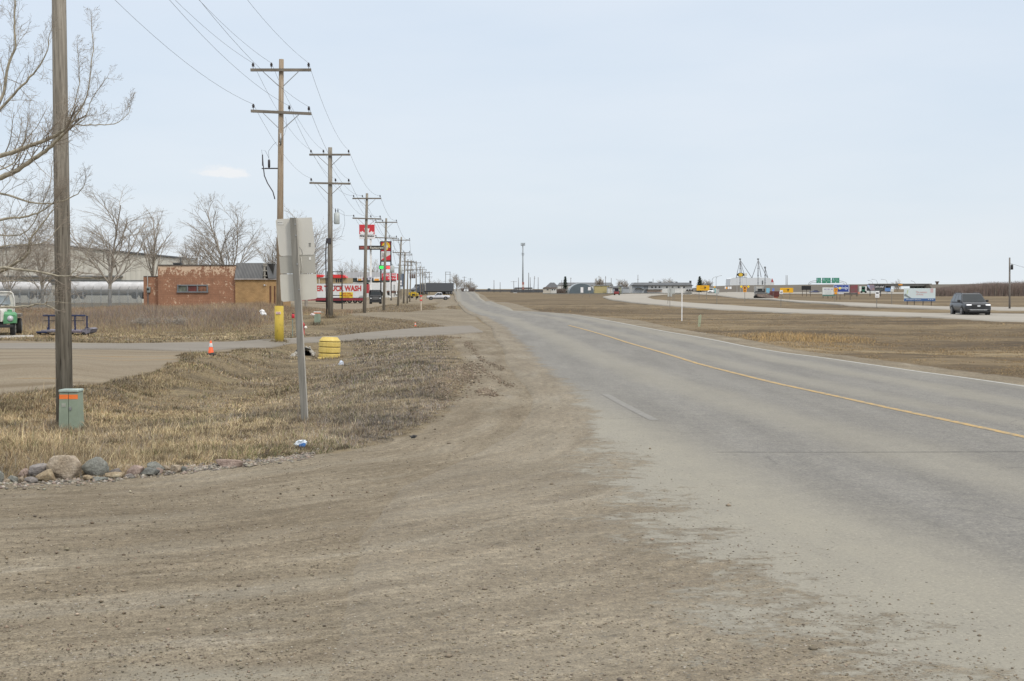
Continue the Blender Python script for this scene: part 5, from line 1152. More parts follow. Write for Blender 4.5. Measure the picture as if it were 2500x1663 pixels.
    t,P=board('billboard','white billboard with faint purple lettering and a green lower edge',2008,2035,702,719.5,mt('pale_billboard_face',(.66,.69,.68),.5,.03),(2010,2022,2033.5),728.5,'billboard'); t.box('green_skirt',2008,2040,719.6,723.5,.02,-.1,mt('green_skirt_paint',(.10,.19,.16),.6),parent=P)
    ink=mt('pale_purple_ink',(.36,.34,.48),.5)
    for k,(a,b) in enumerate(((2012,2018),(2020,2026),(2028,2033))): t.box('text_bar',a,b,705,707.6,.01,.003,ink,parent=P)
    for y in (710,713,716): t.box('text_bar',2013,2030,y,y+1.1,.01,.003,mt('pale_grey_ink',(.48,.52,.52),.5),parent=P)
    t,P=board('billboard','blue hotel billboard with white lettering and a yellow sun',2035.5,2074,695,713.2,mt('pale_blue_frame',(.45,.50,.62),.5),(2043.5,2051.5,2076.5),732.5,'billboard')
    B=t.box('blue_face',2037,2071.5,696.3,712,.03,.004,mt('hotel_blue',(.025,.06,.30),.4,.05),parent=P); t.text('lettering','Travelodge',2038.5,2070.5,698.8,708.2,.04,mt('pale_blue_lettering',(.60,.66,.80),.5),P,ext=.01,bold=.02)
    c=t.L(2050.3,703.8); MB().lathe([(.25,-.01),(.25,.01)],20,(0,0,0),False,Matrix.Translation((c.x,-.07,c.z))@Matrix.Rotation(math.pi/2,4,'X')).build('yellow_sun',mt('sun_yellow',(.85,.68,.15),.4),P)
    t.box('lower_plate',2046,2060,713.5,718,.02,-.1,mt('pale_plate',(.55,.56,.6),.5))
    t,P=board('billboard','maroon and grey mottled billboard between the blue billboard and the white and green truck',2073,2094,696,715,mt('maroon_mottled',(.15,.10,.10),.6,.5,scale=.8,c2=(.25,.05,.07)),(2080,2091,2094),724,'billboard'); t.box('walkway',2060,2094,715.5,719.5,.3,-.1,mt('dark_walkway',(.09,.08,.08),.7)); t.box('leg',2062,2063.3,719,727,-.1,-.25,WD)
    t,P=board('billboard','dark billboard with a family photograph at its left half and white slogan lettering',2116,2160,694.5,710.3,mt('charcoal_face',(.03,.033,.036),.5),(2124.5,2150.5),723.5,'billboard',legw=1.8,lm=K)
    t.poly('photo_area',[(2117,695.2),(2134,695.2),(2136,709),(2126,709.6),(2118,700)],.02,.003,mt('photo_print',(.20,.20,.30),.5,c2=(.33,.22,.20),scale=.9),parent=P); t.poly('photo_area',[(2116.5,696),(2122,695.5),(2125,706),(2118,700)],.03,.021,mt('photo_print_sky',(.35,.42,.60),.5),parent=P)
    t.text('lettering',"Let's play!",2136,2158,697.5,703.6,.03,W_,P,ext=.01,bold=.01); t.box('text_bar',2137,2156,705.5,707,.02,.004,mt('grey_green_ink',(.15,.18,.16),.5),parent=P)
    t,P=board('billboard','large pale blue billboard with pink lettering and a dark blue strip, right of the bridge',2207,2284,704,735.8,mt('pale_blue_billboard',(.58,.66,.68),.5,.03),(2216.2,2233.6,2254.8,2275),746.5,'billboard',legw=1.9)
    t.box('blue_strip',2207,2283.5,728.6,735.6,.03,.004,mt('strip_blue',(.055,.12,.28),.5),parent=P); t.text('lettering','saskatchewan.ca/pride'.replace('saskatchewan.ca/pride','This summer starts here'),2212,2248,730.2,732.6,.035,W_,P,ext=.01); t.text('lettering','1 2 3'.replace('1 2 3','- - -'),2266,2278,730.5,732,.035,W_,P,ext=.01)
    pk=mt('pink_ink',(.62,.38,.38),.5); t.text('lettering','This summer',2236,2264,711,715.5,.01,pk,P,ext=.008,bold=.01); t.text('lettering','all along',2236.5,2254,717,721.5,.01,pk,P,ext=.008,bold=.01)
    t.box('pink_square',2271.5,2278.5,704.3,714.5,.02,.004,mt('soft_pink',(.58,.42,.44),.5),parent=P)
    t.poly('dark_stroke',[(2207.5,719),(2211,717),(2216,722),(2226,728),(2221,728.4),(2208,722.5)],.02,.004,mt('grey_stroke',(.22,.25,.25),.5),parent=P); t.poly('green_stroke',[(2213,718),(2215.5,708),(2217.5,708.5),(2215,718)],.02,.004,mt('lime_stroke',(.52,.62,.36),.5),parent=P)
    # small regulatory signs
    t,P=board('road_sign','white no-trucks sign on a single post in front of the slogan billboard',2137,2147,710.5,727,W_,(2141.7,),752,legw=1.1,lm=ZP); t.box('symbol',2139,2145,714,717,.02,.004,BK,parent=P); t.box('symbol',2139.5,2144.5,722.5,723.5,.02,.004,mt('grey_ink2',(.3,.33,.3),.5),parent=P)
    board('road_sign','plain pale sign on a single post left of the pale blue billboard',2174.5,2182.5,706,712.5,mt('pale_sign_face',(.60,.60,.58),.5),(2178.3,),745,legw=1.1,lm=ZP)
    board('service_sign','blue service sign with pale lettering under the bridge end',2160.5,2174,703,711.5,mt('service_blue',(.12,.24,.50),.5,.15),(2166,),720.5,legw=1,lm=ZP)
    board('marker_board','small orange marker board between the maroon billboard and the truck',2094.5,2099,713,718,mt('faded_orange',(.62,.26,.18),.5),(2097,),724,legw=.8,lm=ZP)
    t,P=board('speed_sign','white speed sign overlapping the lower left of a yellow guide board',1904,1911.5,709,718.3,W_,(1907.5,),750,legw=1.1,lm=ZP); t.text('lettering','60',1905.3,1910.2,711.5,716,.01,BK,P,ext=.006)
    board('road_sign','short grey-backed sign on a post between the teal container and the guide board',1747.5,1756,706.5,717.5,mt('grey_sign_back',(.40,.42,.41),.5),(1750.8,),746,legw=1.3,lm=ZP)
    board('road_sign','pale blue sign panel beside the flatbed truck cab',1871,1879,703.5,715.5,mt('light_blue_face',(.20,.45,.60),.5),(1875,),731,legw=.9,lm=ZP)
    board('road_sign','small blue route sign in front of the maroon box trailer',1885.8,1890.5,704,711,mt('route_blue',(.15,.25,.60),.5),(1888,),730,legw=.7,lm=ZP)
    gb=mt('grey_sign_back',(.40,.42,.41),.5)
    for x0,x1,y0,y1,px,yb,l in ((1630,1634.5,706,724,1631,745,'left narrow grey sign back of the pair near the ramp bend'),(1636.2,1640.8,703,724,1636,752,'tall grey sign back of the pair near the ramp bend'),(1641.5,1644,703,718,1642.8,738,'third thin grey sign back right of the pair near the ramp bend'),(1645,1647.4,702,717.5,1646.3,733,'fourth and smallest grey sign back near the ramp bend')):
        board('road_sign',l,x0,x1,y0,y1,gb,(px,),yb,legw=1.0,lm=ZP,group='grey sign backs near the ramp bend')
    board('road_sign','pair of slim white panels on a quonset-side post, left one',1417.5,1424,701.5,714.8,W_,(1421.5,),728,legw=.7,lm=ZP); board('road_sign','pair of slim white panels right of the quonset doorway',1435.5,1442.5,701,709,W_,(1439.3,),726,legw=.7,lm=ZP)
    t=Th('white_post','tall white post standing alone in the field before the ramp','post',1665,783.5,None); t.box('post',1663.8,1666.4,703,784.5,.0,-.08,mt('white_post_paint',(.78,.78,.78),.5)); t.box('cap',1663.2,1667,702,703.2,.02,-.1,W_)
    t=Th('marker_post','short grey-green marker post beside the road shoulder','post',1706,798,None); G=mt('marker_green',(.33,.36,.25),.6,.12); t.poly('post',[(1704,799),(1705.5,771.5),(1711.5,768),(1713,770),(1709.5,799)],0,-.06,G); c=t.L(1708.5,790); MB().lathe([(.02,0),(.02,.012)],10,(0,0,0),False,Matrix.Translation((c.x,-.005,c.z))@Matrix.Rotation(math.pi/2,4,'X')).build('bolt_hole',BK,t.e)
    # green overhead signs and their arched truss
    t=Th('overhead_sign','row of three green overhead highway signs on an arched truss beyond the embankment','sign',2020,700,760); G=mt('highway_green',(.015,.21,.13),.5,.06); TR=mt('truss_steel',(.35,.36,.37),.5)
    for a,b,y1 in ((1993.2,2004.4,691.2),(2007.2,2028,691.5),(2031,2049.2,691)):
        P=t.box('sign_panel',a,b,678.5,y1,0,-.2,G); n=mt('pale_green_ink',(.25,.48,.40),.5); w=b-a
        t.box('text_bar',a+w*.35,b-w*.15,680.8,682.4,.02,.004,n,parent=P); t.box('text_bar',a+w*.1,a+w*.45,685,686.8,.02,.004,n,parent=P); t.box('text_bar',a+w*.55,b-w*.08,685,686.8,.02,.004,n,parent=P); t.box('route_shield',a+w*.12,a+w*.28,680,683.5,.02,.004,mt('shield_pale',(.35,.5,.6),.5),parent=P); t.box('down_arrow',a+w*.47,a+w*.53,688,690.6,.02,.004,W_,parent=P)
    t.tube('truss',[(1974,696),(1976,690),(1981,687),(1988,685.5),(2050,685.5),(2058,687),(2066,690),(2068,696)],.16,TR,-.4,6); t.tube('truss',[(1977,696),(1979,692),(1984,689.5),(2050,689.5),(2060,691),(2064,696)],.14,TR,-.7,6)
def far_left():
    # town along the horizon, left to right
    ZP=zinc(); P_=wood()
    def bld(label,x0,x1,y0,y1,d,wall,roof=None,ry=None,hip=3,depth=8,name='building',over=.4):
        t=Th(name,label,'building',(x0+x1)/2,y1,d); w=t.box('wall',x0,x1,y0,y1+2.5,0,-depth,wall)
        if roof:
            if hip=='gable': t.poly('roof',[(x0-1,y0+.4),((x0+x1)/2,ry),(x1+1,y0+.4)],over,-depth-.3,roof)
            else: t.poly('roof',[(x0-1,y0+.3),(x0+hip,ry),(x1-hip,ry),(x1+1,y0+.3)],over,-depth-.3,roof)
        return t,w
    WH=mt('white_siding',(.60,.61,.60),.7,.06,scale=.5); GR=mt('grey_shingle',(.20,.21,.23),.8,.1,scale=.5); BE=mt('beige_siding',(.50,.47,.41),.7,.06,scale=.5); DK=mt('dark_door',(.06,.065,.07),.5); LG=mt('light_grey_metal',(.36,.39,.42),.6,.08,scale=.4)
    t,w=bld('small white shed at the foot of the horizon poles',1253,1262.5,706.5,713.5,620,WH,GR,705,1); t.box('door',1256.5,1259,708.5,713,.03,0,DK,parent=w)
    t,w=bld('long low white shed with dark roof beside the cell tower',1256,1300,703.6,709,700,WH,mt('dark_shed_roof',(.10,.10,.11),.8),702,1)
    t,w=bld('beige house with brown roof left of the lone spruce',1326,1343,703.5,714.5,560,BE,mt('brown_roof',(.17,.14,.13),.8),700.8,4); t.box('window',1335,1339,706,709,.03,0,DK,parent=w)
    t,w=bld('white house wing left of the bare thicket',1343.5,1358.5,704,714,565,WH,mt('brown_roof',(.17,.14,.13),.8),702,2); t.box('window',1347,1350,706,709,.03,0,DK,parent=w); t.box('window',1353,1355.5,706,709,.03,0,DK,parent=w)
    bld('grey steep pyramid-roofed barn behind the houses',1332,1365,701.5,712,800,BE,GR,690,12)
    bld('very long shed with pale grey roof behind the quonset',1362,1497,696.5,714,760,WH,mt('pale_shed_roof',(.30,.32,.345),.7,.06,scale=.3),690,5)
    t=Th('quonset_hut','round-roofed blue-grey quonset hut with white door','building',1420,716.5,640); n=24; B=mt('blue_grey_steel',(.105,.135,.155),.6,.08,scale=.3)
    a=[(1420+30.5*math.cos(math.pi*i/n),717.5-25*math.sin(math.pi*i/n)**.9) for i in range(n+1)]; w=t.poly('front_wall',a,0,-.2,B)
    a2=[(1420+32*math.cos(math.pi*i/n),717.5-26.3*math.sin(math.pi*i/n)**.9) for i in range(n+1)]; t.poly('roof_shell',a2,-.21,-16,mt('pale_quonset_roof',(.36,.40,.43),.5,.06))
    t.box('door',1418,1420.7,702.5,714,.05,0,WH,parent=w); t.box('door',1421.2,1424,702.5,714,.05,0,WH,parent=w)
    bld('yellow flat-roofed metal shed right of the quonset',1452,1488,697,716,600,mt('dull_yellow_siding',(.44,.38,.19),.6,.06,scale=.4),mt('pale_shed_roof',(.30,.32,.345),.7),695.8,1)
    t,w=bld('white end bay of the yellow shed with two doors',1484.5,1495,701.5,715.5,590,WH,GR,700.5,1); t.box('door',1489,1492.5,703,715,.03,0,BE,parent=w)
    bld('small grey house with sloping roof beside the red tractor',1489,1513,704,713,640,LG,GR,699,4)
    bld('narrow olive tower-like hut beside the red tractor',1512,1520.5,699,716,570,mt('olive_siding',(.33,.34,.25),.7),GR,697.5,1)
    bld('low pale blue steel wall building between the hut and the long depot',1521,1541,702,716.5,560,LG,mt('pale_shed_roof',(.30,.32,.345),.7),700.8,1)
    t,w=bld('long white depot with grey overhanging roof, rooftop units and a porch',1543,1690,697,718,520,WH,mt('depot_roof',(.23,.245,.265),.7,.08,scale=.3),690,6,12); t.box('eave_shadow_board',1541,1692,696.2,697.8,.8,.0,mt('dark_fascia',(.06,.065,.07),.6))
    t.box('side_wall',1543,1571,698,718,.06,.0,LG,parent=w); t.box('door',1571.5,1582,698,717,.08,.0,mt('dull_blue_door',(.20,.22,.24),.6),parent=w); t.poly('porch_roof',[(1550,705),(1556,702),(1562,702.5),(1571,706.8),(1571,708),(1562,704),(1556,703.6),(1550,706)],1.2,.1,mt('dark_fascia',(.06,.065,.07),.6))
    t.box('awning',1576,1616,706.2,707.4,1.5,.05,mt('dark_awning',(.10,.09,.09),.6)); t.box('counter_wall',1580,1616,709,713.5,.1,.0,mt('peach_wall',(.52,.41,.34),.7))
    for x in (1590,1599,1608,1626,1640,1655,1668): t.box('window',x,x+4,699.5,703.5,.03,.0,DK,parent=w)
    for x in (1586,1590,1612,1640,1652): t.box('roof_unit',x,x+4,687.5,690.5,-2,-4,mt('roof_unit_paint',(.14,.15,.16),.6),.1)
    t.box('chimney',1684.5,1689,685.5,694,-1,-2.2,mt('dark_chimney',(.05,.055,.06),.7))
    for x in (1675,1681,1687): t.box('parked_load',x,x+5,706,711,1.5,.2,mt('dark_load',(.08,.08,.09),.7),.3)
    # dark board fence in front of the left houses
    t=Th('board_fence','long dark board fence running in front of the horizon houses','fence',1290,714,520); DF=mt('dark_fence_boards',(.075,.08,.088),.8,.25,scale=.4,stretch=(2,2,.2)); t.box('fence_panel',1160,1246,708.3,712.3,0,-.1,DF); t.box('fence_panel',1246.2,1326,707.5,714.3,0,-.1,DF)
    t=Th('board_fence','low grey fence along the foot of the quonset and depot','fence',1450,717.5,480); t.box('fence_panel',1326,1500,716,718.2,0,-.08,mt('grey_fence_boards',(.17,.165,.15),.8,.15,scale=.5)); t.box('fence_panel',1520,1690,715.2,717.5,0,-.08,mt('grey_fence_boards',(.17,.165,.15),.8,.15,scale=.5))
    # cell tower
    t=Th('cell_tower','tall grey monopole cell tower with antennas at its top','tower',1276.5,713,700); G=mt('tower_grey',(.27,.30,.32),.5,.06)
    b=t.L(1276.5,714);c=t.L(1276.5,594); MB().tube([(0,0,b.z-1),(0,0,c.z)],[.42,.28],12).build('mast',G,t.e)
    for x0,x1,nm in ((1271.5,1273.4,'antenna'),(1278,1279.8,'antenna'),(1274.4,1276,'antenna'),(1280.3,1282,'antenna')): t.box(nm,x0,x1,593,599.5,.6 if x0<1275 else .3,.1 if x0<1275 else -.5,G,.05)
    t.box('antenna_platform',1271.5,1282,598.8,600,.5,-.5,G)
    for y in (618,621.8): t.box('ring_mount',1272.5,1280.5,y,y+.8,.5,-.5,G)
    for k,(y0,y1,c_) in enumerate(((689,695,(.35,.14,.12)),(695,701,(.55,.50,.48)),(701,707,(.32,.16,.14)))): t.box('equipment_band',1274.5,1279.6,y0,y1,.7,-.7,mt('tower_band_%d'%k,c_,.6))
    for px,bs,tp,bp,arm,l in ((1254.3,706,686,1254.5,((.4,1.6),),'T-shaped horizon pole left of the cell tower'),(1265.8,709,678,1265.8,None,'bare horizon pole just left of the cell tower'),(1290.8,709,666,1290.8,None,'tallest bare horizon pole right of the cell tower'),(1294.4,709,677,1295.3,None,'short horizon pole leaning beside the tallest one'),
        (1305.2,710,674,1302.8,((1.2,.4),),'tilted horizon pole with a small transformer'),(1313.9,709,677,1313.8,None,'bare horizon pole right of the tilted one'),(1371.5,714,684,1371.5,None,'thin horizon pole left of the lone spruce'),(1393.6,712,678,1393.6,((.3,.5),),'horizon pole right of the lone spruce'),
        (1478.5,704,674,1478.5,((1,.4),),'horizon pole above the yellow shed'),(1492.3,704,679,1492.3,None,'hair-thin horizon pole above the small grey house'),(1557.5,700,671,1557.3,((2.5,.5),),'horizon pole above the left roof end of the long depot'),(1594.5,700,680.5,1594.5,None,'thin horizon pole over the middle of the depot'),
        (1206,712,684,1206,None,'lone thin pole on the distant road rise'),(1221,712,689,1221,None,'shorter thin pole on the distant road rise'),(1919,720,672,1919,None,'hair-thin mast above the yellow guide board'),(2030.4-108.4,700,672,1922,None,'second hair-thin mast behind the embankment')):
        simple_pole('utility_pole',l,'utility pole',px,bs,tp,.17 if tp>668 else .22,mt('far_pole_wood',(.16,.15,.145),.9),700,'thin poles along the horizon',None,arm,bp)
    e,dx,h=simple_pole('utility_pole','single weathered utility pole standing in the field at far right','utility pole',2465,755,629,.115,mt('grey_far_pole_wood',(.17,.155,.14),.9,.15),140); MB().lathe([(.13,0),(.13,.5),(.06,.55)],10,(.12,-.15,h-1.25)).build('transformer',M_black(),e); MB().tube([(0,0,h-.6),(5,6,h-1.3),(14,14,h-1.6),(30,30,h-1.2)],.012,4).build('service_wire',M_black(),e)
    # H-frame and more far poles at the bend
    t=Th('twin_pole_frame','tall twin-pole frame with two crossbars above the dark trailer','utility pole',1093,716,520)
    for x in (1088,1098.8): t.box('pole',x-.5,x+.5,663.5,718,0,-.3,mt('far_pole_wood',(.16,.15,.145),.9))
    for y in (664,669.5): t.box('crossbar',1087,1099.8,y,y+.8,.05,-.2,mt('far_pole_wood',(.16,.15,.145),.9))
    for px,tp,bs,l in ((1114.5,670,712,'far utility pole in the tree cluster left of the oncoming pickup'),(1133.5,675,712,'far utility pole just left of the oncoming pickup'),(1148.5,679,712,'far double-armed utility pole right of the oncoming pickup'),(1107,677,712,'thin far utility pole at the left of the far tree cluster')):
        simple_pole('utility_pole',l,'utility pole',px,bs,tp,.18,mt('far_pole_wood',(.16,.15,.145),.9),720,'thin poles along the horizon',None,((.5,1.2),(2.2,1.2)))
    # street lamps with curved arms
    for px,bs,tp,ex,l in ((1738.5,712,676,-9,'left of two curved street lamps above the white van'),(1748.3,719,673,-12,'right and taller curved street lamp above the white van'),(2131,698,685,10,'curved street lamp left of the slogan billboard'),(2142,699,682,12,'curved street lamp over the slogan billboard'),(2166,699,682,13,'curved street lamp over the blue service sign'),(2235,699,686,9,'curved street lamp over the bridge piers')):
        d=560 if px<1800 else 720; t=Th('street_lamp',l,'street lamp',px,bs,d,group='curved street lamps'); s=-1 if px>1800 else 1; x2=px+abs(ex)*s
        t.tube('post',[(px,bs+6),(px,tp+9),(px+1.0*s,tp+5),(px+4*s,tp+1.5),(x2,tp)],.09,zinc(),0,6); t.box('lamp_head',min(x2,x2+2*s),max(x2,x2+2*s),tp-.4,tp+.6,.2,-.2,zinc())
def far_right():
    # grain terminal
    ST=mt('leg_steel',(.16,.17,.185),.6,.1); d=820
    for k,(px,tp,guys,l) in enumerate(((1807,631,((1797,679),(1812,676),(1819,678),(1835.6,678.5)),'left grain elevator leg with four slanting spouts above the oval sign'),(1851,631,((1835.8,678.5),(1850,676),(1858.2,677),(1873,677.5)),'middle grain elevator leg, as tall as the left one'),(1868,651,((1871,664),(1874.6,678)),'short right grain elevator leg'))):
        t=Th('elevator_tower',l,'grain elevator leg',px,706,d,group='grain elevator legs'); t.box('leg_tower',px-.9,px+.9,tp+3,709,0,-.6,ST); t.box('leg_head',px-2.2,px+2.2,tp,tp+3.4,.2,-.9,ST,.1)
        for gx,gy in guys: t.tube('spout',[(px,tp+4),(gx,gy)],.17,mt('spout_grey',(.22,.23,.25),.6),0,5)
        for y in (655,672,690): t.box('tower_platform',px-1.9,px+1.9,y,y+1,.4,-.6,ST)
    t=Th('storage_building','very pale broad storage building behind the elevator legs','building',1830,712,900); PB=mt('very_pale_steel',(.60,.64,.68),.6,.03,scale=.1)
    t.poly('wall',[(1781,712),(1783,681),(1790,678.3),(1876,678.3),(1883,681),(1885,712)],0,-18,PB); t.box('vent_stack',1860.5,1863,685,694,.3,.05,mt('dark_vent_stack',(.10,.11,.12),.6))
    t=Th('cone_roof_tower','red and white conical roof structure right of the grain bins','tower',1886,706,760); t.poly('red_cone',[(1883.5,689),(1885.5,680),(1889,689)],.2,-1.5,mt('cone_red',(.42,.06,.06),.5)); t.poly('white_body',[(1882.5,697),(1883.5,689.2),(1889.2,689.2),(1891,697)],.1,-1.6,mt('cone_white',(.65,.66,.67),.5)); t.box('base',1882,1891.5,697,707,0,-1.8,mt('cone_white',(.65,.66,.67),.5))
    t=Th('oval_sign','yellow and black oval sign raised on tall thin legs','sign',1810,716,600); Y=mt('oval_yellow',(.62,.42,.04),.5); n=20
    P=t.poly('oval_panel',[(1808.3+9*math.cos(2*math.pi*i/n),671+5*math.sin(2*math.pi*i/n)) for i in range(n)],0,-.3,M_black()); t.poly('oval_core',[(1808.3+5.2*math.cos(2*math.pi*i/n),671+4.2*math.sin(2*math.pi*i/n)) for i in range(n)],.02,.004,Y,parent=P)
    t.box('side_panel',1818,1824,667,675,-.02,-.3,mt('oval_pale_panel',(.60,.60,.55),.5)); t.box('crossbeam',1798,1824,677,678,0,-.3,ST)
    for x in (1799.5,1807.5,1812,1822.5): t.box('leg',x-.35,x+.35,677,717,0,-.3,mt('pale_leg_steel',(.42,.43,.44),.5))
    # overpass bridge
    t=Th('bridge_deck','dark highway overpass deck spanning between two embankments','bridge',2200,718,702); C=mt('dark_bridge_concrete',(.11,.11,.105),.8,.15,scale=.1)
    t.box('deck',2120,2275,694,699,0,-10,C); t.box('parapet',2120,2275,692.6,694,.15,-.15,mt('parapet_concrete',(.17,.165,.155),.8)); t.box('orange_panel',2193,2203,693.5,697,.3,.16,mt('orange_barrier',(.62,.27,.04),.5))
    for x0,x1 in ((2161,2164),(2172,2178),(2232,2236),(2242,2246),(2252,2256)): t.box('pier',x0,x1,699,719,-2,-8,C)
    t=Th('grain_tower','small dark square tower on the tree line','tower',2289,700,900); t.box('shaft',2287,2291,689,702,0,-2,mt('dark_tower',(.10,.07,.06),.7)); t.box('head',2285.5,2292.5,687,690,.3,-2.3,mt('dark_tower',(.10,.07,.06),.7))
    t=Th('container','teal shipping container beside the white van','container',1744,718,525); t.box('container_box',1739.5,1747,704,716.5,0,-6,mt('teal_paint',(.16,.42,.42),.6,.08),.05); t.box('door_panel',1747.2,1750,705,717,-.1,-6,W2())
    # low brush behind the depot and on the horizon
def W2(): return mt('sign_white',(.78,.78,.80),.4,.03)
# ============================================================ NEAR THINGS
def icorock(px0,px1,yt,yb,mat,seed,label,d=None,name='boulder',flat=1.0,depthk=.8,group='boulders along the gravel edge'):
    xc=(px0+px1)/2; p=gp(xc,yb-(yb-yt)*.10) if d is None else pt(xc,yb,d); d=p.y
    w=(px1-px0)*d/F/2; h=(yb-yt)*d/F
    rng=random.Random(seed); import bmesh
    bm=bmesh.new(); bmesh.ops.create_icosphere(bm,subdivisions=4,radius=1)
    off=Vector((seed*3.1,seed*1.7,seed*.9)); planes=[(rv(rng),rng.uniform(.52,.86)) for _ in range(11)]
    for v in bm.verts:
        n=v.co.normalized(); r=1+.20*mnoise.noise(n*1.3+off)+.07*mnoise.noise(n*3.4+off)+.022*mnoise.noise(n*9+off)+.010*mnoise.noise(n*22+off)
        q=n*r
        for pn,pd in planes:
            e=q.dot(pn)-pd
            if e>0: q=q-pn*e*.8
        v.co=q
    xs=[v.co.x for v in bm.verts]; zs=[v.co.z for v in bm.verts]
    kx=2*w/(max(xs)-min(xs)); kz=h*1.22/(max(zs)-min(zs)); mx=(max(xs)+min(xs))/2
    for v in bm.verts: v.co=Vector(((v.co.x-mx)*kx,v.co.y*w*depthk+w*.25,(v.co.z-min(zs))*kz-h*.20))
    me=bpy.data.meshes.new(name); bm.to_mesh(me); bm.free(); me.materials.append(mat); me.polygons.foreach_set('use_smooth',[True]*len(me.polygons))
    o=bpy.data.objects.new(name,me); COL.objects.link(o); o.location=(p.x,d,p.z); tag(o,label,'boulder' if name=='boulder' else 'rock',group); return o
def rockmat(name,c,c2,c3):
    m,nt,b=nodes(name); n=noise(nt,coord(nt),3.2,7,.7); r=ramp(nt,[(.32,c),(.48,c2),(.66,c3)]); nt.links.new(n,r.inputs[0])
    f=noise(nt,coord(nt),38,4,.7); rf=ramp(nt,[(.35,(.72,.72,.72)),(.6,(1.12,1.12,1.12))]); nt.links.new(f,rf.inputs[0])
    v=noise(nt,coord(nt,(1,1,2.5),.5),9,5,.75); rv_=ramp(nt,[(.40,(.72,.70,.68)),(.5,(1,1,1)),(.66,(1.2,1.2,1.18))]); nt.links.new(v,rv_.inputs[0])
    nt.links.new(mixc(nt,.9,mixc(nt,1,r.outputs[0],rf.outputs[0],'MULTIPLY'),rv_.outputs[0],'MULTIPLY'),b.inputs['Base Color']); b.inputs['Roughness'].default_value=.85
    bump(nt,b,math_(nt,'ADD',f,math_(nt,'MULTIPLY',v,2)),.9,.012); return m
def boulders():
    TAN=rockmat('tan_granite',(.20,.15,.10),(.34,.28,.21),(.44,.38,.31)); GG=rockmat('grey_green_stone',(.11,.115,.10),(.20,.205,.185),(.33,.33,.30)); PK=rockmat('pink_granite',(.21,.15,.12),(.31,.235,.20),(.42,.34,.29))
    PG=rockmat('purple_grey_stone',(.13,.115,.11),(.22,.20,.19),(.35,.32,.29)); DG=rockmat('dark_slate_stone',(.075,.08,.078),(.14,.145,.135),(.23,.23,.205)); OC=rockmat('ochre_stone',(.20,.14,.08),(.33,.26,.17),(.42,.38,.28))
    L=[(112,201,1117,1176,TAN,'largest rounded tan boulder with a dark dimple on its face'),(198,264,1121,1169,GG,'grey-green boulder leaning right beside the largest tan one'),(70,130,1137,1172,PG,'purple-grey angular boulder left of the largest tan one'),
     (84,135,1149,1180,OC,'small ochre boulder in front of the largest tan one'),(42,74,1146,1170,PK,'small brown-pink boulder left of the purple-grey one'),(-10,10,1152,1183,GG,'pale boulder cut off by the left frame edge'),(262,297,1145,1162,PG,'flat purple-grey stone right of the grey-green boulder'),
     (253,303,1154,1170,OC,'flat pale yellow stone in front of the purple-grey flat one'),(307,350,1138,1164,PK,'pink pointed boulder in the middle of the row'),(358,402,1130,1155,GG,'grey mottled boulder right of the pink pointed one'),(339,388,1144,1163,DG,'low dark slate stone in front of the grey mottled boulder'),
     (376,398,1143,1158,PK,'small pink stone in front of the grey mottled boulder'),(394,416,1137,1152,TAN,'small tan stone right of the grey mottled boulder'),(414,442,1137,1156,TAN,'tan wedge-shaped stone near the right end of the row'),(437,455,1140,1153,DG,'small dark stone ending the boulder row'),
     (524,592,1123,1142,PK,'lone low pink boulder apart from the row'),(200,226,1161,1174,OC,'small pale pebble-like stone under the grey-green boulder'),(18,46,1163,1180,GG,'small greenish stone near the left frame edge'),(44,58,1165,1180,TAN,'tiny tan stone among the left pebbles'),(60,92,1166,1182,PG,'low grey stone below the purple-grey boulder'),
     (603,618,1127,1135,TAN,'small pale stone beyond the lone pink boulder'),(226,262,1166,1176,GG,'very flat grey stone below the grey-green boulder'),(300,330,1157,1169,PG,'very flat grey stone below the pink pointed boulder'),(8,24,1170,1184,TAN,'tiny pale stone at the left frame edge')]
    for i,(a,b,c,d,m,l) in enumerate(L): icorock(a,b,c,d,m,i+3,l)
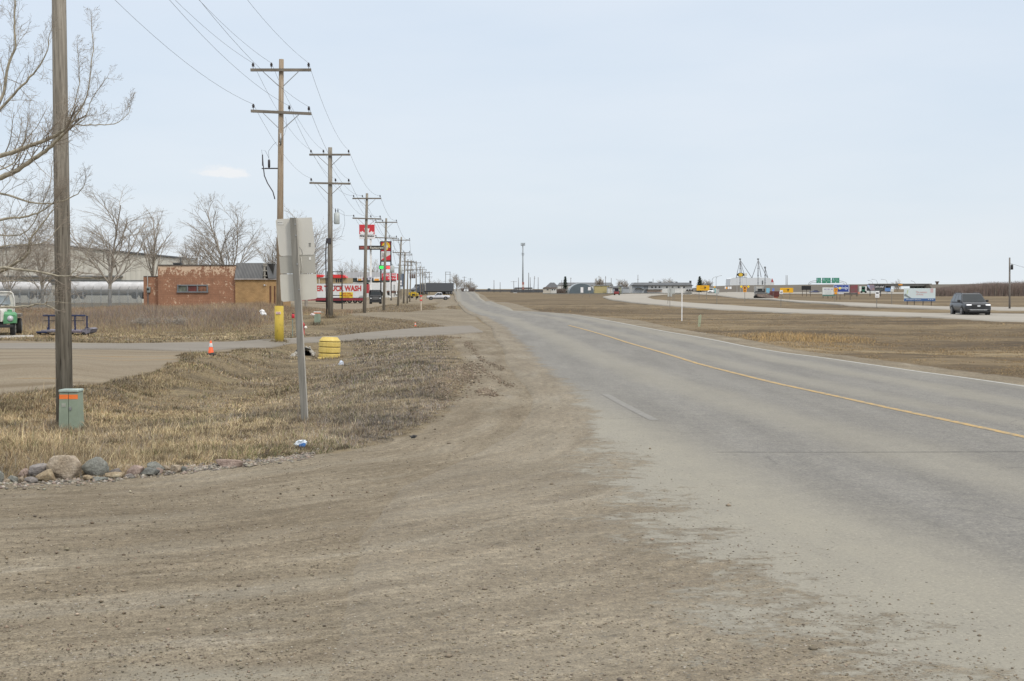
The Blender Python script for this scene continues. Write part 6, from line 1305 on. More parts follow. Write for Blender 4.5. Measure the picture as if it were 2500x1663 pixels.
def sign_post():
    d=23.0; t=Th('road_sign','leaning grey wooden post carrying three blank pale sign backs, standing in the ditch grass','sign',745,1037,d)
    WD=mt('grey_sign_post_wood',(.15,.145,.13),.95,.0,scale=5,stretch=(4,4,.3),c2=(.27,.26,.235),lo=.3,hi=.7,bmp=.004)
    a=t.L(744.5,1040);b=t.L(716,532); ax=(b-a).normalized(); 
    m=MB(); w=.052
    m.add([(p.x+sx*w,sy*.052,p.z) for p in (a,b) for sx,sy in ((-1,-1),(1,-1),(1,1),(-1,1))],[(0,1,2,3),(7,6,5,4),(0,4,5,1),(1,5,6,2),(2,6,7,3),(3,7,4,0)])
    m.build('post',WD,t.e)
    m=MB(); w2=.006; m.add([(p.x+w+.0015+sx,sy*.045,p.z) for p in (a,b-(b-a)*.0) for sx,sy in ((0,-1),(w2,-1),(w2,1),(0,1))],[(0,1,2,3),(7,6,5,4),(0,4,5,1),(1,5,6,2),(2,6,7,3),(3,7,4,0)]); m.build('painted_lit_edge',mt('lit_edge_tone',(.44,.42,.38),.8),t.e)  # pale strip paints the light on the post's right side into its colour
    def plate(nm,c,mat,y,label,rad):
        q=[t.L(*p) for p in c]; out=[]
        n=len(q)
        for i in range(n):
            p0,p1,p2=q[i-1],q[i],q[(i+1)%n]; r=rad[i]
            u=(p0-p1).normalized();v=(p2-p1).normalized()
            if r<=0: out.append(p1); continue
            A=p1+u*r;B=p1+v*r
            for k in range(6):
                tt=k/5; out.append(A*(1-tt)**2+p1*2*tt*(1-tt)+B*tt*tt)
        return MB().prism([(v.x,v.z) for v in out],y,y+.004).build(nm,mat,t.e,label)
    S1=mt('sign_back_aluminium',(.56,.55,.51),.5,.04,scale=2,metal=.0); S2=mt('sign_back_dull',(.40,.39,.35),.5,.05,scale=2,metal=.0); S3=mt('sign_back_warm',(.56,.545,.49),.5,.04,scale=1.5,metal=.0)
    P1=plate('sign_panel',[(671,535),(760,530.5),(768.5,612),(764,622),(725,622.5),(681,625.5)],S1,.056,'upper sign back with a small sticker',[.05,.0,.03,.0,0,.05])
    P2=plate('sign_panel',[(680,626),(768,620),(769.5,666),(740,668),(683,668)],S2,.064,'middle darker sign back',[0,.0,0,0,0]); P3=plate('sign_panel',[(681.5,669.5),(771,668.5),(773.5,730),(685,737.5)],S3,.072,'lower sign back with rounded corners',[.03,.0,.055,.055])
    c=t.L(676,541);MB().box(c.x,c.x+.10,.050,.0555,c.z-.05,c.z).build('sticker',mt('sticker_white',(.62,.62,.60),.4),P1); textmesh('lettering','Bowman',M_black(),P1,c.x+.008,c.x+.085,c.z-.022,c.z-.006,.0495,ext=.001)
    c=t.L(753,594); m=MB(); 
    for i in range(3): m.box(c.x+i*.013,c.x+i*.013+.004,.051,.0555,c.z-.06,c.z)
    m.box(c.x-.002,c.x+.034,.051,.0555,c.z,c.z+.006); m.build('etched_mark',mt('etched_ink',(.14,.14,.13),.5),P1)
    c=t.L(753,628); MB().box(c.x,c.x+.035,.058,.0635,c.z-.045,c.z).build('sticker',mt('sticker_white',(.62,.62,.60),.4),P2)
    m=MB(); m.tube([t.L(x,y)+Vector((0,.048,0)) for x,y in ((730,603),(735,610),(737.5,618),(736,624))],.002,4); m.build('loose_wire',M_black(),P1)
    m=MB(); m.tube([t.L(x,y)+Vector((0,.06,0)) for x,y in ((733.5,627),(734.5,640),(736.5,652),(733,668))],.006,5); m.build('putty_line',mt('pale_putty',(.52,.51,.47),.7),P2)
    m=MB(); [m.lathe([(.012,-.006),(.012,.006)],8,(0,0,0),False,Matrix.Translation(t.L(x,y)+Vector((0,-.056,0)))@Matrix.Rotation(math.pi/2,4,'X')) for x,y in ((723.8,575),(727,645),(731.5,707),(722,548))]; m.build('bolt',zinc(),t.e)
def pedestal(label,px,yb,yt,d,wb,wt,near):
    t=Th('utility_pedestal',label,'utility box',px,yb,d,group='green utility pedestals'); G=mt('pedestal_green',(.25,.305,.235),.6,.08,scale=4,bmp=.001); Y=mt('tape_orange',(.85,.20,.04),.5,.05)
    h=t.L(px,yt).z; w0=wb*d/F/2;w1=wt*d/F/2; dp=w0*.95
    if near:
        gap=.006
        for s in (-1,1):
            x0,x1=(gap,w0) if s>0 else (-w0,-gap); X0,X1=(gap,w1) if s>0 else (-w1,-gap)
            m=MB(); m.add([(x0,-dp,-.15),(x1,-dp,-.15),(x1,dp,-.15),(x0,dp,-.15),(X0,-dp*.85,h-.06),(X1,-dp*.85,h-.06),(X1,dp*.85,h-.06),(X0,dp*.85,h-.06)],[(3,2,1,0),(4,5,6,7),(0,1,5,4),(1,2,6,5),(2,3,7,6),(3,0,4,7)])
            m.build('cabinet_half',G,t.e)
            m=MB(); k=.003; za,zb_=h-.19,h-.10; f=lambda z:(z+.15)/(h+.09)
            ya=-(dp+(dp*.85-dp)*f(za))-k; yb_=-(dp+(dp*.85-dp)*f(zb_))-k
            m.add([(X0*.99 if s>0 else X0,ya,za),(X1 if s>0 else X1,ya,za),(X1,yb_,zb_),(X0,yb_,zb_),(X0,ya+.002,za),(X1,ya+.002,za),(X1,yb_+.002,zb_),(X0,yb_+.002,zb_)],[(0,1,2,3),(7,6,5,4),(0,4,5,1),(1,5,6,2),(2,6,7,3),(3,7,4,0)])
            m.build('orange_tape',Y,t.e)
        MB().box(-gap,gap,-dp*.8,dp*.8,-.15,h-.06).build('seam',M_black(),t.e); MB().box(.02,.06,-dp*.93-.02,-dp*.9,h*.52,h*.60,.004).build('lock',zinc(),t.e); MB().box(-w1*.75,-w1*.3,-dp*.92-.002,-dp*.85,h*.60,h*.68).build('label_plate',mt('faded_label',(.36,.38,.33),.5),t.e)
        MB().box(-w1*1.06,w1*1.06,-dp*.98,dp*.98,h-.055,h,.012).build('cap',mt('pedestal_cap',(.34,.42,.39),.5),t.e)
    else:
        for s in (-1,1): MB().box(min(s*.005,s*w0),max(s*.005,s*w0),-dp,dp,-.1,h-.05,.01).build('cabinet_half',G,t.e)
        MB().box(-w1*1.1,w1*1.1,-dp*1.02,dp*1.02,h-.10,h-.05).build('orange_tape',Y,t.e); MB().box(-w1*1.2,w1*1.2,-dp*1.1,dp*1.1,h-.05,h,.01).build('cap',mt('pale_cap',(.72,.73,.72),.5),t.e); MB().box(-w1*1.5,w1*2.1,-dp*.4,dp*.4,h-.04,h-.015).build('cap_rim',mt('pedestal_cap',(.34,.42,.39),.5),t.e)
def cone(label,px,yb,d,h,base=True):
    e=empty('traffic_cone',(pt(px,yb,d).x,d,pt(px,yb,d).z),.3,label,'traffic cone','orange traffic cones'); O=mt('cone_orange',(.85,.12,.025),.5,.05); 
    r=h*.23; MB().lathe([(r,.02),(r*.93,.04),(r*.22,h),(r*.12,h)],18).build('cone_body',O,e)
    f=lambda z:r*(1-.76*z/h)+.006
    MB().lathe([(f(h*.52)*.99,h*.52),(f(h*.52),h*.53),(f(h*.78),h*.78),(f(h*.8)*.9,h*.8)],18).build('reflective_band',mt('cone_band',(.62,.60,.60),.4,.1),e)
    MB().box(-r*1.25,r*1.25,-r*1.25,r*1.25,-.02,.025,.008).build('cone_base',M_black() if base else O,e)
def misc_near():
    pedestal('green two-door utility pedestal with orange tape beside the thick near pole',175,1054,950,27.4,49,45,True)
    pedestal('small green pedestal with white cap and orange tape near the second utility pole',775,799,761,78,14,14,False)
    cone('orange traffic cone with white band standing on the yard edge by a dark lump',515,864,46,.45); cone('tiny red and white traffic cone in the grass beyond the driveway',1014,799,77,.27,False)
    icorock(512,528,861,869,mt('black_lump',(.03,.03,.028),.8,.3),55,'dark flat lump of rubber lying beside the traffic cone',45.5,'rubber_lump',group=None)['category']='debris'
    # yellow stacked culvert marker
    t=Th('yellow_bin','squat round yellow riser built of stacked rings, chipped and black-stained, at the ditch','drain riser',804,873,50.5); Y=mt('chipped_yellow_paint',(.68,.50,.09),.65,.0,scale=7,c2=(.62,.46,.12),lo=.2,hi=.36,bmp=.006)
    m_=MATS['chipped_yellow_paint']; nt=m_.node_tree; b=nt.nodes['Principled BSDF']; n=noise(nt,coord(nt,(1,1,.5)),4.5,8,.8); r=ramp(nt,[(.30,(.12,.11,.06)),(.36,(.55,.42,.10)),(.43,(.60,.45,.12)),(.62,(.66,.51,.16)),(.70,(.78,.62,.22))]); nt.links.new(n,r.inputs[0]); nt.links.new(r.outputs[0],b.inputs['Base Color'])
    t.e.rotation_euler=(0,.035,.3); z=lambda y:t.L(804,y).z; R=26.5*t.d/F
    def octa(r,z0,z1,r2=None,part='ring_section',n=16):
        MB().lathe([(r*.97,z0),(r,z0+.02),((r2 or r),z1-.02),((r2 or r)*.97,z1)],n,(0,0,0),False).build(part,Y,t.e)
    octa(R*1.0,z(880)-.3,z(862)-.016); octa(R*1.01,z(861),z(848)); octa(R*1.01,z(846.4),z(835)); octa(R*1.0,z(833.4),z(823.0),R*.74)
    MB().lathe([(R*.94,z(880)),(R*.94,z(830))],16,(0,0,0),False).build('dark_joint',mt('joint_grime',(.10,.08,.04),.9),t.e)
    MB().box(-R*1.15,-R*.2,-R*.9,-R*.2,z(876)-.3,z(872),.03).build('foot',Y,t.e)
    # culvert
    c=pt(747,872,51.6); e=empty('culvert_pipe',(c.x,51.6,c.z-.10),.35,'black corrugated culvert mouth under the driveway behind the sign post','culvert'); B=mt('black_culvert',(.02,.02,.02),.8)
    m=MB(); k=22
    for i in range(k):
        a0=2*math.pi*i/k;a1=2*math.pi*(i+1)/k
        vs=[(math.cos(a)*r,y,math.sin(a)*r+.16) for a in (a0,a1) for r,y in ((.27,0),(.27,.7),(.30,0),(.30,.7))]; m.add(vs,[(0,1,5,4),(2,6,7,3),(0,4,6,2)])
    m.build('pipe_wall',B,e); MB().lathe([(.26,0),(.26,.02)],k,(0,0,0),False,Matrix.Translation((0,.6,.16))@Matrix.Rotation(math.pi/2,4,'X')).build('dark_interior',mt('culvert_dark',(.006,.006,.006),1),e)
    RK=rockmat('pale_field_stone',(.26,.25,.22),(.42,.40,.36),(.55,.53,.48)); rng=random.Random(4)
    k=0
    for x,y,s in ((738,858,4),(744,853,4),(751,852,5),(758,855,5),(762,860,5),(764,866,5),(722,862,5),(716,868,6),(711,871,4),(726,869,3),(733,855,4),(768,862,3),(756,848,3),(748,847,3)):
        icorock(x-s,x+s,y-s*.8,y+s*.8,RK,60+k,'pale riprap stone beside the culvert mouth',51.7-(y-855)*.03,'riprap_stone',group='pale riprap stones round the culvert')
        k+=1
    # hydrant, red topped marker, stakes
    d=62; p=pt(738,819,d); e=empty('fire_hydrant',(p.x,d,p.z),0,'red fire hydrant with white caps, half hidden behind the leaning sign post','fire hydrant'); R_=mt('hydrant_red',(.42,.03,.03),.45); Wc=mt('hydrant_white',(.72,.70,.66),.5)
    MB().lathe([(.16,-.1),(.16,.03),(.11,.05),(.10,.42),(.13,.44),(.12,.52),(.06,.60)],14).build('barrel',R_,e); MB().lathe([(.05,.6),(.04,.68),(.02,.70)],8).build('bonnet_nut',Wc,e)
    for s in (-1,1): MB().lathe([(.06,.10),(.075,.12),(.075,.19),(.03,.22)],10,(0,0,0),True,Matrix.Translation((0,0,.36))@Matrix.Rotation(s*math.pi/2,4,'Y')).build('side_cap',Wc,e)
    t=Th('marker_post','thin post with a red reflector head beside the yellow-sleeved pole','post',713,822,60); t.box('post',713.3,715.3,779,824,0,-.03,mt('marker_steel',(.20,.24,.21),.6)); c=t.L(715.5,777); MB().lathe([(.05,0),(.065,.02),(.065,.16),(.035,.19)],12,(c.x,0,c.z)).build('reflector_head',mt('reflector_red',(.52,.02,.04),.4),t.e); MB().lathe([(.04,.19),(.045,.22)],8,(c.x,0,c.z)).build('head_cap',M_black(),t.e)
    t=Th('survey_stake','pale stake with two red flags on the gravel pad','stake',1028.5,759,137); t.box('stake',1027.3,1029.2,724,760,0,-.05,mt('pale_stake',(.66,.58,.48),.8)); 
    for y in (720.5,731): t.poly('flag',[(1024.5,y),(1031.5,y+.5),(1031,y+3.3),(1027,y+4.3),(1025,y+2.6)],.03,.0,mt('flag_red',(.62,.07,.06),.6))
    # litter
    def crumple(name,label,x0,x1,y0,y1,d,mat,seed,shp=None,z=None):
        rng=random.Random(seed); t=Th(name,label,'litter',(x0+x1)/2,y1,d); import bmesh
        bm=bmesh.new(); bmesh.ops.create_icosphere(bm,subdivisions=3,radius=1); a=t.L(x0,y1);b=t.L(x1,y0); w=(b.x-a.x)/2;h=b.z-a.z
        for v in bm.verts:
            n=v.co.normalized(); r=1+.75*mnoise.noise(n*1.7+Vector((seed,0,0)))+.4*mnoise.noise(n*4+Vector((0,seed,0)))
            q=n*r; sh=(shp or 0)*q.z*w*.5; v.co=Vector((q.x*w*.9+sh,q.y*w*.5,max(0,(q.z+1)*h*.5)))
        me=bpy.data.meshes.new(name); bm.to_mesh(me); bm.free(); me.materials.append(mat); o=bpy.data.objects.new('bag_skin',me); COL.objects.link(o); o.parent=t.e; return t
    PW=mt('white_plastic_film',(.72,.72,.73),.4,.08); PB_=mt('pale_blue_film',(.55,.61,.72),.35,.12)
    crumple('plastic_bag','torn white plastic bag caught in the tall grass near the brown building',633,649,757,770,70,PW,3,-.6); crumple('plastic_bag','crumpled pale blue plastic bag lying in the ditch right of the yellow riser',827,839,881,893,None,PB_,9,.5); crumple('plastic_scrap','scrap of pink-white plastic beside the small green pedestal',758,768,765,771,76,mt('pinkish_film',(.62,.54,.54),.5),5)
    t=crumple('plastic_bag','crumpled white and blue plastic bag at the gravel edge below the sign post',718,750,1074,1094,None,mt('milky_film',(.60,.66,.72),.3,.12),14,.5)
    MB().add([(t.L(x,y,.075).x,-.075-.002*k,t.L(x,y).z) for k,(x,y) in enumerate(((730,1090),(746,1090),(749,1082),(744,1079),(733,1083)))],[(0,1,2,3,4)]).build('blue_print',mt('blue_print_ink',(.07,.20,.52),.35,.2),t.e)
    t=crumple('rubber_scrap','black scrap of rubber and a straw at the gravel and grass corner',1001,1018,1063,1070,19.7,M_black(),22)
    # blue steel cart
    d=64; t=Th('metal_cart','rusty blue steel cart frame with two raised ends parked in the weeds','cart',157,819,d); Bl=mt('dark_blue_steel',(.015,.025,.075),.6,.25,scale=6); Dk=mt('cart_deck_grey',(.17,.16,.19),.7,.25,scale=4)
    for a,b in ((107.5,134),(172,205)):
        m=MB(); 
        for x in (a+1.5,b-2): m.box(t.L(x,0).x-.03,t.L(x,0).x+.03,-.03,.03,t.L(0,812).z,t.L(0,771).z)
        m.build('end_post',Bl,t.e); t.box('top_rail',a-3,b+4,768.5,772.5,.05,-.05,Bl,.03); t.box('mid_rail',a,b,782.5,784,.02,-.02,M_black())
    t.box('deck',110,176,805,811,.6,-.9,Dk,.02); t.box('deck_lip',99,125,808.5,812.5,.62,-.2,Bl,.02); t.box('deck',176,205,806,812,.6,-.9,mt('cart_rust',(.14,.12,.15),.8,.3),.02)
    t.poly('ramp_plate',[(204,815),(206,803),(222,800),(228,803),(224,812),(212,816)],.3,-.7,Dk)
    for x in (101,120,180,209): 
        c=t.L(x,815); m=MB(); m.lathe([(.03,-.04),(.085,-.04),(.09,0),(.085,.04),(.03,.04)],14,(0,0,0),True,Matrix.Translation((c.x,-.3,c.z))@Matrix.Rotation(math.pi/2,4,'X')); m.build('caster',M_tyre(),t.e)
    for x in (120,150,212,219): t.box('stake_pocket',x,x+1,799,806,.3,.2,Bl)

# ============================================================ GRASS AND STONES
def sample_polar(n,d0,d1,a0,a1,pw=1.0):
    """n ground points between bearings a0..a1 (pixel x) and distances d0..d1, denser near the road"""
    u=RNG.random(n); d=(d0**(-pw)+(d1**(-pw)-d0**(-pw))*u)**(-1/pw) if pw else d0+(d1-d0)*u
    px=a0+(a1-a0)*RNG.random(n); x=(px-1250)/F*d; return x,d
def blades(name,label_kind,x,y,h,w,cols,lean=.5,curl=.4,seg=2):
    n=len(x); z=terr_np(x,y)-.02; th=RNG.random(n)*2*np.pi; ln=RNG.random(n)*lean+.05; az=RNG.random(n)*2*np.pi
    dx=np.cos(az)*ln*h; dy=np.sin(az)*ln*h; wx=np.cos(th)*w/2; wy=np.sin(th)*w/2*.4
    wx=np.where(np.abs(wx)<w*.22,w*.22,wx)
    b0=np.stack([x-wx,y-wy,z],1);b1=np.stack([x+wx,y+wy,z],1)
    mx,my,mz=x+dx*.35,y+dy*.35,z+h*.6*(1-ln*.2)
    m0=np.stack([mx-wx*.75,my-wy*.75,mz],1);m1=np.stack([mx+wx*.75,my+wy*.75,mz],1); t=np.stack([x+dx*(1+curl),y+dy*(1+curl),z+h*np.sqrt(np.clip(1-ln*ln,.15,1))],1)
    V=np.stack([b0,b1,m1,m0,t],1).reshape(-1,3); B=(np.arange(n)*5)[:,None]
    F3=np.concatenate([B+np.array([[0,1,2]]),B+np.array([[0,2,3]]),B+np.array([[3,2,4]])],0)
    C=np.repeat(np.concatenate([cols,np.ones((n,1))],1),5,axis=0)
    o=npmesh(name,V,F3,3,grass_mat(),attrs={'bc':('FLOAT_COLOR',C)}); tag(o,kind='stuff'); return o
def grass_mat():
    if 'dry_blades' in MATS: return MATS['dry_blades']
    m,nt,b=nodes('dry_blades'); a=N(nt,'ShaderNodeAttribute'); a.attribute_name='bc'; nt.links.new(a.outputs['Color'],b.inputs['Base Color']); b.inputs['Roughness'].default_value=.8; b.inputs['Specular IOR Level'].default_value=.2
    MATS['dry_blades']=m; return m
def blend(pal,wts):
    W=np.stack(wts,1); W=W/W.sum(1,keepdims=True); idx=(W.cumsum(1)>RNG.random(len(W))[:,None]).argmax(1); c=np.array(pal)[idx]
    return np.clip(c*(.75+.5*RNG.random((len(W),1)))*(1+.08*(RNG.random((len(W),3))-.5)),0,1)
def inside(x,y):
    gr=np.maximum(sdpoly(P_GRAVEL,x,y),np.maximum(sdpoly(P_PAD,x,y),np.maximum(sdpoly(P_SHOULD,x,y),sdpoly(P_SHOULD2,x,y)))); ya=np.maximum(sdpoly(P_YARD,x,y),np.maximum(sdpoly(P_LOT,x,y),sdpoly(P_DRIVE,x,y)))
    l,c,r=road_at(y); rd=np.minimum(x-l,r-x); return gr,ya,rd
def vegetation():
    STR=(.42,.345,.215);TAN_=(.33,.265,.165);BRN=(.20,.15,.10);GRY=(.27,.235,.195);GRN=(.14,.155,.06);DK=(.10,.08,.055);ORG=(.33,.24,.14)
    # ditch verge
    x,y=sample_polar(760000,14.5,66,-250,1180,.85); gr,ya,rd=inside(x,y)
    wn=(vnoise(x,y,2.5,11)-.5)*.8; k=(gr+wn*.5<-.02)&(ya+wn*.6<-.0)&(rd<-.3); x=x[k];y=y[k]; gr=gr[k]; ya=ya[k]
    n1=vnoise(x,y,.45,21);n2=vnoise(x,y,1.4,22);n3=vnoise(x,y,.9,23); px=x/y*F+1250
    leftw=np.clip((520-px)/400,0,1)
    n4=vnoise(x,y*1.6,2.2,24); hh=(.05+.06*n2*n4*2+.075*leftw*n1+.04*RNG.random(len(x)))*np.where((px>715)&(px<860)&(y>46),.5,1)*(.35+.65*np.clip(-gr/.9,0,1)); hh*=np.where(y<26,1.0,.85)
    tall=(RNG.random(len(x))<.02); hh=np.where(tall,hh*2.2,hh)
    bare=(vnoise(x,y*1.4,1.7,26)<.28)&(RNG.random(len(x))<.3); keep=~bare; x,y,hh,n1,n2,n3,n4,px,leftw=[a[keep] for a in (x,y,hh,n1,n2,n3,n4,px,leftw)]
    grey=np.clip((n3-.5)*4,0,1)+np.clip((px-700)/500,0,1)*1.0; green=np.clip((n2-.62)*6,0,1)*.35+.06; straw=.5+np.clip((n1-.45)*5,0,1.5)
    dkp=np.clip((.42-n4)*6,0,1.6); c=blend([STR,TAN_,BRN,GRY,GRN,ORG,DK],[straw,.9+0*n1,.5+dkp,.25+grey*1.4,green+np.clip((n2-.6)*5,0,1)*.35,.25+leftw*.9,dkp*.8])
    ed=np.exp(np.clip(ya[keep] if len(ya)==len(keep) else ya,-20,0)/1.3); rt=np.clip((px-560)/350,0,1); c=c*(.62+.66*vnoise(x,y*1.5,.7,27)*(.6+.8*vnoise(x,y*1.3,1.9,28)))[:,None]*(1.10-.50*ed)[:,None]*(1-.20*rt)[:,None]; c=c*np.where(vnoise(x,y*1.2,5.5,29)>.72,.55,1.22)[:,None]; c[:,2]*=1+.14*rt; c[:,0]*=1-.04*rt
    w=np.maximum(.0045,y*.00034)*(1+.5*RNG.random(len(x)))
    # ranker tufts added for contact shade round feet of poles, post, box and riser
    for bx,by,br,nb,bh in ((pt(154,1046,28).x,28,.20,520,.20),(pt(175,1054,27.4).x,27.4,.26,700,.20),(pt(745,1037,23).x,23,.07,420,.16),(pt(681,828,55).x,55,.2,300,.16),(pt(804,873,50.5).x,50.5,.42,500,.14),(pt(806,768,81).x,81,.2,260,.3),(pt(775,799,78).x,78,.2,260,.25),(pt(738,819,62).x,62,.15,160,.15)):
        an=RNG.random(nb)*6.283; rr=br+np.abs(RNG.normal(0,.09,nb)); xx=bx+np.cos(an)*rr; yy=by+np.sin(an)*rr; x=np.append(x,xx); y=np.append(y,yy); hh=np.append(hh,bh*(.4+RNG.random(nb))); w=np.append(w,np.full(nb,max(.0045,by*.0003))); c=np.vstack([c,blend([TAN_,BRN,GRY,STR],[.7+0*xx,.8+0*xx,.6+0*xx,.4+0*xx])*.85])
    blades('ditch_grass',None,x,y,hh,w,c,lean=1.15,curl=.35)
    # tall dead weeds before the brown building and the lot
    x,y=sample_polar(330000,62,116,-260,860,1.0); gr,ya,rd=inside(x,y); px=x/y*F+1250
    nn=vnoise(x,y,.22,31);n2=vnoise(x,y,.8,32)
    front=np.clip((y-(68+np.clip((px-600)/10,0,14)))/9,0,1); ok=(gr+(n2-.5)*1.0<0)&(ya+(n2-.5)*1.2<0)&(y>np.interp(px,(-260,0,240,480,680,860),(60,60,64,62,62,80)))
    right=np.clip((px-640)/90,0,1); hh=(.08+front*(.42+.62*nn+.25*n2))*(1-.62*right)*(.6+.5*RNG.random(len(x)))
    k=ok&~((px<60)&(y<63)); x,y,hh,nn,n2,front,px=[a[k] for a in (x,y,hh,nn,n2,front,px)]
    dens=RNG.random(len(x))<(.55+.45*front); x,y,hh,nn,n2,front,px=[a[dens] for a in (x,y,hh,nn,n2,front,px)]
    pn=vnoise(x,y,.13,33); c=blend([STR,TAN_,(.29,.20,.14),(.26,.22,.20),DK],[1.0-.75*front,.8+0*nn,.35+front*1.1,.1+front*np.clip((pn-.42)*6,0,2.4),.05+front*.06+np.clip((.12-front)*6,0,.5)])
    c=c*(.80+.4*vnoise(x,y*.8,.35,34))[:,None]
    w=np.maximum(.006,y*.00027)*(1+.5*RNG.random(len(x))); blades('tall_weeds',None,x,y,hh,w,c,lean=.28,curl=.3)
    # short dead grass on the strips between the driveways and the pole row
    x,y=sample_polar(110000,60,200,740,1135,.8); gr,ya,rd=inside(x,y); n2=vnoise(x,y,.5,36); px=x/y*F+1250; k=(gr+(n2-.5)*1.5<-.1)&(ya+(n2-.5)<-.1)&(rd<-.5)&~((px+RNG.random(len(x))*90<905)&(y<116)); x,y,n2=x[k],y[k],n2[k]
    c=blend([TAN_,BRN,GRY,DK],[.8+0*x,.8+0*x,.5+n2,.25+0*x]); blades('strip_grass',None,x,y,(.05+.14*n2)*(.5+RNG.random(len(x))),np.maximum(.006,y*.00028),c,lean=.8,curl=.4)
    # stubble across the road
    x,y=sample_polar(260000,27,170,1180,2700,1.0); gr,ya,rd=inside(x,y); px=x/y*F+1250
    k=(gr+(vnoise(x,y,1.5,41)-.5)*.5<0)&(rd<-.3)&(x>road_at(y)[2]); x,y,gr,px=x[k],y[k],gr[k],px[k]
    up=[(2900,795),(2500,787),(2333,779.5),(2155,773),(1950,766.5),(1830,760.5),(1747,757),(1632,748),(1540,740),(1480,728),(1400,722)]
    U=gpl(up); pxs=[p[0] for p in up][::-1]; lim=np.interp(px,pxs,[u[1] for u in U][::-1]); k=y<lim-1.5; x,y,gr,px=x[k],y[k],gr[k],px[k]
    n1=vnoise(x,y,.25,42);n2=vnoise(x,y,1.1,43); gold=np.exp(-((px-1960)/150)**2-((y-61)/6)**2)
    hh=.025+.05*n1*RNG.random(len(x))+.34*gold*RNG.random(len(x))+.10*np.clip((n2-.7)*4,0,1)*RNG.random(len(x)); 
    c=blend([(.36,.27,.16),(.27,.205,.12),(.19,.15,.10),(.44,.30,.14)],[.8+0*n1,.8+0*n1,.5+.4*n2,.15+gold*4])
    blades('field_stubble',None,x,y,hh,np.maximum(.006,y*.00028),c,lean=.8,curl=.4)
    # far dry shrubs fringe on the right horizon: a wood that reads as one mass
    n=110000; d=445+RNG.random(n)*60; px=2262+RNG.random(n)*520; x=(px-1250)/F*d; top=np.interp(px,(2262,2300,2400,2500,2780),(2.2,3.4,4.4,4.9,5.2))+1.5*(vnoise(x,d*.15,.16,51)-.5)+.7*(vnoise(x,d*.1,.7,52)-.5)
    hh=top*(.55+.5*RNG.random(n)); c=blend([(.235,.175,.155),(.20,.16,.14),(.29,.235,.21),(.15,.135,.115)],[1+0*x,1+0*x,.6+0*x,.6+0*x])
    o=blades('bare_wood',None,x,d,hh,.05+.09*RNG.random(n),c,lean=.42,curl=.2)
    n=9000; d=720+RNG.random(n)*30; px=1600+RNG.random(n)*80; x=(px-1250)/F*d; hh=(3.2+4.2*vnoise(x,d*.1,.12,61))*(.6+.4*RNG.random(n)); c=blend([(.26,.235,.215),(.20,.185,.17)],[1+0*x,1+0*x]); k=RNG.random(n)<.3
    blades('distant_thicket',None,x[k],d[k],hh[k],.07+0*x[k],c[k],lean=.5,curl=.1)
    n=14000; d=600+RNG.random(n)*20; px=1143+RNG.random(n)*62+0; px=np.where(RNG.random(n)<.5,1359+RNG.random(n)*20,1128+RNG.random(n)*30); x=(px-1250)/F*d; hh=2.4*(.5+.5*RNG.random(n)); c=blend([(.17,.135,.115),(.13,.11,.10)],[1+0*x,1+0*x]); blades('low_thicket',None,x,d,hh,.05+0*x,c,lean=.6,curl=.1)
    # leafless brush tangle on the ditch bank and round the fence
def dead_stems():
    rng=random.Random(31)
    for i,(px,py,hpx,lx,l) in enumerate(((212,1105,95,10,'tall pale branching weed stem beside the green pedestal'),(250,1120,70,-35,'pale dead stem leaning left over the grey-green boulder'),(232,1112,60,55,'long pale dead stem arching right above the boulders'),(640,1115,22,20,'small dark twiggy weed at the gravel edge'),(380,1070,35,14,'thin dead stem in the middle of the ditch grass'),(330,1100,45,-12,'short forked dead stem right of the pedestal'))):
        p=gp(px,py); h=hpx*p.y/F; e=Vector((p.x,p.y,p.z-.02)); S=[]; P=dict(up=.08,kids=(3,2),rmin=.0022,wig=.12,ang=(20,50),ratio=(.4,.7),max=2)
        twigs(S,Vector((0,0,0)),Vector((lx*p.y/F,rng.uniform(-.05,.05),h)).normalized(),math.hypot(h,lx*p.y/F)*1.05,.005,0,rng,P); o=segmesh('dead_stem',S,4,mt('straw_stem',(.46,.37,.25),.8) if i!=3 else mt('dark_stem',(.13,.10,.08),.8)); o.location=e; tag(o,l,'weed')
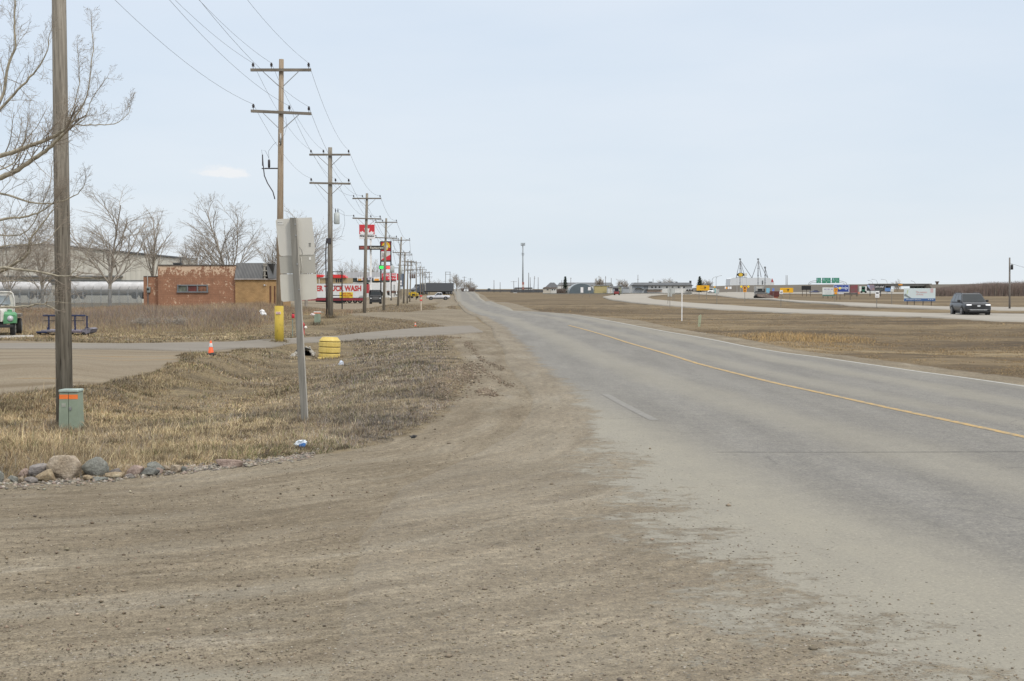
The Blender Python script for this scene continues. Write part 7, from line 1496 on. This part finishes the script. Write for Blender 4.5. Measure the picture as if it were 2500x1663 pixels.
def stones():
    # loose gravel and clods lying on the lot and the road edge
    n=34000; x,y=sample_polar(n,6.8,75,-150,2500,1.35); gr=sdpoly(P_GRAVEL,x,y); l,c,r=road_at(y); t=x-c; lin=np.interp(y,[8,13,16,22,30,40,60],[-7.35,-7.1,-6.85,-6.35,-5.65,-5.15,-4.95])
    l=l-np.interp(y,(14,20,26,45),(3,1.1,.3,0)); onr=(x>l)&(x<r); e=lin-t; k=((gr>0)&(~onr))|(onr&(e>-.2-1.2*RNG.random(n)**2)); k&=(vnoise(x,y*2.5,1.1,71)+.3*RNG.random(n)>.42)|(RNG.random(n)<.18); x=x[k];y=y[k];onr=onr[k]; n=len(x)
    s=(.0028+.0085*RNG.random(n)**3.6)*np.maximum(1,y/26); big=RNG.random(n)<.004; s=np.where(big,s*2.0+.006,s)
    z=terr_np(x,y)+np.where(onr,.02,.006)+s*.25
    dirs=np.array([[1,0,0],[0,1,0],[-1,0,0],[0,-1,0],[0,0,1],[0,0,-1]],float); J=1+.35*(RNG.random((n,6,1))-.5); V=dirs[None]*J*s[:,None,None]*np.array([1.25,1.0,.62])
    a=RNG.random(n)*6.28; ca,sa=np.cos(a)[:,None],np.sin(a)[:,None]; X=V[:,:,0]*ca-V[:,:,1]*sa;Yv=V[:,:,0]*sa+V[:,:,1]*ca; V=np.stack([X+x[:,None],Yv+y[:,None],V[:,:,2]+z[:,None]],2).reshape(-1,3)
    T=np.array([[0,1,4],[1,2,4],[2,3,4],[3,0,4],[1,0,5],[2,1,5],[3,2,5],[0,3,5]]); Fc=(np.arange(n)*6)[:,None,None]+T[None]; 
    col=blend([(.235,.195,.145),(.19,.16,.12),(.145,.125,.10),(.31,.28,.235)],[1+0*x,1+0*x,.22+0*x,.3+0*x]); C=np.repeat(np.concatenate([col,np.ones((n,1))],1),6,axis=0)
    tag(npmesh('loose_gravel',V,Fc.reshape(-1,3),3,grass_mat(),attrs={'bc':('FLOAT_COLOR',C)}),kind='stuff')
    # pebbles washed against the foot of the boulders
    A=gpl([(0,1182),(120,1180),(260,1172),(420,1152),(520,1143),(600,1133),(700,1122),(760,1112)]); n=2600; t=RNG.random(n)*(len(A)-1); i=t.astype(int); f=(t-i)[:,None]; q=A[i]*(1-f)+A[i+1]*f; x=q[:,0]+RNG.normal(0,.05,n); y=q[:,1]+RNG.normal(.05,.20,n); s=.006+.026*RNG.random(n)**2.5; z=terr_np(x,y)+s*.3
    J=1+.5*(RNG.random((n,6,1))-.5); V=dirs[None]*J*s[:,None,None]*np.array([1.3,1.0,.7]); V=(V+np.stack([x,y,z],1)[:,None,:]).reshape(-1,3); Fc=(np.arange(n)*6)[:,None,None]+T[None]
    col=blend([(.26,.23,.19),(.20,.175,.145),(.31,.285,.245),(.14,.13,.115),(.25,.20,.165)],[1+0*x]*5); C=np.repeat(np.concatenate([col,np.ones((n,1))],1),6,axis=0)
    tag(npmesh('pebbles',V,Fc.reshape(-1,3),3,grass_mat(),attrs={'bc':('FLOAT_COLOR',C)}),kind='stuff')
    # mud clods: the low windrow on the shoulder and two curved tyre marks
    xs=[];ys=[];ss=[]
    n=5200; y=32+RNG.normal(0,3.6,n); x=-1.5+(y-32)*.03+RNG.normal(0,.27,n); xs.append(x);ys.append(y);ss.append(.008+.022*RNG.random(n)**2)
    for P in ([(1150,842),(1160,862),(1178,880),(1210,893),(1228,903)],[(1168,893),(1182,905),(1205,920),(1230,935),(1250,945)],[(1172,955),(1190,958),(1205,966)],[(1140,835),(1148,850)],[(1185,950),(1188,962)]):
        g=gpl(P); n=520; t=RNG.random(n)*(len(P)-1); i=t.astype(int); f=(t-i)[:,None]; q=g[i]*(1-f)+g[i+1]*f; xs.append(q[:,0]+RNG.normal(0,.07,n)); ys.append(q[:,1]+RNG.normal(0,.25,n)); ss.append(.007+.017*RNG.random(n)**2)
    n=900; x,y=sample_polar(n,8,36,0,1500,1.0); gr=sdpoly(P_GRAVEL,x,y); k=gr>.1; xs.append(x[k]);ys.append(y[k]);ss.append(.006+.012*RNG.random(k.sum())**3)
    x=np.concatenate(xs);y=np.concatenate(ys);s=np.concatenate(ss);n=len(x); z=terr_np(x,y)+s*.3
    J=1+.6*(RNG.random((n,6,1))-.5); V=dirs[None]*J*s[:,None,None]*np.array([1.2,1.0,.75]); V=(V+np.stack([x,y,z],1)[:,None,:]).reshape(-1,3); Fc=(np.arange(n)*6)[:,None,None]+T[None]
    col=blend([(.16,.125,.09),(.22,.175,.13),(.11,.09,.07),(.34,.29,.22)],[1+0*x,1+0*x,.5+0*x,.2+0*x]); C=np.repeat(np.concatenate([col,np.ones((n,1))],1),6,axis=0)
    tag(npmesh('mud_clods',V,Fc.reshape(-1,3),3,grass_mat(),attrs={'bc':('FLOAT_COLOR',C)}),kind='stuff')
    n=2600; y=31+RNG.normal(0,3.8,n); x=-1.75+(y-31)*.03+RNG.normal(0,.3,n); c=blend([(.42,.34,.22),(.25,.20,.14)],[1+0*x,1+0*x]); blades('dead_tufts',None,x,y,.03+.10*RNG.random(n),.006+0*x,c,lean=1.3,curl=.4)
# ============================================================ ASSEMBLE
sky(); build_setting()
line_of_poles(); near_tree()
bare_tree('slim bare tree beside the annex of the brown building',375,742,505,158,80,12,detail=2,kids=(6,5,3),trunk=.3)
for a in (('large spreading bare tree behind the fence, left of the brown building',268,742,452,150,240,5,5),('bare tree behind the brown building roof with a forked crown',560,742,474,165,160,8,5),):
    bare_tree(a[0],a[1],a[2],a[3],a[4],a[5],a[6],detail=4,kids=(8,6,4,3))
for l,px,b,tp,d,w,s in (('small bare tree between the two large ones behind the brown roof',478,742,562,175,75,14),('bare tree showing behind the right side of the sign backs',748,738,508,185,105,16),('thin bare tree showing left of the sign backs above the mansard',672,738,548,190,70,17),
   ('bushy bare tree just left of the near pole in front of the warehouse',105,745,520,140,120,18),('bare tree at the far left in front of the warehouse',20,745,545,145,120,19)):
    bare_tree(l,px,b,tp,d,w,s,detail=3,kids=(7,6,5))
for l,px,b,tp,d,w,s in (('far bare tree above the red fascia',775,700,640,430,40,21),('far bare tree above the pale grey roof, left one',833,700,640,430,40,22),('far bare tree above the pale grey roof, middle one',868,700,634,430,42,23),('far bare tree above the pale grey roof, right one',915,700,630,430,45,24),('far bare tree right of the twin-pole frame',1115,714,668,620,32,25),
   ('far bare tree left of the oncoming white pickup',1135,714,684,640,30,27),('far low bare tree right of the oncoming pickup',1150,714,688,640,26,28),('far bare tree over the roof of the dark trailer',1062,712,682,560,40,29),('far bare tree between the roof and the yellow shed, left of two',1458,706,675,700,14,30),('far bare tree above the yellow shed, right of two',1468,706,676,700,14,31),
   ('far bare tree left of the long depot',1516,708,682,720,18,32),('far bare tree touching the left roof end of the long depot',1530,708,683,720,20,33),('far bare tree right of the spruce near the street lamps',1716,706,680,700,20,34),('far bare tree under the street lamps',1731,706,683,700,16,35),('far round bare tree above the bridge deck',2192,706,682,760,26,36),
   ('far bare tree behind the roof units of the depot, left',1618,704,681,740,26,37),('far bare tree behind the roof units of the depot, right',1637,704,679,740,28,38)):
    bare_tree(l,px,b,tp,d,w,s,detail=2,kids=(10,7),group='far bare trees along the horizon',trunk=.18)
for l,px,b,tp,w,s in (('grey-purple leafless shrub in the tall weeds below the annex',358,815,768,50,41),('dark leafless shrub in the tall weeds below the window of the brown building',428,812,770,40,42)):
    bare_tree(l,px,b,tp,72,w,s,detail=3,kids=(8,6,4),name='leafless_shrub',cat='shrub',group='leafless shrubs in the tall weeds',trunk=.05,rt=.03)
spruce('lone dark spruce left of the quonset hut',1380,715,675.5,21,1,620); spruce('dark spruce behind the yellow guide board',1708,712,675,28,2,640)
suv(); pickup(); semi_dark(); white_pickup_oncoming(); old_truck(); truckwash(); dump_truck(); compressor(); flatbed(); tankers(); far_semi()
brown_building(); warehouse(); chain_fence(); petro_area(); signs_right(); far_left(); far_right()
boulders(); sign_post(); misc_near(); dead_stems(); vegetation(); stones()
